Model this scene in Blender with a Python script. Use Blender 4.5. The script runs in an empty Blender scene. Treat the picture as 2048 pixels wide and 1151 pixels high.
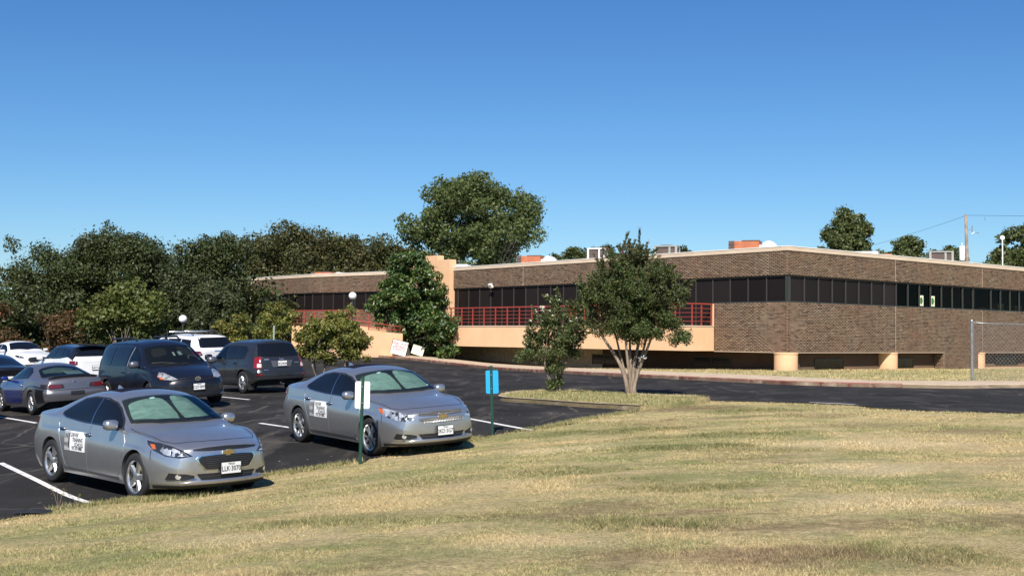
import bpy, bmesh, math, random
import numpy as np
from math import sin, cos, pi, radians, sqrt, atan2
from mathutils import Vector, Matrix, geometry
from mathutils.bvhtree import BVHTree

C = bpy.context.scene.collection
S = bpy.context.scene
R = np.random.default_rng(7)
random.seed(7)

# ------------------------------------------------------------------ camera
EYE = 1.5
cam_d = bpy.data.cameras.new('camera')
cam_d.sensor_width = 36.0
cam_d.lens = 36.0 * 2353.0 / 2048.0
cam_d.clip_start = 0.1
cam_d.clip_end = 4000.0
cam = bpy.data.objects.new('camera', cam_d)
C.objects.link(cam)
_p, _r = 0.0417, 0.0103
_fw = Vector((0, cos(_p), sin(_p)))
_up0 = Vector((0, -sin(_p), cos(_p)))
_rt0 = Vector((1, 0, 0))
_rt = Vector((cos(_r), 0, 0)) + _up0 * sin(_r)
_up = _up0 * cos(_r) - _rt0 * sin(_r)
cam.matrix_world = Matrix(((_rt.x, _up.x, -_fw.x, 0), (_rt.y, _up.y, -_fw.y, 0), (_rt.z, _up.z, -_fw.z, EYE), (0, 0, 0, 1)))
S.camera = cam

# ------------------------------------------------------------------ sky and sun
SUN_EL = radians(44)
SUN_AZ = atan2(-0.10, -1.0)          # heading of the sun seen from the scene (behind the camera, a little to its left)
W = bpy.data.worlds.new('World'); S.world = W; W.use_nodes = True
wn = W.node_tree.nodes; wl = W.node_tree.links
sky = wn.new('ShaderNodeTexSky'); sky.sky_type = 'NISHITA'
sky.sun_disc = False
sky.sun_elevation = SUN_EL
sky.sun_rotation = SUN_AZ % (2 * pi)
sky.altitude = 200.0
sky.air_density = 1.0
sky.dust_density = 0.25
sky.ozone_density = 3.2
SKY = 0.080
# colour response of the camera for the clear sky: one curve per channel, the same over the whole dome
sep = wn.new('ShaderNodeSeparateColor'); comb = wn.new('ShaderNodeCombineColor')
wl.new(sky.outputs[0], sep.inputs[0])
for _i, (_g, _k) in enumerate(((1.42, 0.74), (1.20, 0.845), (1.0, 0.99))):
    _p1 = wn.new('ShaderNodeMath'); _p1.operation = 'MULTIPLY'; _p1.inputs[1].default_value = 0.115
    _p2 = wn.new('ShaderNodeMath'); _p2.operation = 'POWER'; _p2.inputs[1].default_value = _g
    _p3 = wn.new('ShaderNodeMath'); _p3.operation = 'MULTIPLY'; _p3.inputs[1].default_value = _k / 0.115
    wl.new(sep.outputs[_i], _p1.inputs[0]); wl.new(_p1.outputs[0], _p2.inputs[0]); wl.new(_p2.outputs[0], _p3.inputs[0]); wl.new(_p3.outputs[0], comb.inputs[_i])
wl.new(comb.outputs[0], wn['Background'].inputs['Color'])
wn['Background'].inputs['Strength'].default_value = SKY
sd = bpy.data.lights.new('sun', 'SUN')
sd.energy = 5.0; sd.angle = radians(0.53); sd.color = (1.0, 0.94, 0.85)
sun = bpy.data.objects.new('sun', sd); C.objects.link(sun)
_sdir = Vector((sin(SUN_AZ) * cos(SUN_EL), cos(SUN_AZ) * cos(SUN_EL), sin(SUN_EL)))
sun.rotation_euler = _sdir.to_track_quat('Z', 'Y').to_euler()
sun.location = _sdir * 60
vs = S.view_settings
vs.view_transform = 'Standard'; vs.look = 'None'; vs.exposure = 0.52; vs.gamma = 1.0
vs.use_curve_mapping = False
S.cycles.max_bounces = 8
S.cycles.transparent_max_bounces = 12
S.cycles.caustics_reflective = False; S.cycles.caustics_refractive = False
S.cycles.sample_clamp_indirect = 4.0

# ------------------------------------------------------------------ helpers
def lin(h):
    h = h.lstrip('#')
    o = []
    for i in (0, 2, 4):
        c = int(h[i:i + 2], 16) / 255.0
        o.append(c / 12.92 if c <= 0.04045 else ((c + 0.055) / 1.055) ** 2.4)
    return tuple(o)

class NT:
    """small node-tree writer"""
    def __init__(s, m):
        s.m = m; m.use_nodes = True; s.t = m.node_tree; s.n = s.t.nodes; s.l = s.t.links
        s.b = s.n['Principled BSDF']; s.out = s.n['Material Output']
    def new(s, typ, **kw):
        n = s.n.new(typ)
        for k, v in kw.items():
            setattr(n, k, v)
        return n
    def link(s, a, b): s.l.new(a, b)
    def coord(s, kind='Object', scale=None):
        g = s.new('ShaderNodeNewGeometry') if kind == 'Position' else s.new('ShaderNodeTexCoord')
        o = g.outputs['Position'] if kind == 'Position' else g.outputs[kind]
        if scale is not None:
            mp = s.new('ShaderNodeMapping'); mp.inputs['Scale'].default_value = scale
            s.link(o, mp.inputs['Vector']); o = mp.outputs[0]
        return o
    def noise(s, vec, scale, detail=4, rough=0.55, dist=0.0):
        n = s.new('ShaderNodeTexNoise'); n.inputs['Scale'].default_value = scale
        n.inputs['Detail'].default_value = detail; n.inputs['Roughness'].default_value = rough
        n.inputs['Distortion'].default_value = dist
        if vec is not None: s.link(vec, n.inputs['Vector'])
        return n.outputs['Fac']
    def ramp(s, fac, stops, interp='LINEAR'):
        r = s.new('ShaderNodeValToRGB'); r.color_ramp.interpolation = interp
        e = r.color_ramp.elements
        while len(e) < len(stops): e.new(0.5)
        for i, (p, c) in enumerate(stops):
            e[i].position = p
            e[i].color = (*c, 1) if not isinstance(c, (int, float)) else (c, c, c, 1)
        s.link(fac, r.inputs[0]); return r.outputs[0]
    def mix(s, fac, a, b, mode='MIX'):
        m = s.new('ShaderNodeMix'); m.data_type = 'RGBA'; m.blend_type = mode
        if isinstance(fac, (int, float)): m.inputs[0].default_value = fac
        else: s.link(fac, m.inputs[0])
        for v, i in ((a, 6), (b, 7)):
            if isinstance(v, tuple): m.inputs[i].default_value = (*v[:3], 1)
            else: s.link(v, m.inputs[i])
        return m.outputs[2]
    def math(s, op, a, b=0.0):
        m = s.new('ShaderNodeMath', operation=op)
        for v, i in ((a, 0), (b, 1)):
            if isinstance(v, (int, float)): m.inputs[i].default_value = v
            else: s.link(v, m.inputs[i])
        return m.outputs[0]
    def bump(s, h, strength=0.3, dist=0.02):
        b = s.new('ShaderNodeBump'); b.inputs['Strength'].default_value = strength; b.inputs['Distance'].default_value = dist
        s.link(h, b.inputs['Height']); s.link(b.outputs[0], s.b.inputs['Normal'])

def simple(name, col, rough=0.6, metal=0.0, coat=0.0, var=0.0, vscale=6.0, spec=None, emit=None):
    m = bpy.data.materials.new(name); t = NT(m)
    if isinstance(col, str): col = lin(col)
    b = t.b
    b.inputs['Base Color'].default_value = (*col, 1)
    b.inputs['Roughness'].default_value = rough; b.inputs['Metallic'].default_value = metal
    if coat:
        b.inputs['Coat Weight'].default_value = coat; b.inputs['Coat Roughness'].default_value = 0.04
    if spec is not None: b.inputs['Specular IOR Level'].default_value = spec
    if var:
        f = t.noise(t.coord('Object'), vscale, 5, 0.6)
        c = t.ramp(f, [(0.3, tuple(x * (1 - var) for x in col)), (0.7, tuple(min(1, x * (1 + var)) for x in col))])
        t.link(c, b.inputs['Base Color'])
    return m

M = {}

class MB:
    """collects geometry for ONE mesh object"""
    def __init__(s): s.v = []; s.f = []
    def add(s, vs, fs):
        o = len(s.v); s.v += [tuple(v) for v in vs]; s.f += [tuple(i + o for i in f) for f in fs]; return s
    def box(s, c, d, rot=None):
        hx, hy, hz = d[0] / 2, d[1] / 2, d[2] / 2
        p = [Vector((x, y, z)) for z in (-hz, hz) for y in (-hy, hy) for x in (-hx, hx)]
        if rot is not None: p = [rot @ q for q in p]
        c = Vector(c)
        return s.add([q + c for q in p], [(0, 2, 3, 1), (4, 5, 7, 6), (0, 1, 5, 4), (2, 6, 7, 3), (0, 4, 6, 2), (1, 3, 7, 5)])
    def tube(s, pts, r, n=8, cap=True):
        pts = [Vector(p) for p in pts]; m = len(pts)
        rs = r if isinstance(r, (list, tuple, np.ndarray)) else [r] * m
        vs = []; prev = None
        for i, p in enumerate(pts):
            t = (pts[min(i + 1, m - 1)] - pts[max(i - 1, 0)]).normalized()
            a = prev if prev is not None else (Vector((1, 0, 0)) if abs(t.x) < 0.8 else Vector((0, 1, 0)))
            a = (a - t * a.dot(t)).normalized(); prev = a; b = t.cross(a)
            for k in range(n):
                an = 2 * pi * k / n
                vs.append(p + (a * cos(an) + b * sin(an)) * rs[i])
        fs = [(i * n + k, i * n + (k + 1) % n, (i + 1) * n + (k + 1) % n, (i + 1) * n + k) for i in range(m - 1) for k in range(n)]
        if cap: fs += [tuple(range(n - 1, -1, -1)), tuple((m - 1) * n + k for k in range(n))]
        return s.add(vs, fs)
    def lathe(s, prof, n=24, axis='z', c=(0, 0, 0)):
        vs = []; m = len(prof)
        for k in range(n):
            a = 2 * pi * k / n
            for r, h in prof:
                x, y = r * cos(a), r * sin(a)
                p = (x, y, h) if axis == 'z' else ((x, h, y) if axis == 'y' else (h, x, y))
                vs.append((p[0] + c[0], p[1] + c[1], p[2] + c[2]))
        fs = []
        for k in range(n):
            k2 = (k + 1) % n
            for i in range(m - 1):
                q = (k * m + i, k2 * m + i, k2 * m + i + 1, k * m + i + 1)
                fs.append(q if axis != 'y' else q[::-1])
        return s.add(vs, fs)
    def prism(s, outline, d, origin, u, v, w):
        """outline in the (u,v) plane, thickness d along w"""
        o, u, v, w = Vector(origin), Vector(u), Vector(v), Vector(w); n = len(outline)
        a = [o + u * p[0] + v * p[1] for p in outline]
        return s.add(a + [q + w * d for q in a], [tuple(range(n - 1, -1, -1)), tuple(range(n, 2 * n))] + [(i, (i + 1) % n, n + (i + 1) % n, n + i) for i in range(n)])
    def build(s, name, mat=None, parent=None, smooth=False, sharp=None, loc=None):
        me = bpy.data.meshes.new(name); me.from_pydata(s.v, [], s.f); me.update()
        return link(name, me, mat, parent, smooth, sharp, loc)

def link(name, me, mat=None, parent=None, smooth=False, sharp=None, loc=None):
    if mat is not None: me.materials.append(M[mat] if isinstance(mat, str) else mat)
    if smooth or sharp:
        me.polygons.foreach_set('use_smooth', [True] * len(me.polygons))
        if sharp: me.set_sharp_from_angle(angle=radians(sharp))
    o = bpy.data.objects.new(name, me); C.objects.link(o)
    if parent is not None: o.parent = parent
    if loc is not None: o.location = loc
    return o

def tag(o, label=None, cat=None, group=None, kind=None):
    if label: o['label'] = label
    if cat: o['category'] = cat
    if group: o['group'] = group
    if kind: o['kind'] = kind
    return o

def thing(name, label, cat, loc=(0, 0, 0), rz=0.0, group=None):
    o = bpy.data.objects.new(name, None); C.objects.link(o)
    o.empty_display_size = 0.2
    o.location = loc; o.rotation_euler = (0, 0, rz)
    return tag(o, label, cat, group)

KIDS = {}
def copy_tree(o, parent=None):
    c = o.copy(); C.objects.link(c)
    if parent is not None: c.parent = parent
    for ch in [q for q in C.objects if q.parent == o]:
        copy_tree(ch, c)
    return c

def quads_mesh(name, V, F4):
    """fast mesh from numpy: V (n,3), F4 (m,4) or (m,3)"""
    me = bpy.data.meshes.new(name); n = len(V); m, k = F4.shape
    me.vertices.add(n); me.vertices.foreach_set('co', np.ascontiguousarray(V, np.float32).ravel())
    me.loops.add(m * k); me.loops.foreach_set('vertex_index', np.ascontiguousarray(F4, np.int32).ravel())
    me.polygons.add(m); me.polygons.foreach_set('loop_start', np.arange(0, m * k, k, dtype=np.int32))
    me.update(calc_edges=True)
    return me

def pchip(xs, ys):
    xs = np.array(xs, float); ys = np.array(ys, float)
    if xs[0] > xs[-1]: xs, ys = xs[::-1], ys[::-1]
    h = np.diff(xs); d = np.diff(ys) / h; m = np.zeros(len(xs))
    for i in range(1, len(xs) - 1):
        if d[i - 1] * d[i] > 0:
            w1 = 2 * h[i] + h[i - 1]; w2 = h[i] + 2 * h[i - 1]
            m[i] = (w1 + w2) / (w1 / d[i - 1] + w2 / d[i])
    m[0], m[-1] = d[0], d[-1]
    def f(x):
        x = np.clip(np.asarray(x, float), xs[0], xs[-1])
        i = np.clip(np.searchsorted(xs, x) - 1, 0, len(xs) - 2)
        t = (x - xs[i]) / h[i]
        return (2*t**3-3*t**2+1)*ys[i] + (t**3-2*t**2+t)*h[i]*m[i] + (-2*t**3+3*t**2)*ys[i+1] + (t**3-t**2)*h[i]*m[i+1]
    return f

def text_mesh(s, size, bold=0.0, align='CENTER', depth=0.0, space=1.0):
    cu = bpy.data.curves.new('lettering', 'FONT'); cu.body = s; cu.size = size
    cu.align_x = align; cu.align_y = 'CENTER'; cu.offset = bold; cu.extrude = depth; cu.resolution_u = 2
    cu.space_character = space
    o = bpy.data.objects.new('lettering', cu)
    me = bpy.data.meshes.new_from_object(o)
    bpy.data.objects.remove(o); bpy.data.curves.remove(cu)
    return me

def text_on(s, size, origin, u, v, w, mat, parent, off=0.003, bold=0.0, xs=1.0, project=None, name='lettering', align='CENTER'):
    me = text_mesh(s, size, bold, align)
    o, u, v, w = Vector(origin), Vector(u), Vector(v), Vector(w)
    for p in me.vertices:
        q = o + u * p.co.x * xs + v * p.co.y + w * off
        if project is not None:
            q = project(q, off)
        p.co = q
    return link(name, me, mat, parent)

# ------------------------------------------------------------------ ground form
GP = np.array([(-5.21,16.78,-.855),(-4.08,17.91,-.835),(-7.15,18.72,-.852),(-6.02,19.85,-.83),(-2.36,20.66,-.593),(-1.07,21.61,-.51),(-3.98,22.86,-.565),(-2.69,23.81,-.48),(-9.6,32.4,-.47),(-8.4,38,-.32),(-12.7,32.5,-.67),(-16.9,45.7,-.60),(-23.9,57.4,-.42),(-13.4,46.5,-.48),
(0,33,-.22),(3,32,-.12),(13.4,57,0),(20,60,0),(8,40.5,-.02),(3.2,47.4,-.08),(-.5,58,-.16),(-1.4,71,-.2),(-5,70,-.05),(-9,76,.12),(-14,82,.12),(-22,78,-.15),(-32,60,-.6),(-42,90,-.3),
(17,40,0),(30,42,0),(45,60,0),(25,24,.02),(10.8,25,0),(6,28,-.03),(0,0,-.1),(0,8,-.12),(4,8,-.08),(-4,9,-.38),(-6.2,14,-.80),(0,15,-.22),(5,15,-.08),(10,15,0),(2,24,-.22),(-2,17,-.44),(-8,5,-.6),(12,0,.05),(-15,12,-.95),(-25,30,-.95),(0,110,-.1),(60,120,0),(-60,60,-.6)], float)
def _U(r2): return r2 * np.log(r2 + 1e-9)
def _fit(P, lam):
    X = P[:, :2] / 10; n = len(P)
    K = _U(((X[:, None] - X[None]) ** 2).sum(-1)) + lam * np.eye(n)
    Q = np.c_[np.ones(n), X]
    return np.linalg.solve(np.block([[K, Q], [Q.T, np.zeros((3, 3))]]), np.r_[P[:, 2], 0, 0, 0])
GW = _fit(GP, .02)
def G(x, y):
    x = np.asarray(x, float); y = np.asarray(y, float); sh = x.shape
    X = np.stack([x.ravel(), y.ravel()], 1) / 10; Cc = GP[:, :2] / 10
    z = np.empty(len(X))
    for i in range(0, len(X), 20000):
        q = X[i:i + 20000]
        z[i:i + 20000] = _U(((q[:, None] - Cc[None]) ** 2).sum(-1)) @ GW[:-3] + GW[-3] + q @ GW[-2:]
    d = np.hypot(X[:, 0] / 9, (X[:, 1] - 5) / 11)
    w = np.clip((d - .75) / .35, 0, 1); w = w * w * (3 - 2 * w)
    return (z * (1 - w) - .15 * w).reshape(sh)
def g(x, y): return float(G(np.array([x]), np.array([y]))[0])

def inside(px, py, poly):
    px = np.asarray(px); py = np.asarray(py); r = np.zeros(px.shape, bool); n = len(poly)
    for i in range(n):
        x1, y1 = poly[i]; x2, y2 = poly[(i + 1) % n]
        c = ((y1 > py) != (y2 > py)) & (px < (x2 - x1) * (py - y1) / ((y2 - y1) if y2 != y1 else 1e-9) + x1)
        r ^= c
    return r
def edge_dist(px, py, poly, closed=True):
    d = np.full(np.shape(px), 1e9); n = len(poly)
    for i in range(n if closed else n - 1):
        a = np.array(poly[i]); b = np.array(poly[(i + 1) % n]); ab = b - a; L = ab @ ab + 1e-12
        t = np.clip(((px - a[0]) * ab[0] + (py - a[1]) * ab[1]) / L, 0, 1)
        d = np.minimum(d, np.hypot(px - a[0] - t * ab[0], py - a[1] - t * ab[1]))
    return d
def smooth_line(P, n=4, closed=False):
    P = [np.array(p, float) for p in P]; out = []; m = len(P)
    rng = range(m) if closed else range(m - 1)
    for i in rng:
        p0 = P[i - 1] if (closed or i > 0) else P[i]; p1 = P[i]; p2 = P[(i + 1) % m]
        p3 = P[(i + 2) % m] if (closed or i + 2 < m) else p2
        for k in range(n):
            t = k / n
            out.append(tuple(0.5 * ((2*p1) + (-p0+p2)*t + (2*p0-5*p1+4*p2-p3)*t*t + (-p0+3*p1-3*p2+p3)*t**3)))
    if not closed: out.append(tuple(P[-1]))
    return out

def sheet(name, poly, off, spacing, mat, parent=None, skirt=0.15, zf=None, holes=()):
    """a ground sheet: polygon filled with a fine mesh that follows the ground, with a downward skirt"""
    pts = []; edges = []
    def ring(poly):
        s0 = len(pts)
        for i in range(len(poly)):
            a = np.array(poly[i]); b = np.array(poly[(i + 1) % len(poly)])
            k = max(1, int(np.ceil(np.hypot(*(b - a)) / spacing)))
            for j in range(k): pts.append(tuple(a + (b - a) * j / k))
        n = len(pts) - s0
        idx = list(range(s0, s0 + n)); edges.extend((idx[i], idx[(i + 1) % n]) for i in range(n)); return idx
    outer = ring(poly)
    P = np.array(poly)
    xs = np.arange(P[:, 0].min(), P[:, 0].max(), spacing); ys = np.arange(P[:, 1].min(), P[:, 1].max(), spacing)
    gx, gy = np.meshgrid(xs, ys); gx = gx.ravel() + .013; gy = gy.ravel() + .017
    k = inside(gx, gy, poly)
    gx, gy = gx[k], gy[k]
    k = edge_dist(gx, gy, poly) > spacing * .4
    pts += list(zip(gx[k], gy[k]))
    vco, _, fs, *_ = geometry.delaunay_2d_cdt([Vector(p) for p in pts], [], [outer], 1, 1e-5)
    A = np.array([(v.x, v.y) for v in vco]); z = (zf or G)(A[:, 0], A[:, 1]) + off
    V = [(a[0], a[1], zz) for a, zz in zip(A, z)]; F = [tuple(f) for f in fs]
    # orientation up
    F2 = []
    for f in F:
        a, b, c = (A[i] for i in f[:3])
        F2.append(f if (b[0]-a[0])*(c[1]-a[1]) - (b[1]-a[1])*(c[0]-a[0]) > 0 else f[::-1])
    if skirt:
        n = len(outer); base = len(V)
        V += [(V[i][0], V[i][1], V[i][2] - skirt) for i in range(n)]
        F2 += [(i, (i + 1) % n, base + (i + 1) % n, base + i) for i in range(n)]
    me = bpy.data.meshes.new(name); me.from_pydata(V, [], F2); me.update()
    o = link(name, me, mat, parent, True, 50)
    return o

# ------------------------------------------------------------------ ground materials
# patches where the lawn is denser and greener, or burnt brown: (x, y, rx, ry, kind, strength)
PATCHES = [(2.1,22.4,1.9,.55,0,.9),(3.4,20.6,1.7,.5,0,.8),(2.7,18.4,1.3,.75,0,.95),(3.8,17.6,1.2,.5,0,.6),(3.9,27.1,1.7,.9,1,.95),(5.5,25.9,1.5,.6,0,.8),(6.4,24.4,.8,.7,1,.6),(2.0,12.9,.9,.45,0,.8),(1.3,10.4,.9,.38,0,.9),
 (1.8,8.75,1.3,.42,1,.95),(3.0,8.85,.9,.5,0,.8),(1.4,13.7,.6,.5,0,.6),(.9,11.6,.75,.35,1,.7),(7.9,20.3,1.0,.6,1,.7),(6.6,21.9,1.2,.5,1,.5),(.8,15.0,.8,.6,0,.7),(-1.0,14.4,.9,.6,0,.5),(-3.6,13.2,.8,.4,1,.5),(-1.6,11.4,1.1,.5,0,.55),(4.4,14.6,1.0,.8,2,.8),(3.6,11.6,1.0,.6,2,.6),(.8,19.2,1.0,.7,2,.8),(5.4,18.2,1.6,.9,2,.7),(-2.4,10.4,.9,.5,2,.5),(.2,9.4,.7,.4,2,.5)]
_rp = np.random.default_rng(12)
def patch_w(x, y):
    """weights (green, brown, pale) of the lawn patches at points, with ragged edges"""
    out = np.zeros((len(x), 4)); out[:, 3] = 1
    jx = .16 * np.sin(5.1 * y + 2.2 * np.sin(3.3 * x)) + .10 * np.sin(13 * y + 7 * x); jy = .10 * np.sin(4.3 * x + 2 * np.sin(3.7 * y)) + .06 * np.sin(11 * x - 9 * y)
    for cx, cy, rx, ry, k, st in PATCHES:
        d = np.sqrt(((x + jx - cx) / rx) ** 2 + ((y + jy - cy) / ry) ** 2)
        w = np.clip((1.25 - d) / .7, 0, 1); out[:, k] = np.maximum(out[:, k], st * w * w * (3 - 2 * w))
    return out
def put_patches(me, x, y):
    at = me.color_attributes.new('patch', 'FLOAT_COLOR', 'POINT'); at.data.foreach_set('color', patch_w(x, y).astype(np.float32).ravel())

def grass_colour(t, pos):
    """patchy drought-dry lawn colour, by place"""
    mp = t.new('ShaderNodeMapping'); mp.inputs['Scale'].default_value = (0.55, 1.0, 1.0)
    t.link(pos, mp.inputs['Vector']); v = mp.outputs[0]
    big = t.noise(v, 0.42, 4, 0.6, 0.4)
    mid = t.noise(v, 1.7, 4, 0.62, 0.3)
    spk = t.noise(pos, 8.5, 4, 0.75)
    fine = t.noise(pos, 17.0, 3, 0.7)
    straw = t.ramp(fine, [(0.3, (0.48, 0.372, 0.185)), (0.7, (0.74, 0.59, 0.325))])
    green = t.ramp(fine, [(0.3, (0.185, 0.205, 0.075)), (0.7, (0.35, 0.37, 0.15))])
    brown = t.ramp(fine, [(0.3, (0.16, 0.105, 0.062)), (0.7, (0.33, 0.235, 0.14))])
    pale = t.ramp(fine, [(0.3, (0.60, 0.475, 0.27)), (0.7, (0.82, 0.67, 0.42))])
    at = t.new('ShaderNodeAttribute'); at.attribute_name = 'patch'; sp = t.new('ShaderNodeSeparateColor'); t.link(at.outputs['Color'], sp.inputs[0])
    f = t.math('ADD', t.math('ADD', t.math('MULTIPLY', big, 0.38), t.math('MULTIPLY', mid, 0.30)), t.math('MULTIPLY', spk, 0.32))
    c = t.mix(t.ramp(f, [(0.44, 0.0), (0.57, 0.9)]), straw, green)
    off = t.new('ShaderNodeMapping'); off.inputs['Location'].default_value = (31, 17, 3); off.inputs['Scale'].default_value = (0.5, 1.1, 1)
    t.link(pos, off.inputs['Vector'])
    f2 = t.math('ADD', t.math('MULTIPLY', t.noise(off.outputs[0], 0.62, 5, 0.65, 0.5), .68), t.math('MULTIPLY', spk, .32))
    c = t.mix(t.ramp(f2, [(0.545, 0.0), (0.64, 0.7)]), c, brown)
    dg = t.ramp(fine, [(0.3, (0.095, 0.115, 0.035)), (0.7, (0.20, 0.215, 0.075))])
    hf = t.ramp(spk, [(0.36, 0.45), (0.6, 1.0)])
    c = t.mix(t.math('MULTIPLY', sp.outputs[0], hf), c, dg)
    c = t.mix(t.math('MULTIPLY', sp.outputs[1], hf), c, brown)
    return t.mix(t.math('MULTIPLY', sp.outputs[2], hf), c, pale)

m = bpy.data.materials.new('lawn'); t = NT(m); M['lawn'] = m
pos = t.coord('Position'); gc = grass_colour(t, pos)
soil = t.mix(t.ramp(t.noise(pos, 26, 4, 0.7), [(0.46, 0.0), (0.62, 0.6)]), gc, (0.17, 0.12, 0.07))
soil = t.mix(1.0, soil, t.ramp(t.noise(pos, 38, 6, 0.8), [(0.30, 0.55), (0.5, 1.0), (0.68, 1.5)]), 'MULTIPLY')
t.link(soil, t.b.inputs['Base Color']); t.b.inputs['Roughness'].default_value = 0.95; t.b.inputs['Specular IOR Level'].default_value = 0.1
t.bump(t.noise(pos, 34, 5, 0.75), 0.9, 0.05)

m = bpy.data.materials.new('grass_blade'); t = NT(m); M['blade'] = m
pos = t.coord('Position'); gc = grass_colour(t, pos)
ri = t.new('ShaderNodeNewGeometry').outputs['Random Per Island']
v = t.ramp(ri, [(0.0, 0.48), (0.5, 1.0), (1.0, 1.42)])
gc = t.mix(1.0, gc, v, 'MULTIPLY')
gc = t.mix(t.ramp(ri, [(0.88, 0.0), (0.90, 0.6)], 'CONSTANT'), gc, (0.66, 0.55, 0.33))
t.link(gc, t.b.inputs['Base Color']); t.b.inputs['Roughness'].default_value = 0.8; t.b.inputs['Specular IOR Level'].default_value = 0.2
tr = t.new('ShaderNodeBsdfTranslucent'); t.link(gc, tr.inputs[0]); ms = t.new('ShaderNodeMixShader'); ms.inputs[0].default_value = 0.25
t.link(t.b.outputs[0], ms.inputs[1]); t.link(tr.outputs[0], ms.inputs[2]); t.link(ms.outputs[0], t.out.inputs[0])

m = bpy.data.materials.new('green_blade'); t = NT(m); M['green_blade'] = m
ri = t.new('ShaderNodeNewGeometry').outputs['Random Per Island']
gc = t.ramp(ri, [(0.0, (0.12, 0.15, 0.045)), (0.35, (0.22, 0.24, 0.08)), (0.6, (0.33, 0.30, 0.13)), (0.8, (0.48, 0.39, 0.20)), (1.0, (0.60, 0.48, 0.27))])
t.link(gc, t.b.inputs['Base Color']); t.b.inputs['Roughness'].default_value = 0.75
tr = t.new('ShaderNodeBsdfTranslucent'); t.link(gc, tr.inputs[0]); ms = t.new('ShaderNodeMixShader'); ms.inputs[0].default_value = 0.25
t.link(t.b.outputs[0], ms.inputs[1]); t.link(tr.outputs[0], ms.inputs[2]); t.link(ms.outputs[0], t.out.inputs[0])

m = bpy.data.materials.new('asphalt'); t = NT(m); M['asphalt'] = m
pos = t.coord('Position')
rot = t.new('ShaderNodeMapping'); rot.inputs['Rotation'].default_value = (0, 0, radians(35)); rot.inputs['Scale'].default_value = (1.0, 0.28, 1)
t.link(pos, rot.inputs['Vector'])
a = t.ramp(t.noise(pos, 0.30, 6, 0.65), [(0.35, (0.012, 0.0115, 0.0115)), (0.60, (0.028, 0.0265, 0.0255)), (0.72, (0.062, 0.058, 0.054))])
w = t.ramp(t.noise(rot.outputs[0], 1.3, 6, 0.68, 0.6), [(0.52, 0.0), (0.72, 1.0)])
a = t.mix(t.math('MULTIPLY', w, 0.75), a, (0.095, 0.084, 0.073))
gr = t.noise(pos, 90, 3, 0.7)
a = t.mix(t.ramp(gr, [(0.50, 0.0), (0.75, 0.5)]), a, (0.085, 0.08, 0.075))
vor = t.new('ShaderNodeTexVoronoi'); vor.inputs['Scale'].default_value = 5.5; t.link(rot.outputs[0], vor.inputs['Vector'])
ch = t.math('MULTIPLY', t.ramp(vor.outputs['Distance'], [(0.06, 1.0), (0.12, 0.0)]), t.ramp(t.noise(pos, 0.8, 3), [(0.50, 0.0), (0.6, 1.0)]))
a = t.mix(t.math('MULTIPLY', ch, 0.8), a, (0.30, 0.26, 0.21))
t.link(a, t.b.inputs['Base Color']); t.b.inputs['Roughness'].default_value = 0.9; t.b.inputs['Specular IOR Level'].default_value = 0.12
ck = t.new('ShaderNodeTexVoronoi'); ck.feature = 'DISTANCE_TO_EDGE'; ck.inputs['Scale'].default_value = 0.33
dv = t.new('ShaderNodeMixRGB'); dv.inputs[0].default_value = .25; nz = t.new('ShaderNodeTexNoise'); nz.inputs['Scale'].default_value = 1.3; nz.inputs['Detail'].default_value = 6
t.link(pos, nz.inputs['Vector']); t.link(pos, dv.inputs[1]); t.link(nz.outputs['Color'], dv.inputs[2]); t.link(dv.outputs[0], ck.inputs['Vector'])
ckf = t.math('MULTIPLY', t.ramp(ck.outputs['Distance'], [(0.0, 1.0), (0.012, 0.0)]), t.ramp(t.noise(pos, 0.5, 3), [(0.42, 0.0), (0.55, 1.0)]))
a = t.mix(t.math('MULTIPLY', ckf, 0.75), a, (0.12, 0.105, 0.085)); t.link(a, t.b.inputs['Base Color'])
t.bump(t.noise(pos, 70, 3, 0.7), 0.5, 0.008)

m = bpy.data.materials.new('concrete'); t = NT(m); M['concrete'] = m
pos = t.coord('Position')
c = t.ramp(t.noise(pos, 1.6, 6, 0.65), [(0.3, (0.40, 0.30, 0.20)), (0.7, (0.58, 0.46, 0.325))])
c = t.mix(t.ramp(t.noise(pos, 18, 4, 0.7), [(0.5, 0.0), (0.75, 0.5)]), c, (0.22, 0.16, 0.11))
t.link(c, t.b.inputs['Base Color']); t.b.inputs['Roughness'].default_value = 0.9
t.bump(t.noise(pos, 40, 4), 0.3, 0.01)

m = bpy.data.materials.new('red_kerb'); t = NT(m); M['red_kerb'] = m
pos = t.coord('Position')
c = t.ramp(t.noise(pos, 3.2, 5, 0.7), [(0.36, (0.20, 0.042, 0.036)), (0.52, (0.27, 0.075, 0.06)), (0.62, (0.40, 0.28, 0.20))])
t.link(c, t.b.inputs['Base Color']); t.b.inputs['Roughness'].default_value = 0.85

m = bpy.data.materials.new('white_line'); t = NT(m); M['white_line'] = m
pos = t.coord('Position')
c = t.ramp(t.noise(pos, 9, 5, 0.75), [(0.30, (0.16, 0.15, 0.14)), (0.44, (0.62, 0.60, 0.57)), (0.7, (0.80, 0.79, 0.77))])
t.link(c, t.b.inputs['Base Color']); t.b.inputs['Roughness'].default_value = 0.7

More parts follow.
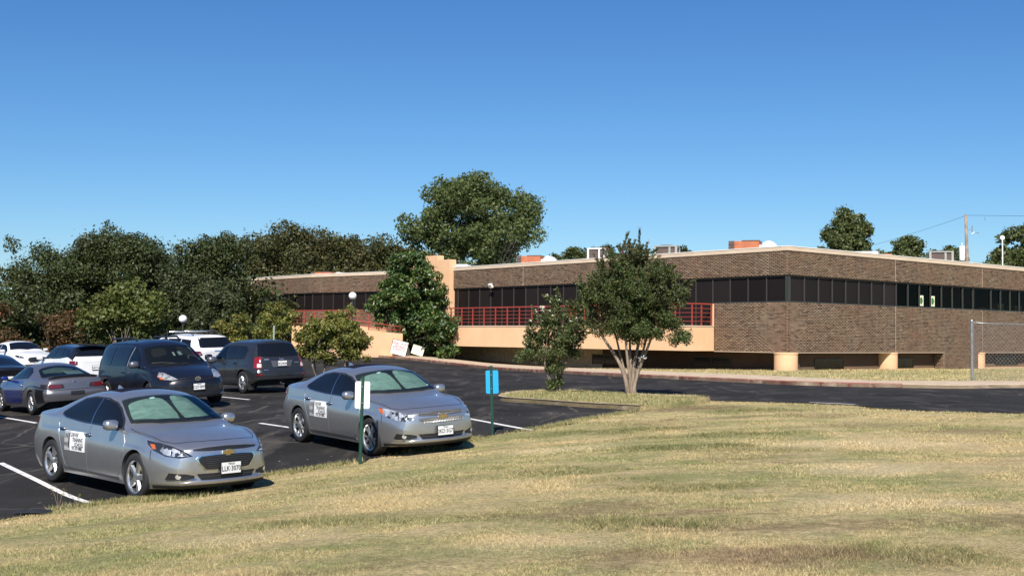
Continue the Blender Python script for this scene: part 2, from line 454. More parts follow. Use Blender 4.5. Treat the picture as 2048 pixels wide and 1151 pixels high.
# ------------------------------------------------------------------ terrain, pavement, road
ISLAND = smooth_line([(2.93,26.77),(2.15,27.75),(1.56,28.64),(0.75,30.1),(-.12,31.5),(-.32,32.5),(-.12,33.9),(.57,34.9),(1.46,35.0),(2.58,34.1),(3.3,32.3),(3.75,31.25),(4.83,30.15)], 3)
KERB = smooth_line([(60,37.5),(30,38.6),(22,38.8),(16.77,38.55),(14.2,37.3),(12.48,37.6),(10.11,38.61),(8.31,40.99),(6.05,44.89),(3.35,50.08),(1.56,54.33),(-.56,59.3),(-2.76,66.0),(-5.26,71.0),(-7.69,74.6),(-10.43,77.4),(-14.5,81.5),(-19,85)], 3)
LOT_EDGE = smooth_line([(-9.5,9.0),(-7.4,12.2),(-6.35,14.77),(-5.95,16.0),(-5.13,16.95),(-4.15,19.0),(-2.53,20.0),(-.35,23.0),(.5,23.6),(1.95,25.6),(2.80,26.6)], 3)
ROAD_NEAR = smooth_line([(6.93,28.3),(7.9,27.5),(8.55,25.95),(10.8,24.8),(20,21),(40,15),(60,14)], 3)
ASPHALT = LOT_EDGE + ISLAND + ROAD_NEAR + KERB + [(-26,84),(-34,72),(-48,66),(-60,40),(-60,5),(-20,4)]
SW_BACK = smooth_line([(60,40.6),(30,41.9),(18.35,42.0),(13.89,41.0),(12.06,41.9),(9.46,46.5),(6.14,52.6),(2.9,60.5),(-.3,69.0),(-3.4,74.0),(-5.7,77.3),(-8.2,79.6),(-11.5,83.0),(-16,87)], 3)

xs = np.r_[-1500, -900, -500, -300, -180, -120, -90, -75, np.arange(-62, -24, 2.0), np.arange(-24, 24, .45), np.arange(24, 64, 2.0), 75, 90, 120, 180, 300, 500, 900, 1500]
ys = np.r_[-300, -120, -50, -25, -15, np.arange(-10, 44, .45), np.arange(44, 112, 1.2), 120, 135, 155, 180, 220, 300, 420, 600, 900, 1400, 2500]
gx, gy = np.meshgrid(xs, ys)
gz = G(gx, gy)
ia = inside(gx, gy, ASPHALT); SWP = KERB + SW_BACK[::-1]
isw = inside(gx, gy, SWP)
gz = gz - np.where(ia | isw, .10, 0)
bumpy = (~ia) & (~isw)
gz = gz + np.where(bumpy & (np.abs(gx) < 60) & (gy < 110), R.normal(0, .008, gx.shape), 0)
nx, ny = len(xs), len(ys)
V = np.stack([gx.ravel(), gy.ravel(), gz.ravel()], 1)
i = np.arange(nx * ny).reshape(ny, nx)
F = np.stack([i[:-1, :-1].ravel(), i[:-1, 1:].ravel(), i[1:, 1:].ravel(), i[1:, :-1].ravel()], 1)
gme = quads_mesh('ground', V, F); put_patches(gme, V[:, 0], V[:, 1])
tag(link('ground', gme, 'lawn', None, True), kind='structure')

lot = tag(sheet('parking_lot', ASPHALT, .012, .8, 'asphalt'), kind='structure')
walk = tag(sheet('sidewalk', SWP, .125, .8, 'concrete', None, .2), kind='structure')

def strip(name, line, wid, z0, h, mat, parent=None):
    """a kerb: box section swept along a line on the ground, to the left of its direction"""
    L = np.array(line); T = np.gradient(L, axis=0); T /= np.linalg.norm(T, axis=1)[:, None]
    N = np.stack([-T[:, 1], T[:, 0]], 1)
    A = L; B = L + N * wid
    za = G(A[:, 0], A[:, 1]) + z0; zb = za
    b = MB(); vs = []
    for k in range(len(L)):
        vs += [(A[k, 0], A[k, 1], za[k] - .2), (A[k, 0], A[k, 1], za[k] + h - .02), (A[k, 0] + N[k, 0] * .02, A[k, 1] + N[k, 1] * .02, za[k] + h),
               (B[k, 0], B[k, 1], zb[k] + h), (B[k, 0], B[k, 1], zb[k] - .2)]
    fs = [(k * 5 + j, k * 5 + j + 1, k * 5 + 5 + j + 1, k * 5 + 5 + j) for k in range(len(L) - 1) for j in range(4)]
    b.add(vs, fs)
    o = b.build(name, mat, parent)
    return o
def dense(line, d=.6):
    out = [line[0]]
    for a, b in zip(line[:-1], line[1:]):
        k = max(1, int(np.hypot(b[0] - a[0], b[1] - a[1]) / d))
        out += [(a[0] + (b[0] - a[0]) * j / k, a[1] + (b[1] - a[1]) * j / k) for j in range(1, k + 1)]
    return out
red_part = [p for p in KERB if p[0] < 12.6]
tag(strip('red_kerb', dense(red_part)[::-1], .16, 0, .145, 'red_kerb'), kind='structure')
tag(strip('kerb', dense([p for p in KERB if p[0] >= 12.4])[::-1], .16, 0, .14, 'concrete'), kind='structure')
# island
ISL_POLY = ISLAND + [(4.9, 29.0), (3.9, 27.6)]
tag(sheet('island_turf', ISL_POLY, .11, .4, 'lawn', None, .2), kind='structure')
tag(strip('island_kerb', dense(ISLAND, .3), -.15, 0, .13, 'concrete'), kind='structure')

def line_paint(a, b, w, mat='white_line'):
    a = np.array(a); b = np.array(b); d = b - a; L = np.hypot(*d); d /= L; n = np.array([-d[1], d[0]]) * w / 2
    k = max(2, int(L / .4)); bm = MB(); vs = []
    for i in range(k + 1):
        p = a + d * L * i / k
        for s_ in (1, -1):
            q = p + n * s_
            vs.append((q[0], q[1], g(*q) + .020))
    bm.add(vs, [(2*i, 2*i+1, 2*i+3, 2*i+2) for i in range(k)])
    return bm.build('parking_line', mat, lot)
for a, b in [((-8.98,20.84),(-5.85,16.45)), ((-5.6,26.4),(-2.6,22.6)), ((-2.3,29.0),(.42,23.3)), ((-15,32.9),(-11.3,28.15)), ((-10.5,37.6),(-7.4,33.4)),
             ((-13.0,40.5),(-10.3,36.9)), ((-18.2,30.0),(-13.9,25.4)), ((-20,44),(-17,39.5)), ((7.2,28.45),(8.05,27.6))]:
    line_paint(a, b, .11)

# ------------------------------------------------------------------ building materials
def brick_mat(name):
    m = bpy.data.materials.new(name); t = NT(m); M[name] = m
    ri = t.new('ShaderNodeNewGeometry').outputs['Random Per Island']
    ro = t.new('ShaderNodeObjectInfo').outputs['Random']
    r = t.math('FRACT', t.math('ADD', ri, ro))
    c = t.ramp(r, [(0.0, (0.070, 0.050, 0.036)), (0.10, (0.110, 0.078, 0.054)), (0.30, (0.165, 0.117, 0.080)), (0.6, (0.190, 0.136, 0.093)), (0.82, (0.20, 0.130, 0.090)), (0.95, (0.225, 0.168, 0.115)), (1.0, (0.27, 0.21, 0.145))])
    pos = t.coord('Position')
    c = t.mix(t.ramp(t.noise(pos, 0.55, 4, 0.6), [(0.35, 0.0), (0.7, 0.38)]), c, (0.19, 0.092, 0.055))
    c = t.mix(t.ramp(t.noise(pos, 0.8, 4, 0.6), [(0.5, 0.0), (0.75, 0.45)]), c, (0.13, 0.112, 0.080))
    sv = t.new('ShaderNodeMapping'); sv.inputs['Scale'].default_value = (1.6, 1.6, .10); t.link(pos, sv.inputs['Vector'])
    c = t.mix(t.ramp(t.noise(sv.outputs[0], 1.4, 5, .65), [(.56, 0.0), (.76, .42)]), c, (.30, .245, .18))
    c = t.mix(t.ramp(t.noise(pos, 30, 4, 0.7), [(0.45, 0.0), (0.8, 0.4)]), c, (0.06, 0.045, 0.035))
    t.link(c, t.b.inputs['Base Color']); t.b.inputs['Roughness'].default_value = 0.9; t.b.inputs['Specular IOR Level'].default_value = 0.2
    t.bump(t.noise(pos, 60, 4), 0.5, 0.004)
brick_mat('brick')
M['mortar'] = simple('mortar', (0.54, 0.43, 0.30), 0.95, var=.25, vscale=4)
m = bpy.data.materials.new('peach_stucco'); t = NT(m); M['peach'] = m
pos = t.coord('Position')
c = t.ramp(t.noise(pos, 0.8, 5, 0.6), [(0.3, (0.70, 0.432, 0.25)), (0.7, (0.77, 0.49, 0.295))])
st = t.new('ShaderNodeMapping'); st.inputs['Scale'].default_value = (3.0, 3.0, .25); t.link(pos, st.inputs['Vector'])
c = t.mix(t.ramp(t.noise(st.outputs[0], 1.2, 4, .6), [(0.55, 0.0), (0.8, 0.3)]), c, (0.62, 0.385, 0.235))
c = t.mix(t.ramp(t.noise(pos, 2.4, 6, .7), [(.56, 0.0), (.72, .35)]), c, (.50, .33, .21))
sz = t.new('ShaderNodeSeparateXYZ'); t.link(pos, sz.inputs[0])
c = t.mix(t.math('MULTIPLY', t.ramp(sz.outputs[2], [(.0, .6), (.35, 0.0)]), t.noise(pos, 6, 4, .7)), c, (.30, .22, .15))
t.link(c, t.b.inputs['Base Color']); t.b.inputs['Roughness'].default_value = 0.9; t.b.inputs['Specular IOR Level'].default_value = .2
t.bump(t.noise(pos, 45, 4), 0.3, 0.006)
M['recess_shade'] = simple('recess_shade', (.085, .050, .033), .85, var=.15, vscale=1.5)  # shade under the ledge put into the wall colour
M['coping'] = simple('coping', (0.60, 0.48, 0.36), 0.7, var=.08, vscale=.8)
M['coping_edge'] = simple('coping_edge', (0.80, 0.77, 0.72), 0.5)
M['flashing'] = simple('flashing', (0.62, 0.48, 0.36), 0.6)
m = bpy.data.materials.new('screen_glass'); t = NT(m); M['screen_glass'] = m
oi = t.new('ShaderNodeObjectInfo').outputs['Random']
c = t.ramp(oi, [(0.0, (0.0085, 0.0065, 0.0064)), (0.6, (0.0125, 0.0093, 0.0090)), (1.0, (0.0175, 0.0135, 0.0130))])
t.link(c, t.b.inputs['Base Color']); t.b.inputs['Roughness'].default_value = .5; t.b.inputs['Specular IOR Level'].default_value = .18
t.bump(t.noise(t.coord('Object'), 1.3, 3), .05, .02)
M['mullion'] = simple('mullion', (0.065, 0.057, 0.054), 0.45, 0.3)
M['corner_metal'] = simple('corner_metal', (0.055, 0.060, 0.052), 0.4, 0.4)
M['shadow_line'] = simple('shadow_line', (0.006, 0.006, 0.007), 0.8)
M['dark_glass'] = simple('dark_glass', (0.008, 0.008, 0.010), 0.12, spec=.4)
M['rail_red'] = simple('rail_red', (0.30, 0.050, 0.036), 0.5, var=.15, vscale=2)
M['roof_white'] = simple('roof_white', (0.7, 0.69, 0.66), 0.8)
M['cream'] = simple('cream', (0.60, 0.52, 0.36), 0.85)
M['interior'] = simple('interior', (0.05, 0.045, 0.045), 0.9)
M['steel'] = simple('steel', (0.30, 0.31, 0.31), 0.42, 0.75, var=.2, vscale=5)
M['paper'] = simple('paper', (0.72, 0.72, 0.55), 0.8)
M['leafprint'] = simple('leafprint', (0.05, 0.17, 0.03), 0.8)
m = bpy.data.materials.new('tinted_pane'); t = NT(m); M['tinted'] = m
tr = t.new('ShaderNodeBsdfTransparent'); tr.inputs[0].default_value = (.40, .385, .37, 1)
gl = t.new('ShaderNodeBsdfGlossy'); gl.inputs['Roughness'].default_value = .06; gl.inputs[0].default_value = (.25, .24, .23, 1)
fr = t.new('ShaderNodeFresnel'); fr.inputs[0].default_value = 1.35
ms = t.new('ShaderNodeMixShader'); t.link(fr.outputs[0], ms.inputs[0]); t.link(tr.outputs[0], ms.inputs[1]); t.link(gl.outputs[0], ms.inputs[2]); t.link(ms.outputs[0], t.out.inputs[0])

# ------------------------------------------------------------------ building
CX, CY = 13.43, 57.30
DL = np.array([-.6372, .7707]); NL = np.array([-.7707, -.6372])      # along / out of the long front
DR = np.array([.7707, .6372]); NR = np.array([.6372, -.7707])        # along / out of the end face
ZB, ZS, ZH, ZT, ZC = .895, 3.405, 4.682, 5.865, 6.09
def PL(s, o=0.0, z=0.0): p = np.array([CX, CY]) + DL * s + NL * o; return Vector((p[0], p[1], z))
def PR(s, o=0.0, z=0.0): p = np.array([CX, CY]) + DR * s + NR * o; return Vector((p[0], p[1], z))
class Face:
    """a vertical wall plane: origin, direction along it, outward normal"""
    def __init__(s, a, d, n): s.a = np.array(a, float); s.d = np.array(d, float); s.n = np.array(n, float)
    def __call__(s, q, o=0.0, z=0.0):
        p = s.a + s.d * q + s.n * o; return Vector((p[0], p[1], z))
    def rot(s): return Matrix(((s.d[0], s.n[0], 0), (s.d[1], s.n[1], 0), (0, 0, 1)))
    def box(s, b, q0, q1, o0, o1, z0, z1):
        P = [s(q, o, z) for z in (z0, z1) for o in (o0, o1) for q in (q0, q1)]
        fs = [(0, 2, 3, 1), (4, 5, 7, 6), (0, 1, 5, 4), (2, 6, 7, 3), (0, 4, 6, 2), (1, 3, 7, 5)]
        b.add(P, fs)
FL = Face((CX, CY), DL, NL); FR = Face((CX, CY), DR, NR)
bend = np.array([CX, CY]) + DL * 33.6
KP = np.array([-15.14, 88.86]); EP = np.array([-21.15, 95.6])
dA = KP - bend; LA = np.linalg.norm(dA); dA /= LA; FA = Face(bend, dA, np.array([-dA[1], dA[0]]) * (1 if (np.array([-dA[1], dA[0]]) @ -bend) > 0 else -1))
dB = EP - KP; LB = np.linalg.norm(dB); dB /= LB; FB = Face(KP, dB, np.array([-dB[1], dB[0]]) * (1 if (np.array([-dB[1], dB[0]]) @ -KP) > 0 else -1))
bld = thing('office_building', 'long low brown brick office building with dark ribbon windows and peach stucco trim', 'building', (CX, CY, 0))
BI = Matrix.Translation((-CX, -CY, 0))
def bpart(b, name, mat, parent=bld, smooth=False, sharp=None):
    b.v = [(v[0] - CX, v[1] - CY, v[2]) for v in b.v]
    return b.build(name, mat, parent, smooth, sharp)

PITCH, COURSE = .254, .0762
big_bricks = []     # (face, q, z, L)
def bricks(face, q0, q1, z0, z1, jitter, store):
    nc = int(round((z1 - z0) / COURSE)); ch = (z1 - z0) / nc
    for k in range(nc):
        q = q0 - (.006 if q0 == 0 else -.004)
        first = PITCH * (.5 if k % 2 else 1.0)
        while q < q1 - .03:
            L = min(first, q1 - q); first = PITCH
            store.append((face, q + .004, q + L - .006, z0 + k * ch + .005, z0 + (k + 1) * ch - .006))
            q += L
allb = []
mort = MB()
for F_, a, b_, z0, z1 in [(FL, 0, 4.64, ZB, ZS - .06), (FL, 0, 27.2, ZH, ZT), (FR, 0, 40, ZB, ZS - .06), (FR, 0, 40, ZH, ZT),
                          (FA, 0, LA, ZH, ZT), (FB, 0, LB, ZH, ZT), (FA, 0, LA, 1.0, ZS - .06), (FB, 0, LB, -.4, ZS - .06)]:
    F_.box(mort, a, b_, -.30, 0, z0, z1)
    bricks(F_, a, b_, z0, z1, 0, allb)
# brick pier that comes down to the ground on the end face
FR.box(mort, 14.2, 17.9, -.75, 0, -.1, ZB - .004); bricks(FR, 14.2, 17.9, -.08, ZB - .004, 0, allb)
FRr = Face(FR(14.2)[:2], NR * -1, DR * -1)
FRr.box(mort, 0, .75, -.05, .002, -.1, ZB - .004); bricks(FRr, 0.0, .75, -.08, ZB - .006, 0, allb)
wall = bpart(mort, 'brick_wall', 'mortar')
def proud():
    return .007 + .004 * random.random()
# the 300 nearest the corner are bricks of their own, the others one joined mesh
def key(r):
    F_, a, b_, z0, z1 = r
    if F_ is not FL and F_ is not FR: return 1e9
    if b_ - a < .2 or z0 > ZS or z0 < ZB: return 1e8
    return (a * (1.05 if F_ is FL else 1.4)) + abs(z0 - 2.2) * .9
allb.sort(key=key)
bm0 = MB(); L0 = PITCH - .010; H0 = (ZS - .06 - ZB) / round((ZS - .06 - ZB) / COURSE) - .011
bm0.box((L0 / 2, -.012, H0 / 2), (L0, .040, H0))
bme = bpy.data.meshes.new('brick'); bme.from_pydata(bm0.v, [], bm0.f); bme.materials.append(M['brick'])
solo, rest = allb[:300], allb[300:]
for F_, a, b_, z0, z1 in solo:
    o = bpy.data.objects.new('brick', bme); C.objects.link(o); o.parent = wall
    p = F_(a, proud() - (.008 if F_ is FL else .032), z0)
    o.location = (p.x - CX, p.y - CY, p.z); r3 = F_.rot()
    o.rotation_euler = r3.to_euler() if r3.determinant() > 0 else Matrix(((F_.d[0], -F_.n[0], 0), (F_.d[1], -F_.n[1], 0), (0, 0, 1))).to_euler()
VV = np.zeros((len(rest), 8, 3))
for i, (F_, a, b_, z0, z1) in enumerate(rest):
    o1 = proud(); k = 0
    for z in (z0, z1):
        for o in (-.005, o1):
            for q in (a, b_):
                VV[i, k] = F_(q, o, z); k += 1
VV -= np.array([CX, CY, 0])
fq = np.array([(4, 5, 7, 6), (2, 6, 7, 3), (0, 4, 6, 2), (1, 3, 7, 5), (0, 2, 3, 1)])
FF = (np.arange(len(rest))[:, None, None] * 8 + fq[None]).reshape(-1, 4)
me = quads_mesh('brickwork', VV.reshape(-1, 3), FF)
tag(link('brickwork', me, 'brick', wall), kind='stuff')
# control joints
b = MB()
for F_, q in ((FR, 9.35), (FR, 18.4), (FR, 27.6), (FL, 20.0)):
    for z0, z1 in ((ZB, ZS - .06), (ZH, ZT)):
        if F_ is FL and z0 < 2: continue
        F_.box(b, q - .011, q + .011, -.01, .014, z0, z1)
bpart(b, 'control_joint', 'mortar')
# copings
b = MB(); e = MB()
for F_, a, b_ in ((FL, -.05, 27.2), (FR, -.05, 40), (FA, 0, LA), (FB, 0, LB)):
    F_.box(b, a, b_, -.35, .04 if F_ is not FR else .042, ZT + .002, ZC - .03); F_.box(e, a, b_, -.36, .060 if F_ is not FR else .062, ZC - .028, ZC + .01)
bpart(b, 'coping', 'coping'); bpart(e, 'coping_cap', 'coping_edge')
# shadow under the upper brick painted as a black head strip; sill bars
b = MB()
for F_, a, b_, s0 in ((FL, 0, 27.2, 4.64), (FR, 0, 40, 40), (FA, 0, LA, LA), (FB, 0, LB, LB)):
    F_.box(b, a, b_, -.20, -.02, ZH - .07, ZH - .002); bpart(b, 'window_head', 'shadow_line'); b = MB()
    F_.box(b, a, min(b_, s0), -.2, .012, ZS - .055, ZS); bpart(b, 'window_sill', 'corner_metal'); b = MB()
# roof slab
rf = [FL(0, -.3), FL(33.6, -.3), FA(LA, -.3), FB(LB, -.3), Vector((-6, 112, 0)), Vector((30, 130, 0)), FR(40, -.3)]
b = MB(); n = len(rf)
b.add([(p.x, p.y, 5.60) for p in rf] + [(p.x, p.y, 5.70) for p in rf], [tuple(range(n - 1, -1, -1)), tuple(range(n, 2 * n))] + [(i, (i + 1) % n, n + (i + 1) % n, n + i) for i in range(n)])
bpart(b, 'roof', 'roof_white')
# rear walls, so that the building is closed
b = MB()
for p, q in ((FB(LB), Vector((-6, 112, 0))), (Vector((-6, 112, 0)), Vector((30, 130, 0))), (Vector((30, 130, 0)), FR(40))):
    d = (q - p); L = d.length; d.normalize(); nn = np.array([d.y, -d.x])
    Face((p.x, p.y), (d.x, d.y), nn).box(b, 0, L, -.2, 0, -.3, ZT)
bpart(b, 'rear_wall', 'mortar')
# soffit / first floor slab with the light flashing on its lower edge
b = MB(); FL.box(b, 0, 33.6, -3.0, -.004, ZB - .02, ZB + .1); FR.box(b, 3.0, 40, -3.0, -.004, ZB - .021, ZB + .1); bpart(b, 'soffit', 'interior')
b = MB(); FL.box(b, 0, 4.64, -.1, .012, ZB - .03, ZB - .001); FR.box(b, 0, 14.2, -.1, .013, ZB - .03, ZB - .001); FR.box(b, 17.9, 40, -.1, .013, ZB - .03, ZB - .001); bpart(b, 'soffit_flashing', 'flashing')
# recessed basement walls, their shade put into a brown colour
b = MB(); FL.box(b, .4, 14.2, -1.5, -1.25, -.5, ZB - .022); bpart(b, 'basement_wall', 'recess_shade'); b = MB(); FR.box(b, .3, 14.2, -.9, -.625, -.3, ZB - .022); FR.box(b, 17.9, 40, -.9, -.625, -.3, ZB - .022)
bpart(b, 'basement_wall', 'recess_shade'); b = MB(); FR.box(b, .3, 14.19, -.7, -.615, -.3, .15); FR.box(b, 17.91, 40, -.7, -.615, -.3, .2); bpart(b, 'sunlit_band', 'peach')  # peach strip drawn as the sunlit foot of the shaded wall
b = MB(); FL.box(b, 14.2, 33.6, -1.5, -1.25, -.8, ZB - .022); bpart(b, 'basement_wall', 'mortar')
for F_, a, b_, o, z0, z1 in ((FR, 3.06, 5.45, -.62, .02, .50), (FR, 10.3, 12.0, -.62, .02, .50), (FR, 21.0, 23.6, -.62, .10, .56), (FL, 4.6, 7.1, -1.25, .04, .52), (FL, 13.0, 15.0, -1.25, -.02, .50)):
    b = MB(); F_.box(b, a, b_, o - .05, o + .02, z0, z1); w = bpart(b, 'basement_window', 'dark_glass')
    b = MB(); F_.box(b, a - .05, b_ + .05, o - .02, o + .04, z1, z1 + .05); F_.box(b, a - .05, a, o - .02, o + .04, z0, z1); F_.box(b, b_, b_ + .05, o - .02, o + .04, z0, z1); F_.box(b, (a + b_) / 2 - .02, (a + b_) / 2 + .02, o - .02, o + .03, z0, z1)
    b.v = [(v[0] - CX, v[1] - CY, v[2]) for v in b.v]; b.build('window_frame', 'corner_metal', w)
b = MB(); FL.box(b, 11.6, 11.95, -1.26, -1.2, -.02, .28); bpart(b, 'vent', 'steel')
# columns
for F_, q in ((FR, .0), (FR, 9.26), (FR, 18.4), (FR, 27.6)):
    b = MB(); p = F_(q, -.50) if q else Vector((CX, CY, 0)) + Vector((*(-(NL + NR) * .40), 0))
    b.lathe([(0, -.3), (.575, -.3), (.575, ZB - .10), (.60, ZB - .085), (.60, ZB - .005), (0, ZB - .005)], 36, 'z', (p.x, p.y, 0))
    bpart(b, 'column', 'peach', smooth=True, sharp=40)
# windows: one pane object for each, mullions between
PW = 1.1563
def pane(F_, q0, q1, z0, z1, mat):
    b = MB()
    if mat == 'tinted': b.add([F_(q0, -.12, z0), F_(q1, -.12, z0), F_(q1, -.12, z1), F_(q0, -.12, z1)], [(0, 1, 2, 3)])
    else: F_.box(b, q0, q1, -.13, -.11, z0, z1)
    return bpart(b, 'window_pane', mat)
def mull(F_, q, z0, z1, w=.024, mat='mullion'):
    b = MB(); F_.box(b, q - w, q + w, -.14, -.055, z0, z1); return bpart(b, 'mullion', mat)
qs = [.17 + PW * k for k in range(1, 24)]
prev = .17
for i, q in enumerate(qs):
    z0 = ZS if q < 4.9 else 2.0
    pane(FL, prev, q, z0, ZH - .06, 'screen_glass'); mull(FL, q, z0, ZH - .06); prev = q
pane(FL, prev, 27.2, 2.0, ZH - .06, 'screen_glass')
prev = .287
rq = [.287 + PW * k for k in range(1, 9)] + [.287 + PW * 8 + 1.135 * k for k in range(1, 8)] + [18.4 + 1.13 * k for k in range(1, 20)]
for i, q in enumerate(rq):
    pane(FR, prev, q, ZS, ZH - .06, 'screen_glass' if i < 8 else 'tinted'); mull(FR, q, ZS, ZH - .06, .03 if i < 8 else .045, 'mullion' if i < 8 else 'corner_metal'); prev = q
for F_, L in ((FA, LA), (FB, LB)):
    k = int(L / 1.1); prev = 0.
    for i in range(1, k + 1):
        q = L * i / k; pane(F_, prev, q, ZS, ZH - .06, 'screen_glass'); mull(F_, q - .03, ZS, ZH - .06); prev = q
b = MB(); FL.box(b, .0, .17, -.14, -.03, ZS, ZH - .06); FR.box(b, .0, .287, -.14, -.031, ZS, ZH - .06); bpart(b, 'corner_post', 'corner_metal')
# room behind the clear panes
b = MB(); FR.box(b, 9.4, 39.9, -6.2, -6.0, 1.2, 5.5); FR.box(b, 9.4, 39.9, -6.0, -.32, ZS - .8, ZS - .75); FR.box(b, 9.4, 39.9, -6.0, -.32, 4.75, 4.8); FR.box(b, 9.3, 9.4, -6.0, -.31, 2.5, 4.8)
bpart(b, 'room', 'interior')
b = MB(); FR.box(b, 18.05, 18.15, -3.2, -.32, ZS - .7, 4.74); bpart(b, 'partition', 'cream')
b = MB(); FR.box(b, 20.2, 20.55, -.7, -.35, ZS - .2, ZS + .16); FR.box(b, 20.75, 21.6, -.9, -.35, ZS - .2, ZS + .42); FR.box(b, 23.0, 23.9, -.9, -.4, ZS - .2, ZS + .35); FR.box(b, 18.7, 19.6, -.8, -.35, ZS - .2, ZS + .14); bpart(b, 'storage_box', 'cream')
# peach trim at the end of the brick panel
b = MB(); FL.box(b, 4.66, 4.86, -.1, .02, 2.2, ZS - .06); bpart(b, 'trim_strip', 'peach')

# deck with railing along the front
DO = 1.68; DX0, DX1 = 4.64, 25.5; DT = 2.19
b = MB(); FL.box(b, DX0, DX1, DO - .2, DO, ZB, DT - .06); FL.box(b, DX0, DX0 + .2, .015, DO - .2, ZB + .001, DT - .061); FL.box(b, DX0 + .2, 33.0, -.1, DO - .2, ZB + .002, ZB + .2); FL.box(b, DX1, DX1 + .2, .0, DO - .2, ZB + .003, DT - .062)
bpart(b, 'deck_parapet', 'peach')
b = MB(); FL.box(b, DX0 - .02, DX1, DO - .24, DO + .03, DT - .059, DT); FL.box(b, DX0 - .021, DX0 + .24, .02, DO - .24, DT - .058, DT + .001); FL.box(b, DX0 + .24, DX1, -.1, DO - .24, DT - .12, DT - .07)
bpart(b, 'deck_cap', 'coping')
rail = bpart(MB().add([PL(DX0 + .1, DO - .1, DT), PL(DX0 + .1, DO - .1, DT + .01), PL(DX0 + .15, DO - .1, DT)], [(0, 1, 2)]), 'deck_railing', 'rail_red')
def rl(v): return (v[0] - CX, v[1] - CY, v[2])
bars = MB()
def rpost(p, h=1.10, w=.055):
    q = MB(); q.box((p.x - CX, p.y - CY, p.z + h / 2), (w, w, h), FL.rot()); q.build('railing_post', 'rail_red', rail)
RT = DT + 1.12
npost = 19
for k in range(npost): rpost(PL(DX0 + .12 + (DX1 - .3 - DX0) * k / (npost - 1), DO - .12, DT))
rpost(PL(DX0 + .12, .06, DT)); rpost(PL(DX0 + .12, .85, DT))
for z, w in ((1.12, .07), (.88, .028), (.66, .028), (.44, .028), (.22, .028)):
    q = MB(); FL.box(q, DX0 + .1, DX1, DO - .12 - w / 2, DO - .12 + w / 2, DT + z - w / 2, DT + z + w / 2)
    FL.box(q, DX0 + .1 - w / 2, DX0 + .1 + w / 2, .05, DO - .12 - w / 2, DT + z - w / 2 + .001, DT + z + w / 2 + .001)
    q.v = [rl(v) for v in q.v]; q.build('railing_bar', 'rail_red', rail)
# stepped peach portal round the entrance
b = MB()
out = [(27.2, -.1), (27.9, -.1), (27.9, 4.55), (32.6, 4.55), (32.6, -.1), (33.6, -.1), (33.6, 6.62), (32.6, 6.62), (32.6, 6.95), (28.6, 6.95), (28.6, 6.62), (27.2, 6.62)]
b.prism(out, .55, PL(0, -.2, 0), (DL[0], DL[1], 0), (0, 0, 1), (NL[0], NL[1], 0)); bpart(b, 'entrance_portal', 'peach')
b = MB(); FL.box(b, 27.9, 32.6, -.3, -.25, 1.0, 4.55); bpart(b, 'entrance_glazing', 'dark_glass')
for q in (28.3, 29.6, 30.9): mull(FL, q, 1.0, 4.5)
# landing and ramp in front of the far wing
b = MB(); FA.box(b, 1.2, LA + .1, .02, 1.8, -.4, 2.16); bpart(b, 'landing', 'peach')
r2 = bpart(MB().add([FA(1.2, 1.7, 2.16), FA(1.2, 1.7, 2.17), FA(1.25, 1.7, 2.16)], [(0, 1, 2)]), 'landing_railing', 'rail_red')
for k in range(8):
    p = FA(1.3 + (LA - 1.3) * k / 7, 1.7, 2.17); q = MB(); q.box((p.x - CX, p.y - CY, p.z + .55), (.055, .055, 1.1)); q.build('railing_post', 'rail_red', r2)
for z, w in ((1.12, .07), (.88, .028), (.66, .028), (.44, .028), (.22, .028)):
    q = MB(); FA.box(q, 1.25, LA, 1.7 - w / 2, 1.7 + w / 2, 2.17 + z - w / 2, 2.17 + z + w / 2); q.v = [rl(v) for v in q.v]; q.build('railing_bar', 'rail_red', r2)
ra, rb = Vector((-11.6, 74.2, 0)), Vector((-7.05, 76.2, 0)); rd = (rb - ra).normalized(); FP = Face((ra.x, ra.y), (rd.x, rd.y), (rd.y, -rd.x)); RL = (rb - ra).length
b = MB(); b.prism([(0, -.3), (RL, -.3), (RL, 1.66), (RL - .5, 1.68), (0, 2.10)], .22, FP(0, -.2, 0), (rd.x, rd.y, 0), (0, 0, 1), (rd.y, -rd.x, 0)); bpart(b, 'ramp_wall', 'peach')
b = MB(); FP.box(b, .0, RL - .02, -1.6, -.2, -.3, 1.2); bpart(b, 'ramp', 'concrete')
for dz, w in ((.42, .035), (.18, .03)):
    b = MB(); b.tube([FP(0, -.1, 2.12 + dz * 1.3), FP(RL - .55, -.1, 1.72 + dz), FP(RL - .15, -.1, 1.70 + dz)] + ([FP(RL - .15, -.1, 1.66)] if dz > .3 else []), w, 8); bpart(b, 'ramp_handrail', 'rail_red', smooth=True)
for q in (.3, 1.5, 2.7, RL - .55):
    b = MB(); b.tube([FP(q, -.1, 1.6), FP(q, -.1, 2.12 - .4 * q / RL + .42)], .028, 8); bpart(b, 'ramp_post', 'rail_red')
# floodlights on the wall above the windows
for F_, q in ((FL, 22.85), (FL, 8.5)):
    p = F_(q, 0, 4.86); b = MB(); b.tube([F_(q, 0, 4.95), F_(q, .12, 4.93), F_(q, .24, 4.80)], .025, 8)
    fl = bpart(b, 'floodlight', 'steel')
    r3 = F_.rot(); c = F_(q, .30, 4.74)
    b = MB(); b.box((c.x - CX, c.y - CY, c.z), (.28, .16, .26), r3 @ Matrix.Rotation(radians(-35), 3, 'X')); b.build('lamp_head', 'coping_edge', fl)

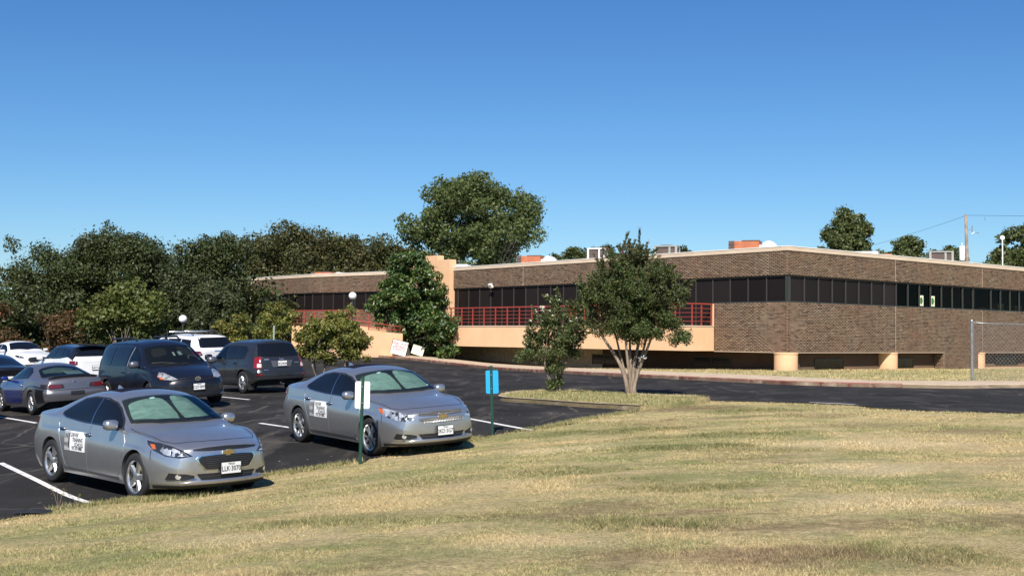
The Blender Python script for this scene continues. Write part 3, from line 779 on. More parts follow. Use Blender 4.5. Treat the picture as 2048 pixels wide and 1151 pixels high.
# things fixed on or standing on the building
for q in (12.05, 13.2):
    o = thing('leaf_poster', 'pale leaf-print sheet in the papered pane ' + ('nearer to' if q < 12.5 else 'farther from') + ' the building corner', 'poster', FR(q, -.10, ZS + .04), 0, 'leaf posters in the office windows')
    b = MB(); r3 = FR.rot()
    b.box((0, 0, .30), (.42, .006, .58), r3); b.build('sheet', 'paper', o)
    b = MB(); rr = random.Random(int(q)); pts = [(.13 * sin(a) * (1 + .18 * sin(5 * a)), .30 - .2 * cos(a)) for a in [2 * pi * k / 18 for k in range(18)]]
    b.prism(pts, .002, Vector((NR[0] * .005, NR[1] * .005, 0)), (DR[0], DR[1], 0), (0, 0, 1), (NR[0], NR[1], 0)); b.build('leaf_print', 'leafprint', o)

M['rust'] = simple('rust', (0.42, 0.135, 0.06), 0.75, var=.3, vscale=1.5)
M['rust_dark'] = simple('rust_dark', (0.10, 0.07, 0.06), 0.8, var=.2, vscale=1.5)
M['unit_grey'] = simple('unit_grey', (0.30, 0.31, 0.28), 0.6, .2, var=.12)
M['white_metal'] = simple('white_metal', (0.74, 0.74, 0.72), 0.45, var=.06)
def cooler(x, y, top, label, sc=1.0, rz=0.0):
    o = thing('rooftop_unit', label, 'rooftop unit', (x, y, 5.7), rz, 'units standing on the flat roof'); h = top - 5.7
    b = MB(); b.box((-.2, 0, h / 2), (1.5 * sc, 1.1 * sc, h)); b.build('casing', 'rust', o)
    b = MB(); b.box((-.2 * sc - .70 * sc, 0, h / 2), (.30 * sc, 1.13 * sc, h + .03))
    for k in range(5): b.box((-.90 * sc, -.58 * sc, h * (.15 + .17 * k)), (.32 * sc, .03, .05))
    b.build('louvre', 'rust_dark', o)
    b = MB(); b.box((.1, 0, h + .02), (.9 * sc, 1.14 * sc, .04)); b.build('lid', 'rust_dark', o)
    b = MB(); b.lathe([(0, -.5 * sc), (.38 * sc, -.5 * sc), (.42 * sc, -.44 * sc), (.42 * sc, .44 * sc), (.38 * sc, .5 * sc), (0, .5 * sc)], 24, 'y', (1.05 * sc, 0, h - .42 * sc)); b.build('blower_drum', 'white_metal', o, True, 40)
    b = MB(); b.box((.75 * sc, 0, h * .55), (.5 * sc, .8 * sc, h * .5)); b.build('duct', 'white_metal', o)
cooler(12.75, 63.0, 6.74, 'rust orange cooler with a white drum on the roof nearest the building corner', 1.0, -.35)
cooler(1.45, 76.8, 6.78, 'rust orange cooler with a white drum on the roof just beyond the stepped portal', 1.0, -.3)
cooler(-15.4, 98.0, 6.72, 'rust orange cooler on the roof of the far wing beside the trees', 1.15, -.3)
def condenser(x, y, w, top, mat, label, rz):
    o = thing('rooftop_unit', label, 'rooftop unit', (x, y, 5.7), rz, 'units standing on the flat roof'); h = top - 5.7
    b = MB(); b.box((0, 0, h / 2), (w * .92, w * .74, h - .02)); b.build('coil', 'rust_dark', o)
    b = MB()
    for sx in (-1, 1):
        for sy in (-1, 1): b.box((sx * w * .48, sy * w * .39, h / 2), (.1 * w, .1 * w, h))
    b.box((0, 0, h), (w * 1.04, w * .86, .07)); b.box((w * .18, 0, h / 2), (.09 * w, w * .82, h)); b.build('frame', mat, o)
    b = MB(); b.lathe([(0, 0), (w * .3, 0), (w * .3, .05), (0, .05)], 20, 'z', (0, 0, h + .035)); b.build('fan_guard', 'rust_dark', o)
condenser(25.6, 70.2, 1.3, 6.82, 'unit_grey', 'grey framed condenser on the roof above the clear window panes', -.25)
condenser(8.8, 66.8, 1.25, 6.72, 'unit_grey', 'grey framed condenser on the roof just past the top of the big crape myrtle', -.3)
condenser(5.0, 68.8, 1.0, 6.70, 'white_metal', 'white framed unit on the roof behind the top of the big crape myrtle', -.3)
o = thing('rooftop_hatch', 'low white roof hatch with a rusty box beside it above the brick end wall', 'roof hatch', (20.3, 67.0, 5.7), -.3)
b = MB(); b.box((-.2, 0, .45), (1.5, 1.2, .8)); b.build('hatch', 'white_metal', o); b = MB(); b.box((1.0, 0, .38), (.6, .8, .66)); b.build('vent_box', 'rust', o)
o = thing('rooftop_vent', 'small white louvred vent box on the roof beside the stepped peach portal', 'roof vent', (-3.6, 85.0, 5.7), -.3)
b = MB(); b.box((0, 0, .5), (1.0, .8, 1.0)); b.build('box', 'white_metal', o); b = MB()
for k in range(4): b.box((0, -.41, .25 + .2 * k), (.8, .03, .06))
b.build('louvre', 'unit_grey', o)

# ------------------------------------------------------------------ plants
def leaf_mat(name, stops, trans=.35, rough=.5, spec=.35, blotch=None, gain=1.3, shiny=False):
    stops = [(p, tuple(x * gain for x in c)) for p, c in stops]; rough = .38 if shiny else max(rough, .5); spec = .5 if shiny else min(spec, .34)
    m = bpy.data.materials.new(name); t = NT(m); M[name] = m
    ri = t.new('ShaderNodeNewGeometry').outputs['Random Per Island']
    c = t.ramp(ri, stops)
    if blotch:
        pos = t.coord('Object')
        c = t.mix(t.ramp(t.noise(pos, blotch[1], 4, .6), [(.48, 0.0), (.68, blotch[2])]), c, blotch[0])
    t.link(c, t.b.inputs['Base Color']); t.b.inputs['Roughness'].default_value = rough; t.b.inputs['Specular IOR Level'].default_value = spec
    tr = t.new('ShaderNodeBsdfTranslucent'); c2 = t.mix(1.0, c, (1.25, 1.3, .7), 'MULTIPLY'); t.link(c2, tr.inputs[0])
    ms = t.new('ShaderNodeMixShader'); ms.inputs[0].default_value = trans
    t.link(t.b.outputs[0], ms.inputs[1]); t.link(tr.outputs[0], ms.inputs[2]); t.link(ms.outputs[0], t.out.inputs[0])
leaf_mat('leaf_oak', [(0, (.022, .034, .012)), (.5, (.040, .056, .018)), (.85, (.062, .076, .026)), (1, (.085, .090, .034))], .25, blotch=((.075, .060, .026), .25, .45))
leaf_mat('leaf_oak_brown', [(0, (.030, .034, .013)), (.5, (.050, .058, .019)), (.85, (.072, .074, .025)), (1, (.11, .085, .032))], .25, blotch=((.10, .060, .026), .3, .35))
leaf_mat('leaf_dull', [(0, (.024, .034, .013)), (.5, (.042, .054, .019)), (1, (.068, .078, .032))], .25)
leaf_mat('leaf_cotton', [(0, (.030, .046, .015)), (.5, (.055, .075, .024)), (.85, (.080, .098, .034)), (1, (.13, .14, .065))], .35, .4, .5, gain=1.6)
leaf_mat('leaf_magnolia', [(0, (.010, .022, .006)), (.5, (.024, .046, .011)), (.75, (.046, .076, .018)), (.92, (.085, .115, .034)), (1, (.15, .13, .055))], .2, .3, .6, gain=2.0, shiny=True)
leaf_mat('leaf_crape', [(0, (.026, .044, .014)), (.5, (.050, .072, .023)), (.85, (.075, .092, .032)), (1, (.12, .10, .04))], .35, .42, .45, blotch=((.11, .065, .042), .9, .55), gain=1.65)
leaf_mat('leaf_crape_pale', [(0, (.035, .055, .018)), (.5, (.062, .088, .030)), (.85, (.10, .115, .045)), (1, (.16, .13, .06))], .4, .42, .45, gain=1.5)
leaf_mat('leaf_yellow', [(0, (.050, .062, .016)), (.5, (.105, .118, .026)), (.85, (.165, .160, .042)), (1, (.23, .17, .06))], .4, blotch=((.14, .075, .030), .7, .4), gain=1.6)
leaf_mat('leaf_lime', [(0, (.045, .062, .016)), (.5, (.085, .105, .026)), (1, (.14, .15, .045))], .35, blotch=((.10, .075, .03), .5, .4))
leaf_mat('leaf_rust', [(0, (.040, .030, .014)), (.5, (.078, .052, .022)), (.85, (.125, .072, .030)), (1, (.20, .085, .045))], .3, blotch=((.050, .062, .022), .6, .6))
leaf_mat('leaf_pear', [(0, (.034, .050, .016)), (.5, (.062, .080, .025)), (.85, (.09, .105, .036)), (1, (.13, .125, .06))], .3, .38, .5)
leaf_mat('blossom_white', [(0, (.62, .58, .48)), (1, (.80, .77, .68))], .3)
leaf_mat('blossom_pink', [(0, (.20, .05, .09)), (.6, (.30, .09, .14)), (1, (.42, .16, .22))], .3)
leaf_mat('seed_head', [(0, (.09, .055, .035)), (1, (.16, .10, .06))], .1)
def bark_mat(name, a, b, sc=5):
    m = bpy.data.materials.new(name); t = NT(m); M[name] = m
    v = t.coord('Object', (1, 1, .22)); c = t.ramp(t.noise(v, sc * 2.2, 5, .65), [(.35, a), (.65, b)])
    t.link(c, t.b.inputs['Base Color']); t.b.inputs['Roughness'].default_value = .85; t.bump(t.noise(v, sc * 4, 4), .5, .02)
bark_mat('bark_dark', (.030, .024, .020), (.085, .070, .058))
bark_mat('bark_pale', (.13, .098, .070), (.32, .25, .185), 5)
bark_mat('bark_grey', (.10, .085, .07), (.22, .185, .15))

def leaf_cards(rng, cen, rad, n, size, flat=.5, squash=.8, up=.25, width=.55, shell=.55):
    """n leaf-sized folded cards spread through clumps; returns verts, faces"""
    cen = np.asarray(cen, float); rad = np.asarray(rad, float)
    p = rad ** 2; p /= p.sum(); k = rng.choice(len(cen), n, p=p)
    d = rng.normal(size=(n, 3)); d /= np.linalg.norm(d, axis=1)[:, None]
    r = rad[k] * (shell + (1 - shell) * rng.random(n) ** .6) * (1 + .18 * rng.normal(size=n))
    pos = cen[k] + d * r[:, None] * np.array([1, 1, squash])
    nrm = d * flat + rng.normal(size=(n, 3)) * .55 + np.array([0, 0, up]); nrm /= np.linalg.norm(nrm, axis=1)[:, None]
    a = rng.normal(size=(n, 3)); a -= nrm * (a * nrm).sum(1)[:, None]; a /= np.linalg.norm(a, axis=1)[:, None]
    b = np.cross(nrm, a)
    L = size * (.6 + .8 * rng.random(n)); Wd = L * width
    V = np.stack([pos - a * L[:, None] * .5, pos + b * Wd[:, None] * .5 + nrm * (L * .08)[:, None], pos + a * L[:, None] * .5, pos - b * Wd[:, None] * .5 + nrm * (L * .08)[:, None]], 1)
    return V.reshape(-1, 3), np.arange(n * 4).reshape(n, 4)

def crown_clumps(rng, c, r, n, cr, inner=.55, zmin=None, lump=.25):
    """clump centres through an uneven ellipsoid crown"""
    out = []; rr = []
    ph = rng.random(6) * 6.28
    while len(out) < n:
        d = rng.normal(size=3); d /= np.linalg.norm(d)
        az = atan2(d[1], d[0]); el = d[2]
        f = 1 + lump * (.5 * sin(3 * az + ph[0]) + .35 * sin(5 * az + ph[1] + 2 * el) + .4 * sin(4 * el + ph[2] + az))
        q = inner + (1 - inner) * rng.random() ** .7
        p = np.array(c) + d * np.array(r) * q * f * .85
        if zmin is not None and p[2] < zmin: continue
        out.append(p); rr.append(cr * (.65 + .7 * rng.random()))
    return np.array(out), np.array(rr)

def limb(b, rng, p0, p1, r0, r1, n=6, wob=.08, seg=6):
    p0 = np.array(p0, float); p1 = np.array(p1, float); L = np.linalg.norm(p1 - p0); pts = []
    ph = rng.random(2) * 6.28
    for i in range(seg + 1):
        t = i / seg; w = sin(pi * t) * wob * L
        pts.append(p0 + (p1 - p0) * t + np.array([sin(ph[0] + 4 * t), cos(ph[1] + 4 * t), .6 * sin(3 * t)]) * w * .6)
    b.tube(pts, [r0 + (r1 - r0) * i / seg for i in range(seg + 1)], n, True)

def tree(name, label, cat, x, y, crown, leaf, bark, nclump, cr, nleaf, lsize, trunks=((0, 0),), trunk_r=.2, fork=.35, seed=1, group=None, limbs=12, z0=None, inner=.55, width=.55, squash=.8, lump=.25, zmin=.3, shell=.5, up=.25, extra=None, wisps=0):
    """crown = list of (dx, dy, z, rx, ry, rz) ellipsoids relative to the base"""
    rng = np.random.default_rng(seed); zb = g(x, y) if z0 is None else z0
    o = thing(name, label, cat, (x, y, zb - .02), 0, group)
    tot = sum(c[3] * c[4] + c[3] * c[5] for c in crown); cs = []; rs = []
    for c in crown:
        n = max(3, int(nclump * (c[3] * c[4] + c[3] * c[5]) / tot))
        a, r = crown_clumps(rng, c[:3], c[3:], n, cr, inner, zmin, lump); cs.append(a); rs.append(r)
    cs = np.concatenate(cs); rs = np.concatenate(rs)
    if wisps:
        top = cs[np.argsort(-cs[:, 2] - .3 * np.abs(cs[:, 0]))[:wisps * 2]]
        k = rng.choice(len(top), wisps); w = top[k] + rng.normal(size=(wisps, 3)) * np.array([.4, .4, .1]) * cr + np.array([0, 0, 1.0]) * cr * (.30 + .42 * rng.random((wisps, 1)))
        cs = np.concatenate([cs, w]); rs = np.concatenate([rs, np.full(wisps, cr * .35)])
    V, F = leaf_cards(rng, cs, rs, nleaf, lsize, squash=squash, width=width, shell=shell, up=up)
    b = MB()
    cen = np.mean(cs, axis=0)
    for tx, ty in trunks:
        base = (tx, ty, -.15); topz = max(fork * cen[2], .4)
        mid = (tx * 1.5 + .1 * rng.normal(), ty * 1.5 + .1 * rng.normal(), topz)
        limb(b, rng, base, mid, trunk_r, trunk_r * .72, 9, .03)
        sel = rng.choice(len(cs), min(limbs, len(cs)), replace=False)
        if len(trunks) > 1:
            sel = np.argsort(np.hypot(cs[:, 0] - tx * 5, cs[:, 1] - ty * 5) + rng.random(len(cs)) * 1.2 * cr)[:limbs]
        for j in sel:
            m1 = np.array(mid) + (cs[j] - np.array(mid)) * .5 + np.array([0, 0, .12 * np.linalg.norm(cs[j] - np.array(mid))])
            limb(b, rng, mid, m1, trunk_r * .45, trunk_r * .22, 6, .06, 4); limb(b, rng, m1, cs[j], trunk_r * .22, trunk_r * .06, 5, .08, 4)
    b.build('trunk', bark, o, True)
    link('crown', quads_mesh('crown', V, F), leaf, o)
    if extra: extra(o, rng, cs, rs)
    return o

# the tall cottonwood behind the building
tree('cottonwood_tree', 'tall broad round-crowned tree standing above the roof behind the stepped peach portal', 'tree', -3.9, 105,
     [(.2, 0, 12.4, 5.4, 4.6, 3.3), (-4.4, 0, 11.0, 2.0, 2.2, 2.0), (4.8, 0, 11.9, 2.1, 2.2, 2.1), (-3.6, 0, 9.0, 2.7, 2.2, 1.8), (3.6, 0, 9.0, 2.8, 2.2, 1.9), (0, 0, 8.6, 3.6, 2.8, 1.9), (.8, 0, 14.2, 3.3, 3, 1.9), (-1.9, 0, 13.8, 2.4, 2.4, 1.7), (1.6, 0, 10.2, 3.2, 2.6, 2.0)], 'leaf_cotton', 'bark_dark', 175, .92, 48000, .29,
     trunks=((-.5, 0), (.6, .3), (1.4, -.2)), trunk_r=.36, fork=.5, seed=3, limbs=16, inner=.45, shell=.55, lump=.3)

# the dark wood left of the building: each tree its own
OAKS = [
 ('tall dark oak above the white sedan, its crown showing a small gap of sky', -29.0, 74, [(-1.2, 0, 5.9, 2.3, 2.6, 2.5), (1.9, 0, 6.0, 1.6, 2.0, 1.5), (1.0, 0, 4.3, 2.6, 2.2, 2.4), (-1.5, 0, 2.0, 2.8, 2, 1.8)], 'leaf_oak', 70),
 ('dark oak with the highest ragged top in the wood, above the navy minivan', -25.4, 75, [(.2, 0, 7.2, 2.7, 2.8, 2.2), (1.3, 0, 7.4, 1.9, 2, 1.3), (-.8, 0, 4.6, 2.8, 2.4, 2.6), (0, 0, 2.2, 3.2, 2.3, 2.0)], 'leaf_oak', 85),
 ('leaning dark oak with thin twigs against the sky at the dip of the wood', -24.0, 77, [(.1, 0, 5.9, 1.5, 2, 1.5), (.9, 0, 3.8, 2.0, 2.1, 2.0), (0, 0, 1.9, 2.4, 2.0, 1.9)], 'leaf_oak', 50),
 ('lower dull green oak filling the dip of the wood behind the globe lamp', -19.8, 72, [(0, 0, 4.5, 1.9, 2.2, 1.8), (.5, 0, 2.9, 2.5, 2.2, 2.2), (-.6, 0, 1.6, 2.6, 2, 1.5)], 'leaf_dull', 60),
 ('blackish green oak with a knobbly top rising behind the white roof-racked car', -22.6, 88, [(-.6, 0, 7.6, 2.0, 2.4, 2.5), (1.0, 0, 7.8, 1.7, 2.2, 2.0), (-.3, 0, 4.4, 2.5, 2.4, 3.0), (-.3, 0, 2.0, 2.4, 2.4, 2.0)], 'leaf_oak', 80),
 ('tall brownish oak with upright twigs beside the brick end of the far wing', -18.8, 100, [(0, 0, 9.2, 2.9, 2.7, 2.6), (-3.0, 0, 8.8, 1.7, 2.2, 2.3), (-1.6, 0, 6.4, 2.6, 2.4, 3.0), (1.4, 0, 6.6, 2.6, 2.4, 3.2), (0, 0, 3.0, 3.6, 2.8, 3.0)], 'leaf_oak_brown', 95),
 ('brownish oak of the wood directly behind the roof of the far wing', -15.2, 103, [(-.8, 0, 8.4, 2.3, 2.5, 2.7), (.9, 0, 8.7, 2.2, 2.4, 2.2), (0, 0, 5.4, 3.0, 2.4, 3.0)], 'leaf_oak_brown', 70),
 ('russet-topped oak of the wood rising directly behind the top of the magnolia', -11.3, 104, [(-.4, 0, 8.6, 2.3, 2.5, 2.6), (1.4, 0, 7.2, 1.7, 2.2, 2.4), (0, 0, 5.0, 3.2, 2.6, 3.0)], 'leaf_oak_brown', 75),
 ('small olive brown oak between the magnolia top and the tall round-crowned tree', -8.3, 102, [(-.2, 0, 7.0, 1.9, 2.2, 2.0), (1.0, 0, 5.4, 2.2, 2.2, 2.2)], 'leaf_oak_brown', 45),
 ('dark oak low behind the trunk of the tall cottonwood', -3.6, 116, [(0, 0, 6.0, 4.2, 2.6, 2.6), (4.2, 0, 5.3, 2.6, 2, 1.8)], 'leaf_dull', 60),
]
for i, (lb, x, y, cr_, lf, nc) in enumerate(OAKS):
    cr_ = [(a, b_, c * .94, d * 1.12, e, f * .97) for a, b_, c, d, e, f in cr_]
    tree('oak_tree', lb, 'tree', x, y, cr_, lf, 'bark_dark', int(nc * 1.25), .92 * (y / 85), int(nc * 520), .205 * (y / 85), trunk_r=.24, fork=.4, seed=20 + i, group='trees of the dark wood', limbs=9, inner=.3, lump=.28, zmin=.2, wisps=12)
# plants at the edge of the wood
EDGE = [
 ('oak_tree', 'spreading dark tree hanging over the white sedan at the wood edge', 'tree', -29.5, 67, [(-1.0, 0, 3.4, 2.0, 1.8, 1.7), (1.6, 0, 3.0, 2.0, 1.8, 1.8), (.5, 0, 1.4, 3.0, 1.6, 1.4)], 'leaf_oak', 55, .55, 9000, .17),
 ('young_tree', 'yellow green young tree with pale bare stems in front of the dark wood', 'tree', -20.6, 63, [(0, 0, 3.1, 1.9, 1.7, 1.7), (1.1, 0, 2.4, 1.5, 1.4, 1.3), (-1.0, 0, 2.3, 1.3, 1.3, 1.2)], 'leaf_lime', 46, .5, 5200, .19),
 ('russet_shrub', 'orange brown leaved shrub at the foot of the wood above the white sedan', 'shrub', -28.2, 64, [(-.6, 0, 2.6, 1.5, 1.2, 1.5), (.2, 0, 1.2, 1.8, 1.4, 1.3)], 'leaf_rust', 30, .45, 4200, .15),
 ('russet_shrub', 'tall rusty brown shrub between the white sedan and the yellow green young tree', 'shrub', -24.2, 63, [(0, 0, 2.0, 1.5, 1.3, 1.5), (.5, 0, 1.0, 1.5, 1.2, 1.0)], 'leaf_rust', 26, .4, 3200, .14),
 ('green_shrub', 'dull green shrub at the foot of the wood behind the white roof-racked car', 'shrub', -16.6, 66, [(0, 0, 1.5, 1.9, 1.3, 1.6), (1.4, 0, 1.2, 1.4, 1.2, 1.3), (.3, 0, 3.0, 1.6, 1.3, 1.4)], 'leaf_dull', 40, .45, 6000, .15),
 ('green_shrub', 'dark low shrub beneath the young tree behind the black-roofed car', 'shrub', -21.6, 66, [(0, 0, 1.0, 2.2, 1.2, 1.1), (2.4, 0, 1.1, 1.6, 1.2, 1.2)], 'leaf_oak', 30, .45, 4000, .15),
 ('green_shrub', 'dark shrub between the globe lamp and the far wing', 'shrub', -19.2, 78, [(-1.0, 0, 1.8, 1.9, 1.5, 1.9), (.4, 0, 1.2, 1.5, 1.3, 1.3), (-.4, 0, 4.0, 1.6, 1.4, 1.6)], 'leaf_dull', 46, .5, 6500, .16),
 ('green_shrub', 'dark shrub with silvery leaves below the leftmost oak', 'shrub', -27.0, 68, [(0, 0, 1.4, 2.6, 1.4, 1.5)], 'leaf_oak', 30, .5, 4500, .15),
 ('green_shrub', 'small blue green shrub just behind the white sedan', 'shrub', -27.8, 61.5, [(-.8, 0, 1.0, 1.1, .9, .9)], 'leaf_dull', 14, .35, 1800, .13),
]
for i, (nm, lb, ct, x, y, cr_, lf, nc, rc, nl, ls) in enumerate(EDGE):
    tree(nm, lb, ct, x, y, cr_, lf, 'bark_grey' if nm == 'young_tree' else 'bark_dark', int(nc * 1.3), rc * 1.15, int(nl * 1.8), ls * 1.15, trunks=((-.3, 0), (.25, .1), (.05, -.2)), trunk_r=.07, fork=.3, seed=60 + i, group='shrubs and small trees at the wood edge', limbs=5, inner=.3, lump=.3, zmin=.15, wisps=8)

# crape myrtles at the end of the lot
for i, (lb, x, y, cr_, lf, nc, nl, tr) in enumerate([
  ('yellowing crape myrtle behind the charcoal SUV, nearest the white roof-racked car', -10.3, 47.5, [(0, 0, 1.75, 1.35, 1.0, 1.15), (.75, 0, 2.2, .8, .7, .9), (-.8, 0, 1.5, .9, .8, .9)], 'leaf_yellow', 85, 11000, ((-.1, 0), (.1, .05), (.0, -.1))),
  ('yellow green crape myrtle just beyond the rear of the charcoal SUV', -7.15, 44.0, [(0, 0, 1.75, .85, .8, .95), (.35, 0, 2.1, .5, .6, .6), (-.4, 0, 1.5, .6, .6, .7)], 'leaf_yellow', 70, 9000, ((-.1, 0), (.1, .05), (.0, -.1))),
  ('smaller crape myrtle in front of the peach ramp wall', -6.55, 47.0, [(0, 0, 1.75, .70, .7, .95), (.3, 0, 1.3, .6, .6, .7), (-.25, 0, 2.2, .4, .5, .5)], 'leaf_yellow', 60, 7500, ((-.1, 0), (.08, .05), (.02, -.1)))]):
    tree('crape_myrtle', lb, 'small tree', x, y, [(a, b_, c, d * 1.12, e * 1.1, f * 1.08) for a, b_, c, d, e, f in cr_], lf, 'bark_grey', nc, .25, nl, .115, trunks=tr, trunk_r=.045, fork=.4, seed=90 + i, group='crape myrtles beside the parking lot', limbs=9, inner=.35, lump=.3, zmin=.35, wisps=30, width=.6)

# magnolia by the entrance
tree('magnolia_tree', 'dense glossy dark green magnolia in front of the stepped peach portal', 'tree', -6.75, 77.8,
     [(.15, 0, 6.0, 1.9, 1.5, 1.25), (.2, 0, 4.9, 2.5, 1.9, 1.4), (-.3, 0, 3.8, 3.0, 2.2, 1.4), (.6, .2, 2.5, 2.5, 2.0, 1.2), (2.0, -2.2, 2.0, 1.4, 1.1, 1.0), (2.75, -3.0, .45, .7, .6, .45), (1.5, .3, 1.0, 1.5, 1.2, 1.0), (2.75, -2.9, 2.0, .8, .6, .7), (2.5, -1.5, 1.1, .95, .9, .9), (-1.6, -.3, 3.4, 1.5, 1.2, 1.0), (.6, .6, 1.3, 1.2, .9, 1.0)], 'leaf_magnolia', 'bark_dark', 270, .42, 34000, .25, trunk_r=.16, fork=.3, seed=120, limbs=22, inner=.5, lump=.3, zmin=-.3, squash=.75, width=.42, up=.4)

# the two crape myrtles on the island
def crape(label, x, y, stems, crown, leaf, nc, rc, nl, ls, seed, blossom, nb, name='crape_myrtle', sprouts=0):
    rng = np.random.default_rng(seed); zb = g(x, y) + .09
    o = thing(name, label, 'small tree', (x, y, zb), 0, 'crape myrtles on the kerbed island')
    cs = []; rs = []; tot = sum(c[3] * c[4] + c[3] * c[5] for c in crown)
    for c in crown:
        a, r = crown_clumps(rng, c[:3], c[3:], max(3, int(nc * (c[3] * c[4] + c[3] * c[5]) / tot)), rc, .35, None, .3); cs.append(a); rs.append(r)
    cs = np.concatenate(cs); rs = np.concatenate(rs); b = MB(); tips = []
    for k, (bx, by, mx, my, mz, r0) in enumerate(stems):
        # a stem that runs from the ground to its own part of the crown
        pts = []
        for i in range(9):
            t = i / 8; q = t ** (1.75 if nc > 100 else 1.35)
            pts.append((bx + (mx - bx) * q + .055 * sin(5.5 * t + 1.7 * k) * t, by + (my - by) * q + .05 * cos(4 * t + 2 * k) * t, -.12 + (mz + .12) * t))
        b.tube(pts, [r0 * (1.25 - .2 * i if i < 2 else .95 - .07 * (i - 2)) for i in range(9)], 9)
        d = np.hypot(cs[:, 0] - mx, cs[:, 1] - my) + .5 * np.abs(cs[:, 2] - mz - .5)
        for j in np.argsort(d)[:9]:
            pm = np.array(pts[5]) if cs[j][2] < mz else np.array(pts[8])
            m1 = pm + (cs[j] - pm) * .5 + np.array([0, 0, .06])
            limb(b, rng, pm, m1, r0 * .42, r0 * .24, 6, .05, 4); limb(b, rng, m1, cs[j], r0 * .24, r0 * .07, 5, .06, 4); tips.append((m1, cs[j]))
    b.build('trunk', 'bark_pale' if nc > 100 else 'bark_grey', o, True)
    # upright shoots with leaves along them round the outside
    top = cs[np.argsort(-(cs[:, 2] + .5 * np.hypot(cs[:, 0], cs[:, 1])))[:int(len(cs) * .55)]]
    sc = []; sr = []; tipsb = []
    sh = MB()
    for p in top:
        for _ in range(2):
            d = np.array([p[0] * .35, p[1] * .35, .8]) + rng.normal(size=3) * .35; d /= np.linalg.norm(d); L = rc * (1.2 + 1.5 * rng.random())
            q0 = p + rng.normal(size=3) * rc * .3; sh.tube([q0, q0 + d * L * .5 + rng.normal(size=3) * .02, q0 + d * L], [.006, .005, .003], 4)
            for t in np.arange(.25, 1.01, .13): sc.append(q0 + d * L * t); sr.append(rc * .22)
            tipsb.append(q0 + d * L)
    tag(sh.build('shoots', 'bark_grey', o), kind='stuff')
    V1, F1 = leaf_cards(rng, cs, rs, nl, ls, width=.62, shell=.45)
    V2, F2 = leaf_cards(rng, np.array(sc), np.array(sr), int(nl * .55), ls * .95, width=.6, shell=.2)
    link('crown', quads_mesh('crown', np.r_[V1, V2], np.r_[F1, F2 + len(V1)]), leaf, o)
    tb = np.array(tipsb); high = tb[np.argsort(-tb[:, 2])]
    for mat, n, frac, size, nm in blossom:
        c = high[:int(len(high) * frac)]; c = c[rng.choice(len(c), n)] + rng.normal(size=(n, 3)) * .02
        Vb, Fb = leaf_cards(rng, c, np.full(n, size * 1.1), n * 14, size * .55, width=.9, shell=.1)
        tag(link(nm, quads_mesh(nm, Vb, Fb), mat, o), kind='stuff')
    return o
crape('large round crape myrtle with several smooth pale trunks on the kerbed island', 3.24, 31.9,
      [(-.07, 0, -.86, .1, 1.75, .060), (.0, -.05, -.22, -.3, 1.8, .052), (.06, .03, .26, .2, 1.9, .058), (.06, -.04, .72, -.1, 1.85, .050), (-.02, .05, .08, .5, 1.9, .046), (-.06, -.02, -.5, .45, 1.8, .042), (.1, .0, .5, .3, 1.8, .045)],
      [(0, 0, 2.6, 1.72, 1.4, 1.0), (-.2, 0, 2.0, 1.45, 1.2, .65), (.35, 0, 2.0, 1.35, 1.1, .65), (.05, 0, 3.3, 1.25, 1.0, .75), (.1, 0, 3.85, .5, .5, .4), (1.25, -.1, 1.55, .50, .45, .32), (-.85, .1, 2.75, .75, .7, .7), (.95, 0, 2.85, .75, .7, .75), (0, 0, 1.7, .8, .7, .35)],
      'leaf_crape', 300, .19, 56000, .056, 200, [('blossom_pink', 26, .3, .055, 'blossoms'), ('seed_head', 90, .9, .04, 'seed_heads')], 0)
crape('small open crape myrtle with white blossoms at the tip of the kerbed island', 1.28, 34.2,
      [(-.1, 0, -.45, .1, 1.25, .032), (.02, -.05, .05, -.2, 1.45, .035), (.12, .03, .55, .1, 1.5, .04), (.0, .08, .2, .4, 1.3, .03), (-.15, .05, -.3, -.3, .9, .025)],
      [(0, 0, 1.85, .88, .8, .70), (-.45, 0, 1.25, .75, .7, .55), (.5, 0, 1.7, .62, .6, .60), (.1, 0, .75, .48, .45, .55), (.0, 0, .25, .38, .38, .3), (-.95, 0, 1.05, .32, .3, .25), (.05, 0, 2.6, .3, .3, .35), (.3, 0, 1.2, .6, .5, .4)],
      'leaf_crape_pale', 125, .16, 13000, .062, 210, [('blossom_white', 22, .5, .06, 'blossoms')], 0)

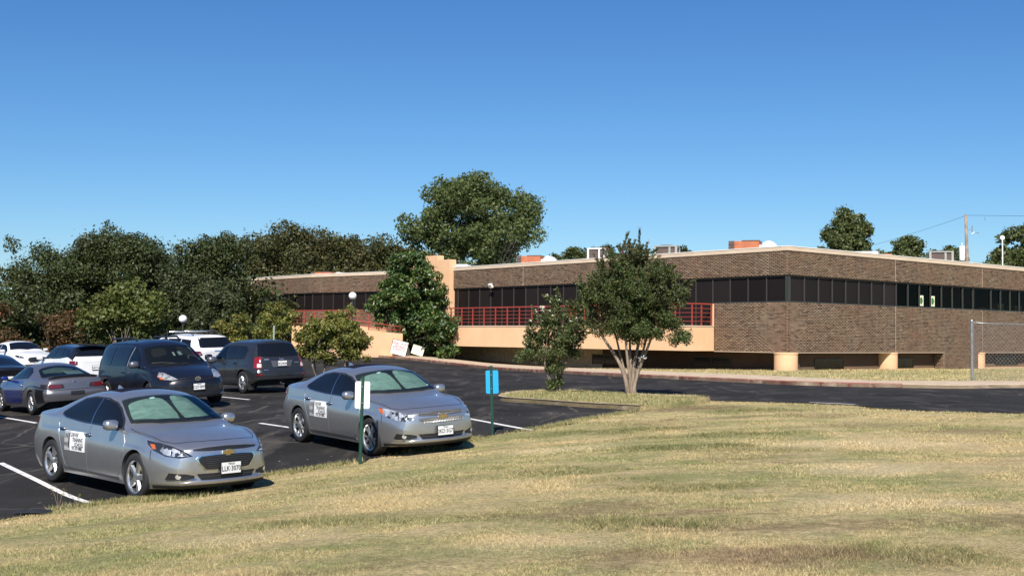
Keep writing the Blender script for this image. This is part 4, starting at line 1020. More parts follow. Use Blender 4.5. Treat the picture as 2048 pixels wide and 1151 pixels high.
# trees behind the building on the far side of the roof
for i, (lb, x, y, cr_, nc, nl) in enumerate([
  ('broad pear-shaped tree behind the roof edge left of the utility pole', 34.5, 120, [(0, 0, 11.4, 3.0, 2.6, 2.9), (-.9, 0, 9.2, 3.1, 2.4, 2.2), (1.1, 0, 9.3, 2.5, 2.4, 2.2), (-.5, 0, 13.6, 1.3, 1.4, 1.2), (.9, 0, 13.2, 1.2, 1.3, 1.2), (2.7, 0, 8.6, 1.2, 1.2, 1.0)], 110, 15000),
  ('smaller rounded tree between the broad pear-shaped tree and the utility pole', 41.0, 122, [(0, 0, 9.4, 2.0, 2.0, 2.6), (.5, 0, 11.4, 1.1, 1.2, 1.1), (-1.0, 0, 9.9, 1.2, 1.3, 1.4)], 60, 8000),
  ('lowest tree top behind the grey condenser beside the utility pole', 44.6, 122, [(-.6, 0, 9.0, 1.4, 1.6, 1.7), (1.0, 0, 9.8, 1.1, 1.4, 1.7)], 36, 4600),
  ('dark tree beyond the mast with the white disc', 41.4, 95, [(0, 0, 8.6, 2.7, 2.6, 2.8), (-1.5, 0, 7.0, 1.9, 1.8, 1.7), (1.0, 0, 10.3, 1.9, 1.8, 1.6), (2.5, 0, 7.0, 2.2, 2.2, 2.2)], 90, 13000)]):
    tree('pear_tree', lb, 'tree', x, y, cr_, 'leaf_pear', 'bark_dark', int(nc * 1.2), .72, int(nl * 1.5), .30, trunk_r=.22, fork=.5, seed=150 + i, group='trees behind the end of the building', limbs=10, inner=.4, lump=.3, zmin=2, z0=0., wisps=16, width=.65)
for i, (lb, x, y, cr_, lf, nc, nl) in enumerate([
  ('feathery pale green tree top above the roof beside the big crape myrtle', 8.4, 150, [(-.8, 0, 9.8, 1.3, 1.3, 2.0), (1.0, 0, 9.4, 1.6, 1.4, 1.7), (0, 0, 8.0, 2.6, 1.6, 1.5)], 'leaf_pear', 40, 5000),
  ('dark low tree top beside the feathery pale green tree top', 11.8, 152, [(-.3, 0, 9.6, 1.5, 1.4, 1.9), (1.6, 0, 8.9, 1.4, 1.4, 1.4)], 'leaf_oak', 30, 4000),
  ('low dark tree tops just beyond the orange cooler and the tall round-crowned tree', 4.4, 152, [(0, 0, 8.4, 2.6, 1.6, 1.3), (-2, 0, 8.0, 2.0, 1.6, 1.2)], 'leaf_oak', 36, 4200),
  ('low dark tree top at the corner of the roof above the big crape myrtle', 22.0, 155, [(0, 0, 10.3, 2.6, 1.6, 1.4), (-1.8, 0, 9.8, 1.6, 1.5, 1.2)], 'leaf_oak', 30, 3800),
  ('low dark tree top on the roof line between the pole and the mast', 60.5, 150, [(0, 0, 7.6, 2.4, 1.6, 1.3), (-2.2, 0, 7.2, 1.2, 1.2, .9)], 'leaf_oak', 22, 2800)]):
    tree('distant_tree', lb, 'tree', x, y, [(a, b_, c + 2.0, d, e, f) for a, b_, c, d, e, f in cr_], lf, 'bark_dark', nc, .7, int(nl * 1.5), .34, trunk_r=.2, fork=.4, seed=170 + i, group='tree tops far behind the roof', limbs=6, inner=.35, zmin=1, z0=0., wisps=6)

# the depth of the wood, where no single tree can be told apart
rng = np.random.default_rng(333)
n = 420; cx_ = rng.uniform(-62, -12, n); cy_ = 86 + (cx_ + 30) * .25 + rng.uniform(0, 18, n); cz_ = rng.uniform(.2, 5.6, n)
k = (cx_ / cy_ < -.20) & ((cx_ + 14) * .75 + (cy_ - 100) * .66 > -30)
V, F = leaf_cards(rng, np.stack([cx_, cy_, cz_], 1), np.full(n, 1.5), 34000, .42)
tag(link('wood_depth', quads_mesh('wood_depth', V, F), 'leaf_oak'), kind='stuff')

# ------------------------------------------------------------------ vehicles
def paint(name, col, metal=.75, rough=.34, coat=.6):
    m = bpy.data.materials.new(name); t = NT(m); M[name] = m; b = t.b
    col = lin(col) if isinstance(col, str) else col
    pos = t.coord('Object')
    d = t.ramp(t.noise(pos, 1.4, 5, .65), [(.35, tuple(c * .93 for c in col)), (.7, tuple(min(1, c * 1.05) for c in col))])
    # road film: slightly dusty low on the body
    sx = t.new('ShaderNodeSeparateXYZ'); t.link(pos, sx.inputs[0])
    low = t.ramp(sx.outputs[2], [(.16, .30), (.62, .0)])
    dn = t.math('MULTIPLY', low, t.noise(pos, 5, 4, .7))
    d = t.mix(dn, d, (.16, .14, .12))
    t.link(d, b.inputs['Base Color']); b.inputs['Metallic'].default_value = metal; b.inputs['Roughness'].default_value = rough
    b.inputs['Coat Weight'].default_value = coat; b.inputs['Coat Roughness'].default_value = .05
    t.bump(t.noise(pos, 2.2, 3, .5), .03, .01)
paint('silver', (.52, .525, .535), .84, .29, .4)
paint('navy', (.008, .0085, .014), .15, .3, .4)
paint('charcoal', (.045, .047, .053), .6, .33, .5)
paint('white', (.72, .72, .73), 0., .4, .8)
paint('black', (.012, .012, .016), .2, .3, .9)
paint('greymet', (.20, .195, .215), .7, .36, .6)
paint('blue', (.012, .028, .19), .4, .32, .9)
M['glass'] = simple('car_glass', (.006, .008, .012), .05, spec=.33)
M['roof_glass'] = simple('roof_glass', (.012, .014, .026), .6, spec=.0)
M['liner'] = simple('liner', (.012, .013, .014), .7)
M['rubber'] = simple('rubber', (.014, .014, .015), .75, var=.2, vscale=9)
M['black_trim'] = simple('black_trim', (.014, .014, .016), .45)
M['chrome'] = simple('chrome', (.78, .79, .80), .12, 1.0)
M['alloy'] = simple('alloy', (.62, .62, .62), .28, .9)
M['alloy_dark'] = simple('alloy_dark', (.10, .10, .105), .4, .6)
M['gold'] = simple('gold', (.60, .40, .16), .3, .8)
def lens_mat(name, dark, light, sc):
    m = bpy.data.materials.new(name); t = NT(m); M[name] = m
    v = t.new('ShaderNodeTexVoronoi'); v.inputs['Scale'].default_value = sc; t.link(t.coord('Object'), v.inputs['Vector'])
    sp = t.new('ShaderNodeSeparateColor'); t.link(v.outputs['Color'], sp.inputs[0])
    t.link(t.ramp(sp.outputs[0], [(.15, dark), (.45, light), (1.0, (.85, .86, .86))]), t.b.inputs['Base Color'])  # lamp facets, with bright specular spots painted into the cell colours
    t.b.inputs['Metallic'].default_value = .6; t.b.inputs['Roughness'].default_value = .22; t.b.inputs['Coat Weight'].default_value = 1.0; t.b.inputs['Coat Roughness'].default_value = .03
    t.bump(sp.outputs[1], .5, .02)
lens_mat('lens', (.06, .065, .07), (.55, .56, .57), 17)
lens_mat('lens_haze', (.30, .29, .24), (.66, .64, .56), 14)
M['lens_dark'] = simple('lens_dark', (.035, .037, .042), .12, .4, 1.0)
M['amber'] = simple('amber', (.45, .10, .02), .2, coat=.8)
M['taillight'] = simple('taillight', (.11, .005, .007), .15, coat=1.0, var=.3, vscale=14)
M['tail_bright'] = simple('tail_bright', (.20, .009, .010), .15, coat=1.0, var=.3, vscale=16)
M['reverse_lens'] = simple('reverse_lens', (.75, .60, .55), .2, coat=1.0)
M['plate'] = simple('plate', (.74, .75, .74), .45)
M['ink'] = simple('ink', (.012, .013, .02), .6)
M['ink_red'] = simple('ink_red', (.42, .11, .10), .7)
M['sign_white'] = simple('sign_white', (.78, .78, .78), .5)
M['sign_grey'] = simple('sign_grey', (.36, .36, .37), .55)
m = bpy.data.materials.new('sunshade'); t = NT(m); M['sunshade'] = m
v = t.coord('Object', (1.0, .35, 1)); wv = t.noise(v, 9, 3, .5, 1.2)
t.link(t.ramp(wv, [(.3, (.17, .25, .23)), (.7, (.30, .42, .385))]), t.b.inputs['Base Color']); t.b.inputs['Roughness'].default_value = .38; t.b.inputs['Metallic'].default_value = .35; t.bump(wv, .6, .03)
M['shade_edge'] = simple('shade_edge', (.02, .022, .022), .6)
M['sticker'] = simple('sticker', (.45, .62, .62), .4)
m = bpy.data.materials.new('clear_glass'); t = NT(m); M['clear'] = m
tr = t.new('ShaderNodeBsdfTransparent'); tr.inputs[0].default_value = (.80, .90, .88, 1)
gl = t.new('ShaderNodeBsdfGlossy'); gl.inputs['Roughness'].default_value = .02
fr = t.new('ShaderNodeFresnel'); fr.inputs[0].default_value = 1.5
ms = t.new('ShaderNodeMixShader'); t.link(fr.outputs[0], ms.inputs[0]); t.link(tr.outputs[0], ms.inputs[1]); t.link(gl.outputs[0], ms.inputs[2]); t.link(ms.outputs[0], t.out.inputs[0])
m = bpy.data.materials.new('smoked_glass'); t = NT(m); M['smoked'] = m
tr = t.new('ShaderNodeBsdfTransparent'); tr.inputs[0].default_value = (.45, .50, .48, 1)
gl = t.new('ShaderNodeBsdfGlossy'); gl.inputs['Roughness'].default_value = .03
fr = t.new('ShaderNodeFresnel'); fr.inputs[0].default_value = 1.5
ms = t.new('ShaderNodeMixShader'); t.link(fr.outputs[0], ms.inputs[0]); t.link(tr.outputs[0], ms.inputs[1]); t.link(gl.outputs[0], ms.inputs[2]); t.link(ms.outputs[0], t.out.inputs[0])

WHEELS = {}
class Car:
    def __init__(s, name, label, cat, pos, yaw, sp, body_mat, upper_mat=None, group=None, res=.06, dz=0.0, tilt=None):
        s.sp = sp; s.res = res; s.n = name
        x, y = pos; c, n = cos(yaw), sin(yaw); wb = sp['wb']; tw = .8
        P = lambda a, b: g(x + a * c - b * n, y + a * n + b * c)
        zf, zr = (P(wb, tw) + P(wb, -tw)) / 2, (P(-wb, tw) + P(-wb, -tw)) / 2
        zl, zrt = (P(wb, tw) + P(-wb, tw)) / 2, (P(wb, -tw) + P(-wb, -tw)) / 2
        pt, rl = atan2(zf - zr, 2 * wb), atan2(zl - zrt, 2 * tw)
        z0 = (zf + zr) / 2 + .016
        if tilt: z0, pt, rl = tilt
        s.o = thing(name, label, cat, (x, y, z0 + dz), 0, group)
        s.o.rotation_euler = (Matrix.Rotation(yaw, 3, 'Z') @ Matrix.Rotation(-pt, 3, 'Y') @ Matrix.Rotation(rl, 3, 'X')).to_euler()
        s.shell(body_mat, upper_mat)
    def shell(s, mat, upper):
        sp = s.sp; f = {k: pchip(*zip(*sp[k])) for k in ('top', 'belt', 'hw', 'rw', 'c')}
        x0, x1 = sp['top'][0][0], sp['top'][-1][0]; r = s.res
        X = list(np.arange(x0, x1, r)) + [x1] + list(x0 + np.array([.01, .02, .04, .07, .1])) + list(x1 - np.array([.01, .02, .04, .07, .1]))
        zc, Ra = sp['zc'], sp['Ra']
        for xw in (-sp['wb'], sp['wb']):
            X = [x for x in X if abs(x - xw) > Ra + .012 or abs(x - xw) < Ra - .01 and False] + [xw + Ra * cos(a) for a in np.linspace(0, pi, 17)] + [xw - Ra - .004, xw + Ra + .004]
        X = np.array(sorted(set(np.round(X, 4)))); n = len(X)
        top, belt, hw, rw, cc = (f[k](X) for k in ('top', 'belt', 'hw', 'rw', 'c'))
        low = pchip(*zip(*sp['low']))(X)
        for xw in (-sp['wb'], sp['wb']):
            m = np.abs(X - xw) <= Ra + 1e-3
            low = np.where(m, np.maximum(low, zc + np.sqrt(np.maximum(Ra ** 2 - (X - xw) ** 2, 0))), low)
        bw = hw - sp.get('tuck', .045); zm = low + (belt - low) * .55; base = pchip(*zip(*sp['low']))(X); zm = base + (belt - base) * .52
        rows = []
        yin = hw - .16
        rows.append(np.stack([X, yin, low + .03], 1)); rows.append(np.stack([X, hw - .06, low], 1))
        crease = sp.get('crease', .012); zcr = sp.get('zcr', .74)
        for v in np.r_[0, .045, .09, .135, .18, .24, np.linspace(.32, 1, 10)]:
            z = low + (belt - low) * v
            y = np.where(z < zm, hw - sp.get('tl', .05) * np.clip((zm - z) / (zm - base + 1e-6), 0, 1) ** 2, hw - (hw - bw) * np.clip((z - zm) / (belt - zm + 1e-6), 0, 1.2) ** 2)
            t = np.clip((z - (zcr * .0 + belt - sp.get('zd', .22))) / .05, 0, 1)
            y = y - crease * (t * t * (3 - 2 * t)) + crease * .5
            rows.append(np.stack([X, y, z], 1))
        yb = rows[-1][:, 1]
        p0y, p0z = yb, belt; p1y, p1z = np.minimum(rw, yb - .01), np.maximum(top - cc, belt + .002); p2z = top
        a1 = .80; a2 = sp.get('a2', .16)
        q1y, q1z = p0y + (p1y - p0y) * a1, p0z + (p1z - p0z) * a1
        q2y = p1y * (1 - a2); q2z = p1z + (p2z - p1z) * (1 - (1 - a2) ** 2.2)
        for t in np.linspace(0, 1, 8)[1:]:
            rows.append(np.stack([X, p0y + (q1y - p0y) * t + .018 * np.sin(pi * t) * (top - belt > .2), p0z + (q1z - p0z) * t], 1))
        for t in np.linspace(0, 1, 7)[1:]:
            rows.append(np.stack([X, (1-t)**2*q1y + 2*t*(1-t)*p1y + t*t*q2y, (1-t)**2*q1z + 2*t*(1-t)*p1z + t*t*q2z], 1))
        for t in np.linspace(0, 1, 8)[1:]:
            k = (1 - a2) * (1 - t); rows.append(np.stack([X, p1y * k, p1z + (p2z - p1z) * (1 - k ** 2.2)], 1))
        half = np.array(rows); nr = len(rows)          # (rows, stations, 3)
        full = np.concatenate([half, half[-2::-1] * np.array([1, -1, 1])]); NR_ = len(full)
        V = full.reshape(-1, 3); idx = np.arange(NR_ * n).reshape(NR_, n)
        F = [(idx[r0, i], idx[r0, i + 1], idx[r0 + 1, i + 1], idx[r0 + 1, i]) for r0 in range(NR_ - 1) for i in range(n - 1)]
        mi = [1 if (18 <= min(r0, NR_ - 2 - r0) and top[i] - belt[i] > .25 and top[i + 1] - belt[i + 1] > .25) else 0 for r0 in range(NR_ - 1) for i in range(n - 1)]
        V = V.tolist()
        for st, flip in ((0, False), (n - 1, True)):     # end caps as grids
            K = 9; prev = None
            for r0 in range(nr):
                y = half[r0, st, 1]; z = half[r0, st, 2]; row = [int(idx[r0, st])]
                if r0 < nr - 1:
                    for k in range(1, K): V.append([X[st], y * (1 - 2 * k / K), z]); row.append(len(V) - 1)
                    row.append(int(idx[NR_ - 1 - r0, st]))
                else: row = [int(idx[r0, st])] * (K + 1)
                if prev is not None:
                    for k in range(K):
                        q = [prev[k], prev[k + 1], row[k + 1], row[k]]
                        q = [a for j, a in enumerate(q) if a not in q[:j]]
                        if len(q) > 2: F.append(tuple(q[::-1] if not flip else q)); mi.append(0)
                prev = row
        V = np.array(V)
        # bow the ends in plan and give them their profile in elevation
        for end in ('nose', 'tail'):
            xe = x1 if end == 'nose' else x0; xs_ = sp[end + '_start']; bow, pw = sp[end + '_bow']; pr = pchip(*zip(*sp[end + '_prof']))
            t = np.clip((V[:, 0] - xs_) / (xe - xs_), 0, 1); t = t * t * (3 - 2 * t); sg = 1 if end == 'nose' else -1
            V[:, 0] += sg * t * (pr(V[:, 2]) - bow * np.abs(V[:, 1] / .9) ** pw)
        me = bpy.data.meshes.new('body'); me.from_pydata(V.tolist(), [], F); me.update()
        o = link('body', me, mat, s.o, True, 42)
        if upper: me.materials.append(M[upper]); me.polygons.foreach_set('material_index', mi)
        s.body = o; s.bvh = BVHTree.FromPolygons([Vector(v) for v in V], F)
        b = MB(); xw = sp['wb']; hb = min(hw.max() - .27, .66)
        b.box(((x0 + x1) / 2, 0, .42), (x1 - x0 - .9, 2 * hb, .40)); b.box((0, 0, .62), (2 * xw - 2 * Ra - .1, 2 * hb + .2, .5))
        b.build('underbody', 'liner', s.o)
        b = MB()
        for sx in (-xw, xw):
            for sy in (-1, 1):
                pts = [(Ra + .015) * np.array([cos(a), sin(a)]) for a in np.linspace(-.25, pi + .25, 14)]
                vs = []
                for yy in (hb - .02, hw.max() - .085):
                    vs += [(sx + p[0], sy * yy, zc + p[1]) for p in pts]
                b.add(vs, [(i, i + 1, 14 + i + 1, 14 + i) for i in range(13)])
        b.build('wheel_arch', 'liner', s.o)
    def hit(s, p, ax):
        h = s.bvh.ray_cast(p + ax * 3.0, -ax)
        return h[0], h[1]
    def proj(s, ax):
        ax = Vector(ax).normalized()
        def f(q, off):
            h, n = s.hit(Vector(q), ax)
            if h is None: return Vector(q)
            if n.dot(ax) < 0: n = -n
            return h + n * off
        return f
    AX = {'R': ((0, -1, 0), (1, 0, 0), (0, 0, 1)), 'L': ((0, 1, 0), (1, 0, 0), (0, 0, 1)), 'F': ((1, 0, 0), (0, 1, 0), (0, 0, 1)), 'B': ((-1, 0, 0), (0, 1, 0), (0, 0, 1)), 'T': ((0, 0, 1), (1, 0, 0), (0, 1, 0))}
    def patch(s, name, outline, side, mat, parent=None, off=.006, spc=None, thick=.014, rnd=0, sharp=45):
        spc = spc or s.res
        if isinstance(side, str): ax, u, w = (Vector(a) for a in s.AX[side])
        else: ax = Vector(side).normalized(); u = Vector((0, 0, 1)).cross(ax).normalized(); w = ax.cross(u)
        if len(outline[0]) == 3: outline = [(Vector(p).dot(u), Vector(p).dot(w)) for p in outline]
        if rnd: outline = smooth_line(outline, rnd, True)
        pts = []; n0 = len(outline)
        for i in range(n0):
            a = np.array(outline[i], float); b = np.array(outline[(i + 1) % n0], float); k = max(1, int(np.ceil(np.hypot(*(b - a)) / spc)))
            pts += [tuple(a + (b - a) * j / k) for j in range(k)]
        m = len(pts); P = np.array(pts)
        gx, gy = np.meshgrid(np.arange(P[:, 0].min(), P[:, 0].max(), spc), np.arange(P[:, 1].min(), P[:, 1].max(), spc)); gx = gx.ravel() + .0031; gy = gy.ravel() + .0027
        k = inside(gx, gy, pts); gx, gy = gx[k], gy[k]
        if len(gx): k = edge_dist(gx, gy, pts) > spc * .35; pts += list(zip(gx[k], gy[k]))
        vco, _, fs, *_ = geometry.delaunay_2d_cdt([Vector(p) for p in pts], [], [list(range(m))], 1, 1e-6)
        V = []; ok = []
        for v in vco:
            q = u * v.x + w * v.y; h, nn = s.hit(q, ax)
            if h is None: V.append((0, 0, 0)); ok.append(False); continue
            if nn.dot(ax) < 0: nn = -nn
            V.append(h + nn * off); ok.append(True)
        F = []
        for f in fs:
            if not all(ok[i] for i in f): continue
            a, b, c = (V[i] for i in f[:3])
            F.append(tuple(f) if (b - a).cross(c - a).dot(ax) > 0 else tuple(f)[::-1])
        if thick:
            from collections import Counter
            E = Counter()
            for f in F:
                for i in range(len(f)): E[tuple(sorted((f[i], f[(i + 1) % len(f)])))] += 1
            lowv = {}
            def lo(i):
                if i not in lowv: V.append(Vector(V[i]) - ax * thick); lowv[i] = len(V) - 1
                return lowv[i]
            for f in list(F):
                for i in range(len(f)):
                    a, b = f[i], f[(i + 1) % len(f)]
                    if E[tuple(sorted((a, b)))] == 1: F.append((b, a, lo(a), lo(b)))
        me = bpy.data.meshes.new(name); me.from_pydata([tuple(v) for v in V], [], F); me.update()
        return link(name, me, mat, parent if parent is not None else s.o, True, sharp)
    def ribbon(s, name, pts, side, mat, wid=.012, off=.006, h=.003, parent=None):
        ax, u, w = (Vector(a) for a in s.AX[side]) if isinstance(side, str) else (Vector(side).normalized(), None, None)
        if u is None: u = Vector((0, 0, 1)).cross(ax).normalized(); w = ax.cross(u)
        if len(pts[0]) == 3: pts = [(Vector(p).dot(u), Vector(p).dot(w)) for p in pts]
        L = []
        for a, b in zip(pts[:-1], pts[1:]):
            k = max(1, int(np.hypot(b[0] - a[0], b[1] - a[1]) / s.res)); L += [(a[0] + (b[0] - a[0]) * j / k, a[1] + (b[1] - a[1]) * j / k) for j in range(k)]
        L.append(pts[-1]); L = np.array(L); T = np.gradient(L, axis=0); T /= np.linalg.norm(T, axis=1)[:, None]; N = np.stack([-T[:, 1], T[:, 0]], 1)
        b = MB(); vs = []
        for p, nn in zip(L, N):
            for k, hh in ((-.5, 0), (0, h), (.5, 0)):
                q = u * (p[0] + nn[0] * wid * k) + w * (p[1] + nn[1] * wid * k); x, nm = s.hit(q, ax)
                if x is None: x, nm = q, ax
                if nm.dot(ax) < 0: nm = -nm
                vs.append(x + nm * (off + hh))
        b.add(vs, [(3 * i + j, 3 * i + j + 1, 3 * i + 4 + j, 3 * i + 3 + j) for i in range(len(L) - 1) for j in range(2)])
        return b.build(name, mat, parent if parent is not None else s.o, False)
    def wheels(s, style, r, w, rim, track, col='alloy'):
        keyw = (style, r, w, rim, col); sp = s.sp
        first = None
        for xw in (sp['wb'], -sp['wb']):
            for sy in (-1, 1):
                if keyw not in WHEELS:
                    b = MB(); b.lathe([(rim * .99, -w * .36), (rim * .94, -w * .10), (rim * .9, w * .4)], 28, 'y'); b.lathe([(0, -w * .02), (rim * .62, -w * .02), (rim * .62, w * .1)], 24, 'y')
                    hub = b.build('wheel', 'alloy_dark', s.o, True, 40)
                    b = MB(); b.lathe([(rim, w * .42), (rim + .01, w * .5), (r * .90, w * .5), (r * .97, w * .44), (r, w * .3), (r, -w * .3), (r * .97, -w * .44), (r * .90, -w * .5), (rim + .012, -w * .5), (rim, -w * .42)], 40, 'y')
                    b.build('tyre', 'rubber', hub, True, 50)
                    b = MB(); b.lathe([(rim * 1.0, -w * .43), (rim * .985, -w * .47), (rim * .93, -w * .44), (rim * .90, -w * .34)], 36, 'y')
                    ns, wi, wo, split = style
                    for k in range(ns):
                        a0 = 2 * pi * k / ns + .3
                        for da in ((-split, split) if split else (0,)):
                            vs = []
                            for rr, ww, yy in ((.05, wi, -.40), (rim * .5, (wi + wo) / 2, -.385), (rim * .95, wo, -.40)):
                                a = a0 + da * (rr / rim) * (1 if split else 0)
                                cx, cz = cos(a), sin(a); tx, tz = -cz, cx
                                for e_, dy in ((-1, .03), (-.55, 0), (.55, 0), (1, .03)):
                                    vs.append((cx * rr + tx * ww * e_ / 2, yy * w + dy, cz * rr + tz * ww * e_ / 2))
                            b.add(vs, [(4 * i + j, 4 * i + j + 1, 4 * i + 5 + j, 4 * i + 4 + j) for i in range(2) for j in range(3)])
                    b.lathe([(0, -w * .445), (.032, -w * .44), (.062, -w * .41), (.07, -w * .30)], 18, 'y')
                    b.build('rim', col, hub, True, 30)
                    WHEELS[keyw] = hub; o = hub
                else:
                    src = WHEELS[keyw]; o = src.copy(); C.objects.link(o); o.parent = s.o
                    for ch in src.children:
                        c = ch.copy(); C.objects.link(c); c.parent = o
                o.location = (xw, sy * (track / 2), r); a = random.uniform(0, 6.28)
                o.rotation_euler = (Matrix.Rotation(0 if sy < 0 else pi, 3, 'Z') @ Matrix.Rotation(a, 3, 'Y')).to_euler()
    def mirror(s, x, y, z, mat, size=(.13, .22, .15), cap=None):
        for sy in (-1, 1):
            b = MB(); n1, n2 = 8, 14; vs = []
            for i in range(n1 + 1):
                v = -pi / 2 + pi * i / n1
                for j in range(n2):
                    a = 2 * pi * j / n2
                    f = lambda q: math.copysign(abs(q) ** .6, q)
                    vs.append((x + size[0] * f(cos(v)) * f(cos(a)) * (1 if cos(a) > 0 else .45), sy * (y + size[1] / 2 * f(cos(v)) * f(sin(a)) * 1.0), z + size[2] / 2 * f(sin(v))))
            b.add(vs, [(i * n2 + j, i * n2 + (j + 1) % n2, (i + 1) * n2 + (j + 1) % n2, (i + 1) * n2 + j) for i in range(n1) for j in range(n2)])
            o = b.build('mirror', mat, s.o, True, 60)
            b = MB(); b.tube([(x, sy * (y - size[1] * .35), z - size[2] * .35), (x + .02, sy * (y - size[1] * .85), z - size[2] * .55)], .028, 6); b.build('mirror_arm', 'black_trim', o)
    def handle(s, x, z, sides='RL', mat='chrome', parent=None, L=.20):
        for sd in sides:
            ax = Vector(s.AX[sd][0]); h, n = s.hit(Vector((x, 0, z)), ax)
            if h is None: continue
            b = MB(); y0 = h.y; sg = ax.y
            b.tube([(x - L / 2, y0 + sg * .006, z), (x - L * .36, y0 + sg * .034, z + .004), (x + L * .36, y0 + sg * .034, z + .004), (x + L / 2, y0 + sg * .006, z)], [.012, .015, .015, .012], 8)
            o = b.build('handle', mat, (parent or {}).get(sd, s.o), True)
            s.patch('handle_cup', [(x + L * .5 * cos(a), z - .006 + .034 * sin(a)) for a in np.linspace(0, 2 * pi, 12)[:-1]], sd, 'black_trim', o.parent if o.parent is s.o else o.parent, .0052, thick=0)
    def plate(s, end, y, z, text, tilt=0., head='TEXAS'):
        sg = 1 if end == 'F' else -1
        h, n = s.hit(Vector((0, y, z)), Vector((sg, 0, 0)))
        x = h.x + sg * .03
        b = MB(); b.box((x, y, z), (.02, .325, .170)); o = b.build('licence_plate', 'black_trim', s.o)
        b = MB(); b.box((x + sg * .008, y, z), (.014, .305, .153)); b.build('plate_face', 'plate', o)
        u = (0, 1, 0) if sg > 0 else (0, -1, 0)
        text_on(text, .098, (x + sg * .015, y, z - .012), u, (0, 0, 1), (sg, 0, 0), 'ink', o, .003, .0012, .80)
        if head: text_on(head, .036, (x + sg * .015, y, z + .055), u, (0, 0, 1), (sg, 0, 0), 'ink', o, .003, .0005)
        return o

MAL = dict(wb=1.3685, zc=.335, Ra=.385, tuck=.05, tl=.055, zd=.20, crease=.014,
    top=[(-2.42,1.00),(-2.39,1.08),(-2.30,1.105),(-2.05,1.115),(-1.80,1.145),(-1.5,1.235),(-1.1,1.36),(-.7,1.45),(-.28,1.485),(.05,1.475),(.38,1.415),(.66,1.295),(.97,1.12),(1.15,1.03),(1.27,1.0),(1.6,.963),(1.95,.912),(2.15,.862),(2.25,.825),(2.31,.79)],
    belt=[(-2.42,.86),(-2.25,.98),(-1.9,1.035),(-1.3,1.035),(-.4,.985),(.5,.955),(1.0,.945),(1.4,.925),(1.8,.885),(2.1,.81),(2.31,.70)],
    hw=[(-2.42,.74),(-2.36,.80),(-2.15,.87),(-1.9,.905),(-1.3,.925),(0,.915),(1.3,.925),(1.65,.912),(1.95,.865),(2.14,.805),(2.25,.745),(2.31,.69)],
    rw=[(-2.42,.62),(-2.2,.72),(-1.9,.72),(-1.4,.69),(-.9,.66),(0,.655),(.35,.655),(.7,.70),(1.0,.75),(1.25,.77),(1.7,.74),(2.1,.67),(2.31,.60)],
    c=[(-2.42,.05),(-1.9,.06),(-1.2,.085),(-.4,.08),(.3,.09),(.8,.10),(1.1,.075),(1.5,.055),(2.1,.05),(2.31,.04)],
    low=[(-2.42,.36),(-2.3,.26),(-1.8,.20),(0,.195),(1.7,.19),(2.1,.20),(2.31,.215)],
    nose_start=1.35, nose_bow=(.30, 2.5), nose_prof=[(.15,-.06),(.225,-.03),(.262,.035),(.30,.05),(.345,.022),(.45,.03),(.60,.025),(.72,.0),(.80,-.04),(.9,-.12),(1.1,-.2)],
    tail_start=-1.5, tail_bow=(.16, 2.6), tail_prof=[(.2,-.06),(.4,.02),(.62,.02),(.8,-.04),(.95,-.02),(1.06,.0),(1.3,.0)])

